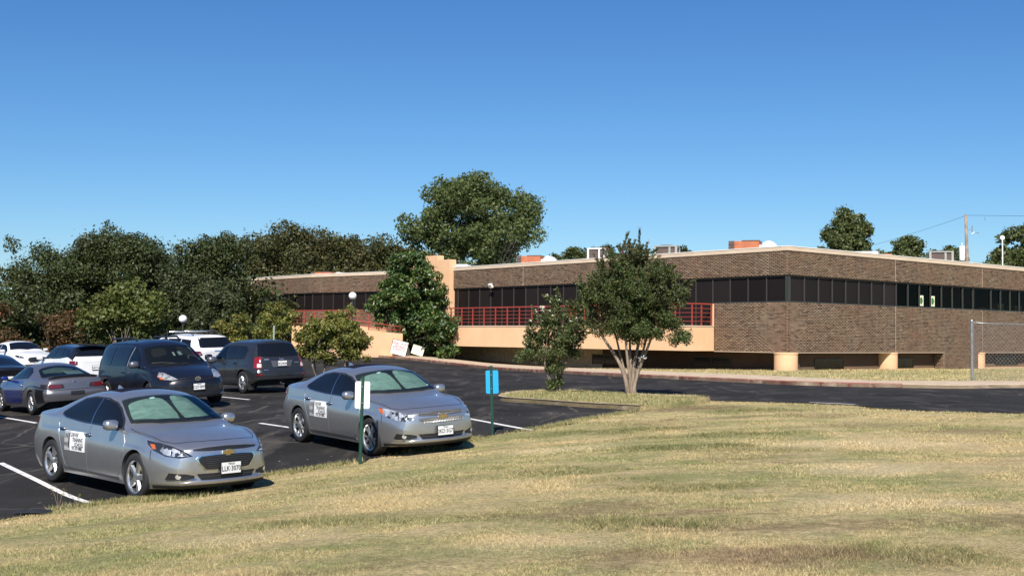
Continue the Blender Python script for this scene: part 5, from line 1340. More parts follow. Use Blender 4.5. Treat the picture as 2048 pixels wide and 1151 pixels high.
def malibu(label, pos, yaw, facelift, plate, tilt):
    k = Car('sedan', label, 'car', pos, yaw, MAL, 'silver', None, 'silver driving school sedans', .05, 0, tilt)
    o = k.o
    k.wheels((5, .085, .115, 0) if facelift else (5, .03, .042, .30), .335, .225, .236, 1.62)
    # glass
    ws = [(1.13,0),(1.10,.35),(.98,.67),(.92,.745),(.70,.70),(.45,.635),(.36,.61),(.405,.3),(.415,0),(.405,-.3),(.36,-.61),(.45,-.635),(.70,-.70),(.92,-.745),(.98,-.67),(1.10,-.35)]
    k.patch('dash_shadow', ws, 'T', 'liner', o, .004, thick=.01)
    sh1 = [(1.04,-.04),(1.01,-.36),(.93,-.62),(.85,-.68),(.64,-.63),(.52,-.55),(.50,-.16),(.62,-.04)]
    sh2 = [(1.02,.05),(.99,.36),(.91,.60),(.82,.65),(.60,.60),(.48,.53),(.46,.18),(.58,.06)]
    for sh, of in ((sh1, .008), (sh2, .011)):
        q = k.patch('sunshade', sh, 'T', 'sunshade', o, of, .04, .004, 3)
        for v in q.data.vertices: v.co.z += .003 * sin(9 * v.co.y + 14 * v.co.x)
    k.ribbon('shade_edge', [(1.0,.035),(.86,.025),(.70,.03),(.58,.055)], 'T', 'shade_edge', .022, .013, .004); k.ribbon('shade_edge', [(.50,.20),(.49,.50),(.60,.605),(.82,.665)], 'T', 'shade_edge', .016, .013, .003)
    k.patch('mirror_pod', [(.46,-.10),(.55,-.07),(.57,.05),(.47,.10),(.43,0)], 'T', 'black_trim', o, .0135, .04, .004)
    k.patch('sticker', [(.49,-.24),(.53,-.24),(.52,-.16),(.48,-.16)], 'T', 'sticker', o, .014, .04, .003); k.patch('sticker', [(.87,.58),(.90,.59),(.86,.66),(.83,.65)], 'T', 'plate', o, .014, .04, .003)
    k.patch('windshield', ws, 'T', 'clear', o, .018, thick=.004)
    k.patch('rear_window', [(-1.02,0),(-1.05,.45),(-1.12,.56),(-1.7,.66),(-1.78,.6),(-1.84,.3),(-1.86,0),(-1.84,-.3),(-1.78,-.6),(-1.7,-.66),(-1.12,-.56),(-1.05,-.45)], 'T', 'glass', o, .006)
    k.patch('sunroof', [(-.02,-.43),(.0,.43),(-.62,.42),(-.66,.3),(-.66,-.3),(-.62,-.42)], 'T', 'roof_glass', o, .005, thick=.008)
    for sd in 'RL':
        fd = k.patch('door', [(.95,.93),(.87,.955),(-.06,.975),(-.105,.85),(-.115,.30),(-.07,.26),(.72,.255),(.90,.34),(.965,.56),(1.04,.66),(1.04,.80)], sd, 'silver', o, .005)
        rd = k.patch('door', [(-.08,.975),(-1.0,1.02),(-1.09,1.03),(-1.12,.95),(-1.06,.80),(-.98,.62),(-.93,.50),(-.87,.32),(-.78,.265),(-.135,.262),(-.132,.85)], sd, 'silver', o, .0052)
        k.ribbon('door_gap', [(-1.10,1.02),(-1.13,.95),(-1.07,.80),(-.99,.62),(-.94,.50),(-.88,.32),(-.78,.262)], sd, 'silver', .009, .004, .004, rd)
        k.ribbon('door_gap', [(-.07,.975),(-.117,.85),(-.127,.30),(-.12,.26)], sd, 'silver', .009, .004, .005, fd)
        k.ribbon('door_gap', [(.98,.90),(1.045,.80),(1.05,.67)], sd, 'silver', .008, .003, .004, fd)
        k.patch('window_trim', [(.93,.955),(.75,1.10),(.51,1.245),(.33,1.318),(.05,1.372),(-.35,1.378),(-.66,1.338),(-.92,1.235),(-1.13,1.115),(-1.13,1.075),(-.95,1.035),(-.1,.985)], sd, 'black_trim', o, .004, .05)
        k.patch('window', [(.85,.985),(.71,1.095),(.49,1.228),(.32,1.298),(.05,1.346),(-.055,1.348),(-.085,.998)], sd, 'glass', fd, .0085, .05, .006)
        k.patch('window', [(-.135,1.002),(-.105,1.348),(-.35,1.352),(-.64,1.312),(-.90,1.212),(-1.08,1.108),(-1.07,1.082),(-.93,1.05)], sd, 'glass', rd, .0085, .05, .006)
        k.ribbon('trim', [(-.080,1.36),(-.108,.99)], sd, 'chrome', .014, .009, .004)
        k.ribbon('trim', [(.91,.965),(.3,.988),(-.4,.998),(-.95,1.04),(-1.12,1.085)], sd, 'chrome', .014, .008, .004)
        k.patch('sill', [(-.92,.295),(.86,.285),(.9,.245),(-.9,.25)], sd, 'alloy_dark', o, .007, .05)
    k.handle(-.11, .83, 'RL', 'chrome'); k.handle(-.97, .875, 'RL', 'chrome')
    k.mirror(.72, .965, 1.025, 'silver', (.10, .22, .15))
    for sy in (-1, 1):
        d = (.62, .78 * sy, .10)
        out = [(1.62,.86*sy,.865),(1.82,.80*sy,.835),(2.02,.69*sy,.785),(2.15,.56*sy,.73),(2.22,.47*sy,.655),(2.13,.60*sy,.63),(1.96,.75*sy,.655),(1.77,.84*sy,.73),(1.65,.87*sy,.815)]
        hl = k.patch('headlight', out, d, 'lens_dark' if facelift else 'lens', o, .006, .03, .02)
        if facelift:
            k.patch('reflector', [(1.90,.765*sy,.78),(2.05,.66*sy,.755),(2.15,.55*sy,.70),(2.18,.50*sy,.655),(2.06,.66*sy,.65),(1.94,.76*sy,.675),(1.87,.79*sy,.73)], d, 'lens', hl, .010, .03, .01)
            k.patch('marker', [(1.69,.85*sy,.815),(1.78,.83*sy,.81),(1.81,.82*sy,.745),(1.75,.84*sy,.75)], d, 'amber', hl, .011, .03, .008)
        else:
            k.patch('marker', [(1.63,.86*sy,.855),(1.72,.835*sy,.835),(1.77,.83*sy,.745),(1.68,.86*sy,.78)], d, 'amber', hl, .011, .03, .008)
        # fog lamp
        fo = k.patch('fog_light', [(2.10,.79*sy,.435),(2.22,.60*sy,.42),(2.28,.50*sy,.395),(2.28,.50*sy,.355),(2.22,.62*sy,.335),(2.05,.82*sy,.345)], (.85, .5 * sy, 0), 'black_trim', o, .005, .04, .02)
        c0 = Vector((2.2, .70 * sy, .385)); dv = Vector((.85, .5 * sy, 0)).normalized(); du = Vector((0, 0, 1)).cross(dv)
        k.patch('fog_lens', [tuple(c0 + du * .036 * cos(a) + Vector((0, 0, .036 * sin(a)))) for a in np.linspace(0, 2 * pi, 15)[:-1]], (.85, .5 * sy, 0), 'lens', fo, .010, .02, .004)
        k.ribbon('trim', [(2.07,.81*sy,.332),(2.22,.62*sy,.320),(2.28,.47*sy,.342)], (.85, .5 * sy, 0), 'chrome', .018, .006, .008)
        # tail lamps
        k.patch('taillight', [(-2.0,.86*sy,.99),(-2.22,.80*sy,1.0),(-2.38,.62*sy,.99),(-2.39,.60*sy,.86),(-2.24,.80*sy,.84),(-2.05,.87*sy,.90)], (-.7, .7 * sy, 0), 'taillight', o, .008, .04)
    if facelift:
        k.patch('grille', [(-.50,.752),(-.30,.770),(0,.778),(.30,.770),(.50,.752),(.49,.730),(.30,.722),(0,.722),(-.30,.722),(-.49,.730)], 'F', 'black_trim', o, .004, .05)
        lo_ = [(-.40,.650),(-.2,.662),(.2,.662),(.40,.650),(.44,.615),(.42,.565),(.34,.475),(.28,.468),(-.28,.468),(-.34,.475),(-.42,.565),(-.44,.615)]
        k.patch('grille_surround', [(a * 1.075, .565 + (b_ - .565) * 1.13) for a, b_ in lo_], 'F', 'chrome', o, .006, .05)
        gr = k.patch('grille', lo_, 'F', 'black_trim', o, .010, .05)
        for i in range(6): k.ribbon('grille_bar', [(-.37 + .012 * (5 - i), .495 + .028 * i), (.37 - .012 * (5 - i), .495 + .028 * i)], 'F', 'alloy_dark', .010, .012, .006, gr)
        zb_, zp = .690, .475
    else:
        for zlo, zhi, yb0, yb1 in ((.715, .775, .45, .44), (.595, .675, .45, .39)):
            gr = k.patch('grille', [(-yb0, zhi - .01), (-.2, zhi), (.2, zhi), (yb0, zhi - .01), (yb1, zlo + .008), (.2, zlo), (-.2, zlo), (-yb1, zlo + .008)], 'F', 'black_trim', o, .005, .05)
            for j in range(16):
                y0 = -.42 + .056 * j
                for dy in (-.03, .03): k.ribbon('grille_bar', [(y0, zlo + .006), (y0 + dy, (zlo + zhi) / 2), (y0, zhi - .008)], 'F', 'alloy', .012, .007, .005, gr)
            k.ribbon('trim', [(-yb0, zhi - .008), (-.2, zhi + .002), (.2, zhi + .002), (yb0, zhi - .008)], 'F', 'chrome', .012, .007, .004)
        zb_, zp = .695, .455
    k.patch('lower_intake', [(-.46,.415),(.46,.415),(.40,.325),(-.40,.325)], 'F', 'black_trim', o, .005, .05)
    k.ribbon('grille_bar', [(-.42, .37), (.42, .37)], 'F', 'alloy_dark', .014, .007, .008)
    for sy in (-1, 1): k.ribbon('chin_strip', [(1.78,.88*sy,.232),(2.0,.82*sy,.234),(2.15,.72*sy,.237),(2.25,.60*sy,.240)], (.6, .8 * sy, 0), 'black_trim', .045, .006, .006)
    k.patch('chin', [(-.66,.262),(.66,.262),(.64,.222),(-.64,.222)], 'F', 'black_trim', o, .010, .05)
    # bow-tie shaped badge
    h, _ = k.hit(Vector((0, 0, zb_)), Vector((1, 0, 0)))
    bt = [(-.105,.026),(-.035,.026),(-.035,.043),(.045,.043),(.045,.026),(.115,.026),(.105,-.026),(.035,-.026),(.035,-.043),(-.045,-.043),(-.045,-.026),(-.115,-.026)]
    b = MB(); b.prism([(a * .88, c * .98) for a, c in bt], .02, (h.x + .004, 0, zb_), (0, 1, 0), (0, 0, 1), (1, 0, 0)); em = b.build('badge', 'chrome', o)
    b = MB(); b.prism([(a * .74, c * .72) for a, c in bt], .006, (h.x + .024, 0, zb_), (0, 1, 0), (0, 0, 1), (1, 0, 0)); b.build('badge_face', 'gold', em)
    k.plate('F', .02, zp, plate)
    # hood shut line and the magnetic door sign
    for sy in (-1, 1):
        k.ribbon('bumper_gap', [(1.72,.84*sy,.735),(1.735,.86*sy,.66),(1.745,.87*sy,.60)], (.25, .97 * sy, 0), 'black_trim', .010, .003, .001)
    k.ribbon('hood_gap', [(1.98,-.62),(2.10,-.3),(2.135,0),(2.10,.3),(1.98,.62)], 'T', 'black_trim', .012, .003, .001)
    for sy in (-1, 1):
        k.ribbon('hood_gap', [(1.02,.80*sy),(1.5,.785*sy),(1.8,.73*sy),(1.98,.62*sy)], 'T', 'black_trim', .010, .003, .001)
        k.ribbon('cowl', [(1.06,.0),(1.02,.38*sy),(.89,.70*sy)], 'T', 'black_trim', .05, .008, .01)
    b = MB(); b.add([(-.95,-.03,1.39),(-.95,.03,1.39),(-.77,-.025,1.43),(-.77,.025,1.43),(-.97,0,1.50),(-.90,0,1.50)], [(0,2,5,4),(1,4,5,3),(2,3,5),(0,4,1),(0,1,3,2)]); b.build('antenna', 'silver', o)
    sx0, sx1, sz0, sz1 = -.85, -.18, .555, .845
    mg = k.patch('door_sign', [(sx0,sz0),(sx1,sz0),(sx1,sz1),(sx0,sz1)], 'R', 'sign_white', o, .010, .05, .004)
    k.patch('sign_panel', [(sx0+.005,sz0+.005),(sx0+.19,sz0+.005),(sx0+.19,sz1-.005),(sx0+.005,sz1-.005)], 'R', 'sign_grey', mg, .012, .05, .002)
    pj = k.proj((0, -1, 0)); U, Wv, N_ = (1, 0, 0), (0, 0, 1), (0, -1, 0)
    def tx(s_, size, x, z, bold=.0008, xs=.86): text_on(s_, size, (x, 0, z), U, Wv, N_, 'ink', mg, .0145, bold, xs, pj)
    tx('DRIVER', .085, sx0 + .33, sz1 - .055); tx('TRAINING', .085, sx0 + .44, sz1 - .125); tx('SCHOOL', .085, sx0 + .49, sz1 - .195); tx('972 359 8885', .072, sx0 + .43, sz0 + .042, .001)
    tx('ONE', .095, sx0 + .075, sz1 - .075, .001, .62); tx('WAY', .095, sx0 + .075, sz0 + .085, .001, .62)
    k.patch('sign_bar', [(sx0+.135,sz0+.04),(sx0+.165,sz0+.04),(sx0+.175,sz1-.03),(sx0+.15,sz1-.03)], 'R', 'ink', mg, .0145, .05, .001)
    return k
malibu('silver sedan with five-spoke wheels and a black grille mouth, plate LLK-3070', (-5.616, 18.317), radians(-45.0), True, 'LLK\u00b73070', (-.839, -.002, .015))
malibu('silver sedan with ten-spoke wheels and a bright mesh grille, plate DKD-3G73', (-2.527, 22.235), radians(-53.65), False, 'DKD\u00b73G73', (-.534, -.011, .050))

VAN = dict(wb=1.515, zc=.33, Ra=.385, tuck=.05, tl=.06, zd=.24, crease=.012, a2=.12,
    top=[(-2.60,1.02),(-2.57,1.20),(-2.46,1.50),(-2.33,1.66),(-2.1,1.735),(-1.2,1.765),(-.2,1.75),(.25,1.70),(.52,1.62),(.85,1.42),(1.25,1.16),(1.42,1.07),(1.6,1.035),(2.0,.955),(2.25,.87),(2.40,.79),(2.45,.74)],
    belt=[(-2.60,.93),(-1.5,1.06),(.0,1.06),(.9,1.05),(1.4,.99),(1.9,.88),(2.25,.76),(2.45,.66)],
    hw=[(-2.60,.82),(-2.5,.89),(-2.2,.955),(-1,.975),(1.2,.975),(1.8,.96),(2.1,.92),(2.3,.86),(2.40,.80),(2.45,.74)],
    rw=[(-2.6,.70),(-2.3,.68),(-1,.68),(.3,.67),(.6,.70),(1.1,.77),(1.5,.80),(2.0,.74),(2.45,.62)],
    c=[(-2.6,.06),(-2.2,.10),(-1,.10),(.4,.10),(.9,.12),(1.4,.08),(2.0,.06),(2.45,.05)],
    low=[(-2.60,.40),(-2.3,.26),(-1.8,.21),(1.9,.20),(2.2,.21),(2.45,.24)],
    nose_start=1.3, nose_bow=(.30, 2.4), nose_prof=[(.15,-.05),(.3,.03),(.55,.03),(.72,-.02),(.85,-.10),(1.1,-.2)],
    tail_start=-1.6, tail_bow=(.10, 2.6), tail_prof=[(.2,-.04),(.5,.02),(.9,.0),(1.7,.0)])
k = Car('minivan', 'dark navy minivan parked nose out with hazy headlights and a roof rack', 'van', (-9.58, 32.40), radians(-51.4), VAN, 'navy', None, None, .07, .06)
o = k.o
k.wheels((5, .07, .08, 0), .33, .22, .215, 1.70)
ws = [(1.40,0),(1.36,.4),(1.20,.72),(1.10,.775),(.80,.72),(.55,.645),(.60,.3),(.61,0),(.60,-.3),(.55,-.645),(.80,-.72),(1.10,-.775),(1.20,-.72),(1.36,-.4)]
k.patch('cabin', ws, 'T', 'liner', o, .004)
# what shows through the windshield: seats, wheel, hanging tags, red seat
k.patch('seat', [(.66,.18),(.72,.50),(.95,.52),(.96,.22)], 'T', 'interior', o, .008, .05, .003, 2); k.patch('seat', [(.66,-.5),(.72,-.18),(.95,-.2),(.96,-.55)], 'T', 'interior', o, .008, .05, .003, 2)
k.patch('red_seat', [(.80,.55),(.82,.66),(.98,.69),(.97,.56)], 'T', 'ink_red', o, .0085, .05, .003)
k.patch('rear_view', [(.62,.50),(.66,.63),(.86,.70),(.80,.60)], 'T', 'sticker', o, .009, .05, .003)
k.patch('tag', [(.88,-.03),(.88,.02),(1.02,.02),(1.02,-.03)], 'T', 'plate', o, .0095, .05, .003); k.patch('tag', [(.86,.12),(.86,.22),(1.0,.22),(1.0,.12)], 'T', 'sticker', o, .0095, .05, .003)
k.ribbon('steering_wheel', [(1.16, .33), (1.06, .34), (.99, .42), (.99, .54), (1.06, .63), (1.15, .65)], 'T', 'unit_grey', .024, .010, .006)
k.patch('windshield', ws, 'T', 'smoked', o, .016, thick=.004)
k.ribbon('wiper', [(1.36, -.1), (1.16, -.70)], 'T', 'black_trim', .02, .02, .012); k.ribbon('wiper', [(1.38, .2), (1.33, -.45)], 'T', 'black_trim', .02, .02, .012)
for sd in 'RL':
    fd = k.patch('door', [(1.05,1.0),(.95,1.045),(-.02,1.055),(-.05,.5),(-.02,.27),(.95,.26),(1.08,.45),(1.12,.8)], sd, 'navy', o, .005, .08)
    rd = k.patch('door', [(-.07,1.055),(-1.15,1.06),(-1.2,.8),(-1.05,.5),(-.98,.27),(-.07,.27)], sd, 'navy', o, .0052, .08)
    k.patch('window', [(.92,1.075),(.70,1.25),(.42,1.44),(.16,1.545),(.06,1.555),(.0,1.075)], sd, 'smoked', fd, .012, .06)
    k.patch('window', [(.92,1.075),(.70,1.25),(.42,1.44),(.16,1.545),(.06,1.555),(.0,1.075)], sd, 'liner', fd, .006, .06)
    k.patch('window', [(-.12,1.08),(-.06,1.55),(-.5,1.575),(-1.10,1.57),(-1.16,1.08)], sd, 'glass', rd, .009, .06)
    k.patch('window', [(-1.28,1.08),(-1.22,1.565),(-1.75,1.55),(-2.12,1.46),(-2.30,1.15),(-2.28,1.10)], sd, 'glass', o, .009, .06)
    k.ribbon('trim', [(.0,1.07),(.08,1.56)], sd, 'unit_grey', .05, .010, .004)
k.handle(.10, .90, 'RL', 'chrome'); k.handle(-.22, .90, 'RL', 'navy')
k.mirror(.90, 1.09, 1.13, 'greymet', (.13, .25, .19))
for sy in (-1, 1):
    d = (.72, .65 * sy, .15)
    hl = k.patch('headlight', [(1.90,.90*sy,.955),(2.05,.84*sy,.945),(2.28,.68*sy,.83),(2.36,.50*sy,.735),(2.30,.62*sy,.715),(2.12,.82*sy,.745),(1.94,.92*sy,.83)], d, 'lens_haze', o, .007, .04, .02)
    k.patch('marker', [(1.94,.91*sy,.85),(2.06,.85*sy,.80),(2.16,.79*sy,.735),(2.05,.86*sy,.755)], d, 'amber', hl, .011, .04, .008)
    k.patch('fog_light', [(2.30,.72*sy,.36),(2.42,.58*sy,.37),(2.42,.58*sy,.31),(2.30,.74*sy,.30)], (.8, .5 * sy, 0), 'black_trim', o, .006, .05)
    k.ribbon('trim', [(2.2,.86*sy,.44),(2.26,.80*sy,.34),(2.36,.66*sy,.29)], (.8, .5 * sy, 0), 'alloy', .022, .006, .01)
    k.patch('taillight', [(-2.3,.92*sy,1.25),(-2.5,.86*sy,1.25),(-2.55,.84*sy,.85),(-2.32,.93*sy,.85)], (-.5, .85 * sy, 0), 'taillight', o, .008, .05)
    b = MB(); xs_ = [-1.95, -1.8, -.2, .1]; b.tube([(-2.0, .60*sy, 1.70), (-1.85, .60*sy, 1.80), (-.25, .60*sy, 1.81), (-.05, .60*sy, 1.73)], [.02, .028, .028, .02], 8)
    b.box((-1.0, .60*sy, 1.765), (.10, .04, .08)); b.build('roof_rail', 'black_trim', o, True, 40)
gr = k.patch('grille', [(-.46,.742),(-.2,.765),(.2,.765),(.46,.742),(.40,.70),(.2,.685),(-.2,.685),(-.40,.70)], 'F', 'black_trim', o, .005, .06)
k.ribbon('trim', [(-.47,.748),(-.2,.772),(.2,.772),(.47,.748)], 'F', 'navy', .02, .007, .012)
h, _ = k.hit(Vector((0, 0, .73)), Vector((1, 0, 0)))
b = MB()
for a_, c_ in ((.075, .05), (.028, .046), (.058, .02)):
    n_ = 22; vs = []
    for j in range(n_):
        an = 2 * pi * j / n_
        for q in (1.0, .80): vs.append((h.x + .028, a_ * q * cos(an), .73 + (.018 if a_ == .058 else 0) + c_ * q * sin(an)))
    b.add(vs, [(2 * j, 2 * j + 1, (2 * j + 3) % (2 * n_), (2 * j + 2) % (2 * n_)) for j in range(n_)])
b.build('badge', 'chrome', o)
k.patch('lower_intake', [(-.55,.40),(.55,.40),(.48,.29),(-.48,.29)], 'F', 'black_trim', o, .005, .06)
k.plate('F', .0, .525, 'CSX\u00b70895')

SUVJ = dict(wb=1.3175, zc=.345, Ra=.405, tuck=.06, tl=.05, zd=.24, crease=.02, a2=.12,
    top=[(-2.20,.98),(-2.15,1.10),(-2.03,1.27),(-1.84,1.53),(-1.72,1.60),(-1.2,1.645),(-.4,1.655),(.15,1.62),(.40,1.55),(.70,1.34),(.98,1.15),(1.15,1.10),(1.6,1.05),(1.95,.98),(2.12,.90),(2.18,.84)],
    belt=[(-2.20,.90),(-1.6,1.06),(-.5,1.04),(.7,1.02),(1.2,1.0),(1.8,.92),(2.18,.78)],
    hw=[(-2.20,.80),(-2.1,.86),(-1.8,.895),(-1.3,.905),(0,.89),(1.3,.905),(1.8,.89),(2.05,.84),(2.18,.76)],
    rw=[(-2.2,.70),(-1.9,.63),(-1.2,.63),(.2,.63),(.6,.67),(1.0,.74),(1.6,.74),(2.18,.62)],
    c=[(-2.2,.04),(-1.8,.08),(-1,.09),(.3,.09),(.8,.10),(1.2,.06),(2.18,.05)],
    low=[(-2.20,.42),(-1.9,.30),(1.8,.27),(2.18,.32)],
    nose_start=1.2, nose_bow=(.2, 2.6), nose_prof=[(.2,-.05),(.5,.03),(.8,0),(1.1,-.1)],
    tail_start=-1.3, tail_bow=(.11, 2.6), tail_prof=[(.3,-.02),(.45,.05),(.62,.05),(.72,.0),(1.0,-.01),(1.6,0)])
k = Car('compact_suv', 'charcoal grey sport utility vehicle seen from its rear, beside the navy minivan', 'car', (-8.45, 38.05), radians(130), SUVJ, 'charcoal', None, None, .07)
o = k.o
k.wheels((5, .075, .09, .0), .345, .225, .225, 1.60)
k.patch('rear_window', [(-.60,1.505),(-.3,1.525),(.3,1.525),(.60,1.505),(.70,1.13),(.4,1.115),(-.4,1.115),(-.70,1.13)], 'B', 'glass', o, .007, .06)
k.ribbon('wiper', [(.08, 1.155), (-.28, 1.165)], 'B', 'black_trim', .022, .014, .01)
k.patch('tailgate', [(-.68,1.10),(.68,1.10),(.70,.80),(.66,.66),(-.66,.66),(-.70,.80)], 'B', 'charcoal', o, .005, .07)
k.patch('plate_recess', [(-.37,.99),(.37,.99),(.31,.80),(-.31,.80)], 'B', 'greymet', o, .008, .06, .006)
k.plate('B', 0, .905, 'BCJ\u00b78028', head=None)
text_on('Jeep', .09, (-2.3, 0, 1.035), (0, -1, 0), (0, 0, 1), (-1, 0, 0), 'alloy', o, .008, .003, 1, k.proj((-1, 0, 0)))
k.patch('badge', [(.42,1.05),(.56,1.05),(.56,1.015),(.42,1.015)], 'B', 'alloy', o, .009, .05); k.patch('badge', [(.46,.725),(.60,.725),(.60,.70),(.46,.70)], 'B', 'alloy', o, .009, .05); k.patch('badge', [(-.60,.93),(-.44,.93),(-.44,.91),(-.60,.91)], 'B', 'alloy', o, .009, .05)
k.patch('bumper_strip', [(-.80,.64),(.80,.64),(.80,.54),(-.80,.54)], 'B', 'charcoal', o, .020, .07, .03)
k.patch('bumper_valance', [(-.76,.50),(.76,.50),(.70,.36),(-.70,.36)], 'B', 'black_trim', o, .008, .07)
for sy in (-1, 1):
    tl_ = k.patch('taillight', [(-2.00,.84*sy,1.10),(-2.12,.76*sy,1.12),(-2.16,.70*sy,1.10),(-2.18,.68*sy,.78),(-2.12,.78*sy,.76),(-2.0,.87*sy,.79)], (-.8, .6 * sy, 0), 'tail_bright', o, .009, .04)
    k.patch('reversing_light', [(-2.10,.80*sy,.91),(-2.17,.70*sy,.91),(-2.17,.70*sy,.80),(-2.10,.80*sy,.80)], (-.8, .6 * sy, 0), 'reverse_lens', tl_, .012, .04)
    k.patch('reflector', [(-2.10,.80*sy,.60),(-2.2,.66*sy,.60),(-2.2,.66*sy,.545),(-2.10,.80*sy,.545)], (-.8, .6 * sy, 0), 'taillight', o, .028, .05, .01)
    b = MB(); b.box((-1.70, .80 * sy, .27), (.02, .20, .30)); b.build('mud_flap', 'charcoal', o)
k.patch('side_strip', [(-.9,.40),(.9,.38),(.9,.33),(-.9,.34)], 'L', 'charcoal', o, .012, .07)
k.patch('side_strip', [(-.9,.40),(.9,.38),(.9,.33),(-.9,.34)], 'R', 'charcoal', o, .012, .07)
for sd in 'RL':
    k.patch('window_trim', [(.74,1.035),(.50,1.25),(.22,1.46),(-.1,1.505),(-1.25,1.48),(-1.48,1.36),(-1.36,1.06),(-1.2,1.05)], sd, 'black_trim', o, .005, .06)
    k.patch('window', [(.68,1.06),(.46,1.25),(.20,1.435),(.0,1.465),(-.06,1.06)], sd, 'sticker' if False else 'smoked', o, .011, .06)
    k.patch('window', [(-.10,1.07),(-.05,1.465),(-.75,1.46),(-.85,1.07)], sd, 'glass', o, .010, .06); k.patch('window', [(-.89,1.075),(-.80,1.455),(-1.22,1.44),(-1.41,1.34),(-1.30,1.085)], sd, 'glass', o, .0105, .06)
    k.ribbon('door_gap', [(-.09,1.05),(-.10,.42)], sd, 'black_trim', .012, .005); k.ribbon('door_gap', [(-.90,1.05),(-.93,.75),(-.85,.42)], sd, 'black_trim', .012, .005)
k.handle(-.02, .93, 'RL', 'charcoal'); k.handle(-.78, .94, 'RL', 'charcoal')
k.mirror(.70, 1.03, 1.12, 'black', (.12, .24, .20))
k.patch('windshield', [(1.0,0),(.9,.66),(.5,.62),(.42,.55),(.46,0),(.42,-.55),(.5,-.62),(.9,-.66)], 'T', 'glass', o, .006, .07)
b = MB(); b.tube([(-2.16, .0, .36), (-2.22, .1, .30), (-2.2, -.06, .27)], .012, 6); b.build('tow_eye', 'alloy', o)

COUPE = dict(wb=1.2925, zc=.31, Ra=.355, tuck=.055, tl=.05, zd=.18, crease=.014,
    top=[(-2.28,.80),(-2.24,.915),(-2.1,.95),(-1.8,.965),(-1.58,.985),(-1.3,1.085),(-.95,1.205),(-.6,1.285),(-.25,1.312),(.05,1.295),(.3,1.23),(.65,1.08),(.98,.93),(1.15,.89),(1.6,.83),(1.95,.74),(2.15,.66),(2.2,.62)],
    belt=[(-2.28,.76),(-2.0,.86),(-1.5,.895),(-.5,.88),(.6,.86),(1.1,.84),(1.7,.74),(2.2,.56)],
    hw=[(-2.28,.76),(-2.2,.81),(-1.8,.855),(-1.3,.875),(0,.86),(1.2,.872),(1.7,.85),(2.0,.80),(2.2,.68)],
    rw=[(-2.28,.66),(-1.8,.68),(-1.5,.68),(-.9,.58),(-.2,.54),(.2,.56),(.7,.64),(1.1,.70),(1.7,.66),(2.2,.55)],
    c=[(-2.28,.03),(-1.7,.04),(-1.0,.09),(-.2,.07),(.5,.09),(1.1,.05),(2.2,.04)],
    low=[(-2.28,.36),(-2.0,.25),(-1.7,.20),(1.7,.18),(2.2,.20)],
    nose_start=1.1, nose_bow=(.24, 2.4), nose_prof=[(.15,-.04),(.4,.02),(.6,-.03),(.9,-.1)],
    tail_start=-1.4, tail_bow=(.12, 2.6), tail_prof=[(.2,-.05),(.42,.03),(.56,.05),(.66,.0),(.92,-.02),(1.2,0)])
k = Car('coupe', 'two-tone coupe with a grey tail, blue door and paper sign in its rear window', 'car', (-12.72, 32.5), radians(129.7), COUPE, 'greymet', None, None, .065)
o = k.o
k.wheels((5, .05, .06, .16), .31, .205, .205, 1.56)
rw_ = [(-.86,0),(-.88,.42),(-.95,.53),(-1.45,.64),(-1.56,.60),(-1.62,.3),(-1.63,0),(-1.62,-.3),(-1.56,-.60),(-1.45,-.64),(-.95,-.53),(-.88,-.42)]
k.patch('cabin', rw_, 'T', 'liner', o, .004)
k.patch('seat', [(-1.30,.50),(-1.05,.48),(-1.0,.10),(-1.12,-.30),(-1.25,-.25),(-1.40,.1)], 'T', 'sunshade', o, .007, .05, .002)
pp = k.patch('paper_sign', [(-1.50,-.02),(-1.24,.05),(-1.20,-.42),(-1.46,-.50)], 'T', 'sunshade', o, .010, .05, .002)
k.patch('paper_face', [(-1.485,-.04),(-1.255,.02),(-1.22,-.40),(-1.45,-.475)], 'T', 'sticker', pp, .0115, .05, .001)
for i in range(4): k.ribbon('print_line', [(-1.275 - .05 * i, -.02 - .01 * i), (-1.245 - .05 * i, -.38 - .015 * i)], 'T', 'ink', .014 if i else .03, .013, .001, pp)
k.patch('rear_window', rw_, 'T', 'smoked', o, .018, thick=.004)
for sd in 'RL':
    k.patch('window', [(.80,.90),(.55,1.03),(.22,1.175),(-.05,1.225),(-.30,1.225),(-.42,.925)], sd, 'glass', o, .008, .06)
    k.patch('window', [(-.46,.93),(-.34,1.22),(-.55,1.20),(-.80,1.10),(-.86,1.0),(-.82,.945)], sd, 'glass', o, .008, .06)
    k.patch('door', [(.92,.865),(-.50,.885),(-.60,.70),(-.55,.36),(-.35,.27),(.85,.25),(.98,.45)], sd, 'blue', o, .006, .08)
    k.patch('front_panel', [(1.02,.82),(2.0,.64),(2.05,.45),(1.68,.40),(1.60,.60),(1.29,.70),(.95,.58)], sd, 'blue', o, .005, .08)
    k.ribbon('side_stripe', [(-.56,.50),(-.75,.62),(-1.0,.72),(-1.3,.76),(-1.7,.74),(-2.05,.70)], sd, 'black', .035, .005, .004)
    k.patch('quarter_reflection', [(-1.66,.69),(-2.12,.66),(-2.12,.34),(-1.68,.30),(-1.64,.45)], sd, 'black', o, .005, .08)  # dark reflection behind the rear wheel, painted on as a black panel
k.handle(-.42, .76, 'RL', 'alloy')
k.mirror(.62, .94, .93, 'blue', (.10, .18, .11))
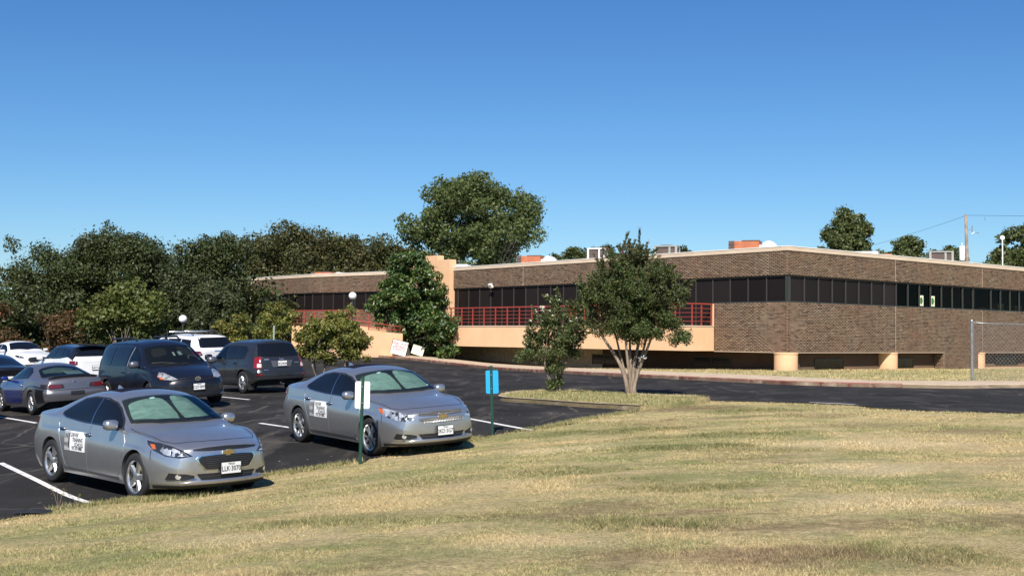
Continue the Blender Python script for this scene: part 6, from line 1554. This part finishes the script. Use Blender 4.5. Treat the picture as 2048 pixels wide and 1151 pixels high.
for sy in (-1, 1):
    t_ = k.patch('light_surround', [(-1.98,.84*sy,.80),(-2.2,.72*sy,.80),(-2.26,.36*sy,.79),(-2.27,.32*sy,.69),(-2.2,.72*sy,.665),(-2.0,.85*sy,.70)], (-.9, .42 * sy, 0), 'black_trim', o, .007, .05)
    k.patch('taillight', [(-2.18,.70*sy,.785),(-2.26,.40*sy,.78),(-2.26,.38*sy,.70),(-2.19,.68*sy,.685)], (-.9, .42 * sy, 0), 'taillight', t_, .012, .05)
b = MB(); vs = []
for j in range(13):
    y = -.62 + 1.24 * j / 12; h, nn = k.hit(Vector((-2.02, y, 0)), Vector((0, 0, 1))); z = h.z; e_ = 1 - abs(y / .66) ** 6
    vs += [(-1.93 + .03 * abs(y), y, z + .002), (-2.03 + .05 * abs(y), y, z + .022 + .025 * e_), (-2.13 + .06 * abs(y), y, z + .03 + .03 * e_), (-2.11 + .06 * abs(y), y, z + .005)]
b.add(vs, [(4 * j + i, 4 * j + 4 + i, 4 * j + 5 + i, 4 * j + 1 + i) for j in range(12) for i in range(3)]); b.build('spoiler', 'black', o, True, 50)
k.patch('plate_recess', [(-.18,.60),(.18,.60),(.18,.50),(-.18,.50)], 'B', 'black_trim', o, .006, .06)
k.ribbon('bumper_gap', [(-.78,.635),(-.3,.645),(.3,.645),(.78,.635)], 'B', 'black_trim', .014, .004, .001)
k.patch('badge', [(.02,.86),(.09,.86),(.09,.82),(.02,.82)], 'B', 'chrome', o, .008, .05); k.patch('keyhole', [(-.30,.79),(-.28,.79),(-.28,.77),(-.30,.77)], 'B', 'chrome', o, .008, .05)

def generic_sedan(label, pos, yaw, col, front=None, dark=False):
    k = Car('sedan', label, 'car', pos, yaw, MAL, col, None, None, .08); o = k.o
    k.wheels((5, .075, .09, 0), .335, .22, .225, 1.62)
    k.patch('windshield', [(1.06,0),(.90,.66),(.84,.735),(.28,.575),(.335,0),(.28,-.575),(.84,-.735),(.90,-.66)], 'T', 'glass', o, .006)
    k.patch('rear_window', [(-1.02,0),(-1.12,.56),(-1.7,.66),(-1.84,.3),(-1.86,0),(-1.84,-.3),(-1.7,-.66),(-1.12,-.56)], 'T', 'glass', o, .006)
    for sd in 'RL':
        k.patch('window', [(.78,.985),(.62,1.095),(.38,1.228),(.21,1.298),(-.155,1.338),(-.20,.998)], sd, 'glass', o, .008); k.patch('window', [(-.25,1.002),(-.205,1.338),(-.78,1.296),(-1.08,1.185),(-1.30,1.062),(-1.08,1.020)], sd, 'glass', o, .008)
        k.patch('door', [(.88,.93),(-.19,.975),(-.245,.30),(-.20,.26),(.72,.255),(.985,.60)], sd, col, o, .005); k.patch('door', [(-.21,.975),(-1.30,1.0),(-1.36,.90),(-1.02,.50),(-.80,.265),(-.265,.262)], sd, col, o, .0052)
    k.handle(-.40, .83, 'RL', 'chrome'); k.handle(-1.23, .865, 'RL', 'chrome'); k.mirror(.64, 1.03, 1.03, col)
    for sy in (-1, 1):
        k.patch('taillight', [(-2.0,.86*sy,.99),(-2.25,.80*sy,1.0),(-2.39,.50*sy,.99),(-2.39,.50*sy,.85),(-2.27,.80*sy,.83),(-2.05,.87*sy,.90)], (-.8, .6 * sy, 0), 'tail_bright', o, .008, .05)
        k.patch('headlight', [(1.75,.86*sy,.855),(2.02,.72*sy,.80),(2.18,.54*sy,.735),(2.16,.58*sy,.69),(1.95,.79*sy,.72),(1.78,.87*sy,.78)], (.62, .78 * sy, .1), 'lens_dark', o, .007, .05)
    return k
k = generic_sedan('white sedan with a wide black grille facing out at the edge of the wood', (-23.95, 57.4), radians(-46.6), 'white')
k.patch('grille', [(-.36,.735),(0,.75),(.36,.735),(.46,.64),(.36,.50),(-.36,.50),(-.46,.64)], 'F', 'black_trim', k.o, .006, .06); k.patch('lower_intake', [(-.6,.40),(.6,.40),(.52,.30),(-.52,.30)], 'F', 'black_trim', k.o, .006, .07)
k.plate('F', 0, .43, 'LTX\u00b7402', head=None)
k = generic_sedan('black sedan seen from behind, between the white sedan and the two-tone coupe', (-16.9, 37.9), radians(130), 'black')
k.plate('B', 0, .74, 'KDC\u00b7114', head=None)
generic_sedan('dark car with only a red tail lamp corner showing, beside the two-tone coupe', (-15.0, 30.75), radians(129.7), 'black')

SUVW = dict(wb=1.33, zc=.36, Ra=.42, tuck=.06, tl=.05, zd=.24, crease=.014, a2=.12,
    top=[(-2.15,1.02),(-2.12,1.15),(-2.02,1.32),(-1.85,1.55),(-1.75,1.60),(-1.2,1.625),(-.3,1.66),(.2,1.63),(.45,1.56),(.8,1.34),(1.1,1.13),(1.3,1.08),(1.7,1.03),(2.05,.95),(2.2,.85)],
    belt=[(-2.15,1.0),(-1.6,1.13),(-.5,1.09),(.7,1.05),(1.2,1.0),(1.8,.92),(2.2,.78)],
    hw=[(-2.15,.82),(-2.05,.88),(-1.8,.94),(-1.3,.95),(0,.93),(1.3,.95),(1.8,.93),(2.05,.88),(2.2,.78)],
    rw=[(-2.15,.74),(-1.85,.64),(-1.2,.66),(.2,.66),(.6,.70),(1.1,.78),(1.6,.76),(2.2,.64)],
    c=[(-2.15,.04),(-1.8,.07),(-1,.08),(.3,.08),(.8,.10),(1.2,.06),(2.2,.05)],
    low=[(-2.15,.42),(-1.9,.30),(1.8,.27),(2.2,.32)],
    nose_start=1.2, nose_bow=(.2, 2.6), nose_prof=[(.2,-.05),(.5,.03),(.8,0),(1.1,-.1)],
    tail_start=-1.3, tail_bow=(.10, 2.6), tail_prof=[(.3,-.02),(.5,.03),(.8,.01),(1.0,0),(1.6,0)])
k = Car('compact_suv', 'white sport utility vehicle with a black roof, half hidden by the navy minivan', 'car', (-16.87, 45.65), radians(130.6), SUVW, 'white', 'black', None, .08)
o = k.o; k.wheels((5, .075, .09, 0), .36, .23, .25, 1.66)
k.patch('rear_window', [(-.60,1.535),(.60,1.535),(.74,1.20),(-.74,1.20)], 'B', 'glass', o, .008, .07)
for sd in 'RL':
    k.patch('window', [(.85,1.09),(.45,1.42),(.2,1.51),(-.2,1.52),(-.25,1.10)], sd, 'glass', o, .008, .08); k.patch('window', [(-.30,1.11),(-.25,1.52),(-.95,1.50),(-1.0,1.13)], sd, 'glass', o, .008, .08); k.patch('window', [(-1.05,1.14),(-1.0,1.49),(-1.45,1.46),(-1.70,1.20)], sd, 'glass', o, .008, .08)
    k.ribbon('door_gap', [(-.27,1.08),(-.30,.4)], sd, 'black_trim', .014, .004)
b = MB(); b.box((-1.93, 0, 1.615), (.28, 1.2, .035)); b.build('spoiler', 'black', o)
k.mirror(.78, 1.06, 1.14, 'white', (.12, .24, .19))
for sy in (-1, 1): k.patch('taillight', [(-1.9,.92*sy,1.05),(-2.1,.82*sy,1.05),(-2.14,.70*sy,1.02),(-2.14,.70*sy,.90),(-2.1,.84*sy,.88),(-1.9,.94*sy,.92)], (-.8, .6 * sy, 0), 'taillight', o, .008, .06)
k.plate('B', 0, .78, 'HRT\u00b7529', head=None)

BIG = dict(SUVW); sc = 1.10
BIG['top'] = [(x * 1.14, z * sc) for x, z in SUVW['top']]; BIG['belt'] = [(x * 1.14, z * sc) for x, z in SUVW['belt']]
for q in ('hw', 'rw'): BIG[q] = [(x * 1.14, z * 1.05) for x, z in SUVW[q]]
for q in ('c', 'low'): BIG[q] = [(x * 1.14, z) for x, z in SUVW[q]]
BIG['wb'] = 1.43; BIG['nose_start'] = 1.35; BIG['tail_start'] = -1.5; BIG['tail_prof'] = [(.3,-.02),(.5,.03),(.8,.01),(1.0,0),(1.8,0)]
k = Car('large_suv', 'white sport utility vehicle with roof rails and cross bars, behind the charcoal one', 'car', (-13.0, 46.6), radians(140), BIG, 'white', None, None, .08, .12)
o = k.o; k.wheels((5, .075, .09, 0), .37, .24, .25, 1.72)
k.patch('rear_window', [(-.66,1.66),(.66,1.66),(.76,1.28),(-.76,1.28)], 'B', 'glass', o, .008, .07)
for sd in 'RL':
    k.patch('window', [(.97,1.20),(.5,1.55),(.2,1.645),(-.2,1.655),(-.25,1.21)], sd, 'glass', o, .008, .08); k.patch('window', [(-.30,1.22),(-.25,1.655),(-1.1,1.64),(-1.15,1.24)], sd, 'glass', o, .008, .08); k.patch('window', [(-1.2,1.25),(-1.15,1.63),(-1.75,1.58),(-1.9,1.30)], sd, 'glass', o, .008, .08)
for sy in (-1, 1):
    b = MB(); b.tube([(-1.7, .62*sy, 1.76), (-1.5, .62*sy, 1.86), (.1, .62*sy, 1.88), (.35, .62*sy, 1.79)], .022, 8); b.build('roof_rail', 'black_trim', o, True)
    k.patch('taillight', [(-2.2,.96*sy,1.16),(-2.42,.82*sy,1.16),(-2.44,.74*sy,1.0),(-2.4,.86*sy,.98),(-2.2,.97*sy,1.02)], (-.8, .6 * sy, 0), 'taillight', o, .008, .06)
for xx in (-1.25, -.25): b = MB(); b.tube([(xx, -.72, 1.915), (xx, .72, 1.915)], .028, 8); b.build('cross_bar', 'alloy', o, True)
k.patch('badge', [(-.2,1.16),(.2,1.16),(.2,1.13),(-.2,1.13)], 'B', 'chrome', o, .008, .06); k.mirror(.85, 1.10, 1.25, 'white', (.12, .24, .2))
k.plate('B', 0, .9, 'FZN\u00b7761', head=None)

# ------------------------------------------------------------------ signs, lamps, fence, pole
M['post_green'] = simple('post_green', (.008, .055, .034), .45, var=.2, vscale=8)
M['sign_blue'] = simple('sign_blue', (.012, .33, .68), .45, var=.05)
M['galv'] = simple('galv', (.33, .34, .34), .42, .7, var=.25, vscale=9)
M['wood_pole'] = simple('wood_pole', (.23, .185, .145), .9, var=.3, vscale=3)
M['globe'] = simple('globe', (.82, .82, .82), .35, coat=.3)
M['cable'] = simple('cable', (.03, .03, .035), .6)
M['cream_sign'] = simple('cream_sign', (.74, .70, .50), .6)
def uchannel(b, h, tilt=(0, 0)):
    sec = [(-.042,.0),(-.030,.0),(-.018,-.032),(.018,-.032),(.030,.0),(.042,.0),(.042,.006),(.026,.006),(.014,-.026),(-.014,-.026),(-.026,.006),(-.042,.006)]
    sec = [(x * .64, y * .64) for x, y in sec]; n = len(sec); vs = [(x + tilt[0] * z, y + tilt[1] * z, z) for z in (-.25, h) for x, y in sec]
    b.add(vs, [tuple(range(n - 1, -1, -1)), tuple(range(n, 2 * n))] + [(i, (i + 1) % n, n + (i + 1) % n, n + i) for i in range(n)])
def lot_sign(label, x, y, h, tilt, z0, z1, w, mat, sx, roll, rz):
    o = thing('parking_sign', label, 'sign', (x, y, g(x, y) - .01), rz, 'back-turned signs on green posts at the lot edge')
    b = MB(); uchannel(b, h, tilt); b.build('post', 'post_green', o)
    b = MB(); zc = (z0 + z1) / 2; r3 = Matrix.Rotation(roll, 3, 'Y'); n = 6; hw_, hh = w / 2, (z1 - z0) / 2; pts = []
    for cx_, cy_, a0 in ((hw_ - .03, hh - .03, 0), (-hw_ + .03, hh - .03, pi / 2), (-hw_ + .03, -hh + .03, pi), (hw_ - .03, -hh + .03, 1.5 * pi)):
        pts += [(cx_ + .03 * cos(a0 + pi / 2 * k / 4), cy_ + .03 * sin(a0 + pi / 2 * k / 4)) for k in range(5)]
    cz = Vector((sx + tilt[0] * zc, .010 + tilt[1] * zc, zc))
    b.prism(pts, .003, cz, r3 @ Vector((1, 0, 0)), r3 @ Vector((0, 0, 1)), (0, 1, 0)); b.build('sign_plate', mat, o)
    for q in (-.6, .6):
        b = MB(); b.lathe([(0, -.012), (.012, -.010), (.012, .0)], 8, 'y', (tilt[0] * (zc + hh * q), -.024, zc + hh * q)); b.build('bolt', 'galv', o, True)
lot_sign('green channel post carrying a blank white sign back in front of a silver sedan', -2.49, 19.62, 1.455, (.018, 0), .92, 1.37, .245, 'sign_white', .0, radians(.5), .06)
lot_sign('green channel post carrying a bright blue sign back at the lot edge', -.35, 22.95, 1.36, (-.030, 0), .82, 1.27, .245, 'sign_blue', .012, radians(-2), -.05)
# dark spot at the foot of the blue sign, built as a small block
o = tag(MB().box((0, 0, .03), (.22, .12, .09)).build('dark_block', 'rubber', None, loc=(-.52, 23.25, g(-.52, 23.25))), 'small black block on the asphalt at the foot of the blue sign post', 'block')

def lamp(label, x, y, top, r, pr=.045):
    zb = g(x, y); o = thing('globe_lamp', label, 'street lamp', (x, y, zb), 0, 'white globe lamps'); h = top - zb
    b = MB(); b.lathe([(0, -.1), (.11, -.1), (.11, .10), (pr, .14), (pr, h - 2 * r - .02), (.075, h - 2 * r), (.075, h - 2 * r + .06), (0, h - 2 * r + .06)], 14); b.build('pole', 'corner_metal', o, True, 40)
    b = MB(); b.lathe([(max(.001, r * sin(pi * k / 14)), h - r - r * cos(pi * k / 14)) for k in range(15)], 24); b.build('globe', 'globe', o, True)
lamp('white globe lamp in front of the wood, above the white roof-racked car', -16.2, 58, 2.42, .20)
lamp('white globe lamp on a dark pole beside the magnolia at the entrance ramp', -9.55, 70.5, 4.10, .235)

# leaning signs at the ramp
def lean_sign(name, label, x, y, w, h, roll, mat, lean, rz):
    zb = g(x, y) + .12
    o = thing(name, label, 'sign', (x, y, zb), rz); r3 = Matrix.Rotation(lean, 3, 'X') @ Matrix.Rotation(roll, 3, 'Y')
    lift = abs(w / 2 * sin(roll))
    b = MB(); b.box(r3 @ Vector((0, 0, h / 2)) + Vector((0, 0, lift)), (w, .03, h), r3); b.build('board', mat, o)
    return o, r3, Vector((0, 0, lift))
o, r3, lf = lean_sign('school_sign', 'white leaning sign reading ONE WAY DRIVING SCHOOL against the peach ramp wall', -7.28, 75.3, 1.02, .90, radians(13), 'sign_white', radians(-8), -.05)
for s_, z in (('ONE  WAY', .70), ('DRIVING', .50), ('SCHOOL', .31)):
    text_on(s_, .24, r3 @ Vector((0, -.018, z)) + lf, r3 @ Vector((1, 0, 0)), r3 @ Vector((0, 0, 1)), r3 @ Vector((0, -1, 0)), 'ink_red', o, .006, .007, .88)
b = MB(); b.box(r3 @ Vector((0, -.02, .13)) + lf, (.80, .004, .035), r3); b.build('underline', 'ink_red', o)
b = MB()
for dx, dz, ww, hh in ((-.515, .45, .03, .92), (.515, .45, .012, .92), (0, .905, 1.04, .03)): b.box(r3 @ Vector((dx, 0, dz)) + lf, (ww, .05, hh), r3)
b.build('frame', 'black_trim', o)
o, r3, lf = lean_sign('yard_sign', 'pale yellow leaning sign with two short print lines beside the white driving school sign', -6.15, 76.4, .78, .60, radians(17), 'cream_sign', radians(-8), -.05)
for z, w in ((.32, .55), (.22, .25)):
    b = MB(); b.box(r3 @ Vector((0, -.018, z)) + lf, (w, .004, .03), r3); b.build('print_line', 'sign_grey', o)
# thin post behind the SUV
xx, yy = -9.0, 44.6
o = thing('sign_post', 'thin pale green metal post standing among the crape myrtles behind the charcoal vehicle', 'post', (xx, yy, g(xx, yy)))
b = MB(); uchannel(b, 2.18); b.build('channel', simple('pale_green', (.30, .38, .33), .5), o); b = MB(); b.box((0, .01, 2.1), (.07, .004, .12)); b.build('top_plate', 'galv', o)

# chain-link fence end
fx, fy = 16.85, 43.1
o = thing('chain_link_fence', 'galvanised chain link fence with a thick end post before the brick end wall', 'fence', (fx, fy, g(fx, fy)), 0)
FH = 2.22
b = MB(); b.lathe([(0, -.2), (.046, -.2), (.046, FH), (.055, FH), (.055, FH + .04), (.035, FH + .085), (0, FH + .095)], 14); b.build('end_post', 'galv', o, True, 40)
fd = np.array([1.0, .16]); fd /= np.linalg.norm(fd); FLn = 9.0
b = MB(); b.tube([(.03, 0, FH - .02), (.7, .11, FH - .05), (fd[0] * FLn, fd[1] * FLn, FH - .10)], .024, 8); b.build('top_rail', 'galv', o, True)
for z in (.25, .75, 1.25, 1.75, 2.1):
    b = MB(); b.lathe([(.046, z - .015), (.054, z - .012), (.054, z + .012), (.046, z + .015)], 12); b.build('band', 'galv', o, True)
b = MB(); b.box((.075, .01, FH / 2), (.012, .006, FH - .1)); b.build('tension_bar', 'galv', o)
for q in (3.1, 6.1):
    b = MB(); b.lathe([(0, -.2), (.03, -.2), (.03, FH - .09), (0, FH - .09)], 10, 'z', (fd[0] * q, fd[1] * q, 0)); b.build('line_post', 'galv', o, True, 40)
b = MB(); step = .15; hz = FH - .12
for k in range(-int(hz / step) - 1, int(FLn / step)):
    for sg in (1, -1):
        pts = []
        for t in np.linspace(0, 1, 2):
            z = hz * t if sg > 0 else hz * (1 - t)
            q = k * step + hz * t
            pts.append((q, z))
        (q0, za), (q1, zb_) = pts
        if q1 < .08 or q0 > FLn: continue
        if q0 < .08: za += (zb_ - za) * (.08 - q0) / (q1 - q0); q0 = .08
        if q1 > FLn: zb_ -= (zb_ - za) * (q1 - FLn) / (q1 - q0); q1 = FLn
        b.tube([(fd[0] * q0, fd[1] * q0 + .004 * sg, za + .06), (fd[0] * q1, fd[1] * q1 + .004 * sg, zb_ + .06)], .005, 3, False)
tag(b.build('chain_mesh', 'galv', o), kind='stuff')

# utility pole with transformer
px_, py_ = 42.6, 110
o = thing('utility_pole', 'weathered wooden utility pole with a white transformer can and drooping cables behind the roof', 'utility pole', (px_, py_, -.2))
b = MB(); b.tube([(.30, 0, 0), (.05, 0, 8), (-.10, 0, 13.6)], [.19, .17, .13], 12); b.build('pole', 'wood_pole', o, True)
b = MB(); b.lathe([(0, 9.3), (.24, 9.3), (.26, 9.4), (.26, 10.55), (.22, 10.65), (0, 10.65)], 18, 'z', (-.50, -.1, 0)); tfm = b.build('transformer', 'white_metal', o, True, 40)
b = MB(); b.lathe([(0, 10.65), (.05, 10.65), (.03, 10.95), (0, 10.95)], 8, 'z', (-.5, -.1, 0)); b.build('bushing', 'white_metal', tfm, True)
b = MB(); b.box((-.2, -.05, 10.1), (.3, .1, .08)); b.box((-.2, -.05, 9.6), (.3, .1, .08)); b.build('bracket', 'galv', o)
for k, dx in enumerate((-.9, -.75, -.62)):
    b = MB(); b.tube([(-.6, -.1, 10.7 - .2 * k), (dx - .2, -.1, 9.8), (dx - .1, -.1, 8.7 - .2 * k), (-.2, -.1, 8.0), (.05, -.05, 7.6)], .025, 5); b.build('drop_cable', 'cable', o, True)
b = MB(); b.box((.28, 0, 12.2), (.5, .06, .06)); b.tube([(.45, 0, 11.8), (.75, 0, 12.0), (1.15, 0, 11.85)], .03, 6); b.tube([(.5, 0, 12.0), (.5, 0, 12.6)], .045, 6); b.build('cutout_switch', 'galv', o)
def cable(pts, sag, r=.014):
    a, c = np.array(pts[0], float), np.array(pts[1], float); b = MB()
    b.tube([a + (c - a) * t - np.array([0, 0, sag * 4 * t * (1 - t)]) for t in np.linspace(0, 1, 15)], r, 4); b.build('wire', 'cable', o)
cable([(-.1, 0, 13.5), (-1.5, 62, 13.0)], .5); cable([(-.1, 0, 13.55), (30, -22, 12.3)], .35); cable([(.0, 0, 9.1), (22, -10, 10.6)], .5)
b = MB(); b.tube([(1.35, -.9, 13.3), (1.35, -.9, 12.95)], .03, 6); b.build('insulator', 'galv', o)
o = thing('mast_lamp', 'thin pale mast with a round white disc on top standing on the roof edge', 'mast', (31.4, 75.2, 5.7))
b = MB(); b.tube([(0, 0, 0), (0, 0, 2.35)], .035, 8); b.build('mast', 'white_metal', o, True); b = MB(); b.lathe([(0, -.05), (.13, -.05), (.15, 0), (.13, .05), (0, .05)], 20, 'y', (0, 0, 2.48)); b.build('disc', 'globe', o, True, 40)

# rag and weeds at the near lot corner
rng = np.random.default_rng(5)
b = MB(); nx_, ny_ = 9, 7; vs = []
for j in range(ny_):
    for i in range(nx_):
        vs.append((-.22 + .055 * i + rng.normal(0, .012), -.12 + .04 * j + rng.normal(0, .01), .03 + .045 * rng.random() * (1 if 0 < i < nx_ - 1 and 0 < j < ny_ - 1 else .2)))
b.add(vs, [(j * nx_ + i, j * nx_ + i + 1, (j + 1) * nx_ + i + 1, (j + 1) * nx_ + i) for j in range(ny_ - 1) for i in range(nx_ - 1)])
M['bag'] = simple('bag', (.02, .02, .022), .55)
tag(b.build('plastic_bag', 'bag', None, True, None, (-6.15, 15.3, g(-6.15, 15.3))), 'crumpled black plastic bag lying at the near corner of the parking lot', 'bag')
def weed(label, x, y, h, n, seed):
    r_ = np.random.default_rng(seed); o = thing('weed', label, 'weed', (x, y, g(x, y)), 0, 'weeds at the near lot corner'); b = MB(); tips = []
    for k in range(n):
        d = r_.normal(size=2) * .12; p1 = np.array([d[0], d[1], h * (.7 + .4 * r_.random())]); b.tube([(0, 0, 0), p1 * .5 + np.array([0, 0, .05]), p1], [.003, .0025, .0015], 4); tips += [p1 * t for t in (.5, .7, .85, 1)]
    b.build('stalk', 'bark_pale', o)
    V, F = leaf_cards(r_, np.array(tips), np.full(len(tips), .03), 30, .022); link('seed_leaves', quads_mesh('seed_leaves', V, F), 'leaf_yellow', o)
weed('dry thin weed stalk with seeds standing at the near corner of the parking lot', -6.0, 15.75, .34, 3, 1)
weed('shorter dry weed at the near corner of the parking lot, nearer the silver sedan', -5.8, 15.95, .2, 3, 2)
# the knotted white ribbon on the large crape myrtle trunk
b = MB(); b.tube([(-.1, 0, 0), (0, -.02, .03), (.08, .0, -.02), (.14, 0, .03)], .018, 6); b.tube([(0, -.02, .03), (.06, -.03, .07)], .015, 5)
tag(b.build('ribbon', 'white_metal', None, True, None, (3.52, 31.75, g(3.4, 31.9) + 1.08)), 'white ribbon knotted round a trunk of the large crape myrtle', 'ribbon')

# ------------------------------------------------------------------ grass
def blades(name, xy, z, h, wid, mat, lean=.5, seed=0):
    rng = np.random.default_rng(seed); n = len(xy); a = rng.random(n) * 2 * pi; H_ = h * (.5 + .9 * rng.random(n)); W_ = wid * (.7 + .6 * rng.random(n))
    d = rng.random(n) * 2 * pi; ln = lean * (.3 + rng.random(n)) * H_
    P = np.stack([xy[:, 0], xy[:, 1], z - .008], 1); s = np.stack([np.cos(a), np.sin(a), 0 * a], 1) * W_[:, None] / 2
    T = P + np.stack([np.cos(d) * ln, np.sin(d) * ln, H_], 1)
    V = np.stack([P - s, P + s, T], 1).reshape(-1, 3)
    me = quads_mesh(name, V, np.arange(3 * n).reshape(n, 3))
    if mat == 'blade': put_patches(me, V[:, 0], V[:, 1])
    return tag(link(name, me, mat), kind='stuff')
rng = np.random.default_rng(77)
def scatter(n, x0, x1, y0, y1, keep):
    xy = np.stack([rng.uniform(x0, x1, n), rng.uniform(y0, y1, n)], 1); return xy[keep(xy[:, 0], xy[:, 1])]
inview = lambda x, y: np.abs(x + .1) < y * .455 + .6
onlawn = lambda x, y: ~inside(x, y, ASPHALT) & ~inside(x, y, SWP)
allxy = []; hs_ = []; ws_ = []
for y0, y1, den, hh, ww in ((7.0, 10, 8000, .020, .0048), (10, 13.5, 4600, .020, .0066), (13.5, 18, 2800, .020, .009), (18, 24, 1600, .021, .013), (24, 31.5, 900, .023, .017)):
    x0, x1 = -y1 * .47, y1 * .47
    xy = scatter(int(den * (x1 - x0) * (y1 - y0)), x0, x1, y0, y1, lambda x, y: inview(x, y) & onlawn(x, y))
    allxy.append(xy); hs_.append(np.full(len(xy), hh)); ws_.append(np.full(len(xy), ww))
xy = np.concatenate(allxy); hh = np.concatenate(hs_); ww = np.concatenate(ws_)
# clumpy height
cl = .6 + .8 * (np.sin(xy[:, 0] * 2.3 + 1.7 * np.sin(xy[:, 1] * 1.1)) * np.sin(xy[:, 1] * 1.9 + 1.3 * np.sin(xy[:, 0] * .9)) * .5 + .5)
blades('lawn_grass', xy, G(xy[:, 0], xy[:, 1]), hh * cl * (1 + .9 * patch_w(xy[:, 0], xy[:, 1])[:, 0]), ww, 'blade', 1.1, 3)
# strip of lawn by the building and fence
xy = scatter(60000, -4, 34, 38, 66, lambda x, y: inview(x, y) & onlawn(x, y) & (y < 66) & ((x - CX) * NL[0] + (y - CY) * NL[1] > -.4) | (inview(x, y) & onlawn(x, y) & ((x - CX) * NR[0] + (y - CY) * NR[1] > -.4) & (x > CX)))
blades('verge_grass', xy, G(xy[:, 0], xy[:, 1]), np.full(len(xy), .07), np.full(len(xy), .035), 'blade', .7, 4)
# island turf and the greener fringe along the lot edge
xy = scatter(26000, -.5, 5.2, 26, 36, lambda x, y: inside(x, y, ISL_POLY))
blades('island_grass', xy, G(xy[:, 0], xy[:, 1]) + .11, np.full(len(xy), .06), np.full(len(xy), .016), 'green_blade', .9, 5)
le = np.array(dense(LOT_EDGE, .05)); k = rng.integers(0, len(le), 15000)
dd = np.abs(rng.normal(0, .16, 15000)) - .06; tang = np.gradient(le, axis=0); nrm_ = np.stack([tang[:, 1], -tang[:, 0]], 1); nrm_ /= np.linalg.norm(nrm_, axis=1)[:, None]
xy = le[k] + nrm_[k] * dd[:, None]; patchy = (np.sin(le[k][:, 0] * 3.1) + np.sin(le[k][:, 1] * 2.3 + 1) + rng.normal(0, .5, 15000)) > -.3
xy = xy[patchy]
blades('edge_grass', xy, G(xy[:, 0], xy[:, 1]) + .01, np.full(len(xy), .065), np.full(len(xy), .012), 'green_blade', .8, 6)
# brighter tuft patch in front of the first sedan
xy = np.stack([rng.normal(-4.95, .32, 5000), rng.normal(16.55, .16, 5000)], 1); xy = xy[onlawn(xy[:, 0], xy[:, 1])]
blades('green_tufts', xy, G(xy[:, 0], xy[:, 1]), np.full(len(xy), .075), np.full(len(xy), .012), 'green_blade', .8, 8)
# fallen leaves and pale litter on the asphalt
n = 240; xy = scatter(n * 6, -10, 8, 17, 60, lambda x, y: inside(x, y, ASPHALT))[:n]
V, F = leaf_cards(rng, np.c_[xy, G(xy[:, 0], xy[:, 1]) + .03], np.full(len(xy), .01), n, .07, flat=.05, up=3)
tag(link('fallen_leaves', quads_mesh('fallen_leaves', V, F), 'leaf_rust'), kind='stuff')
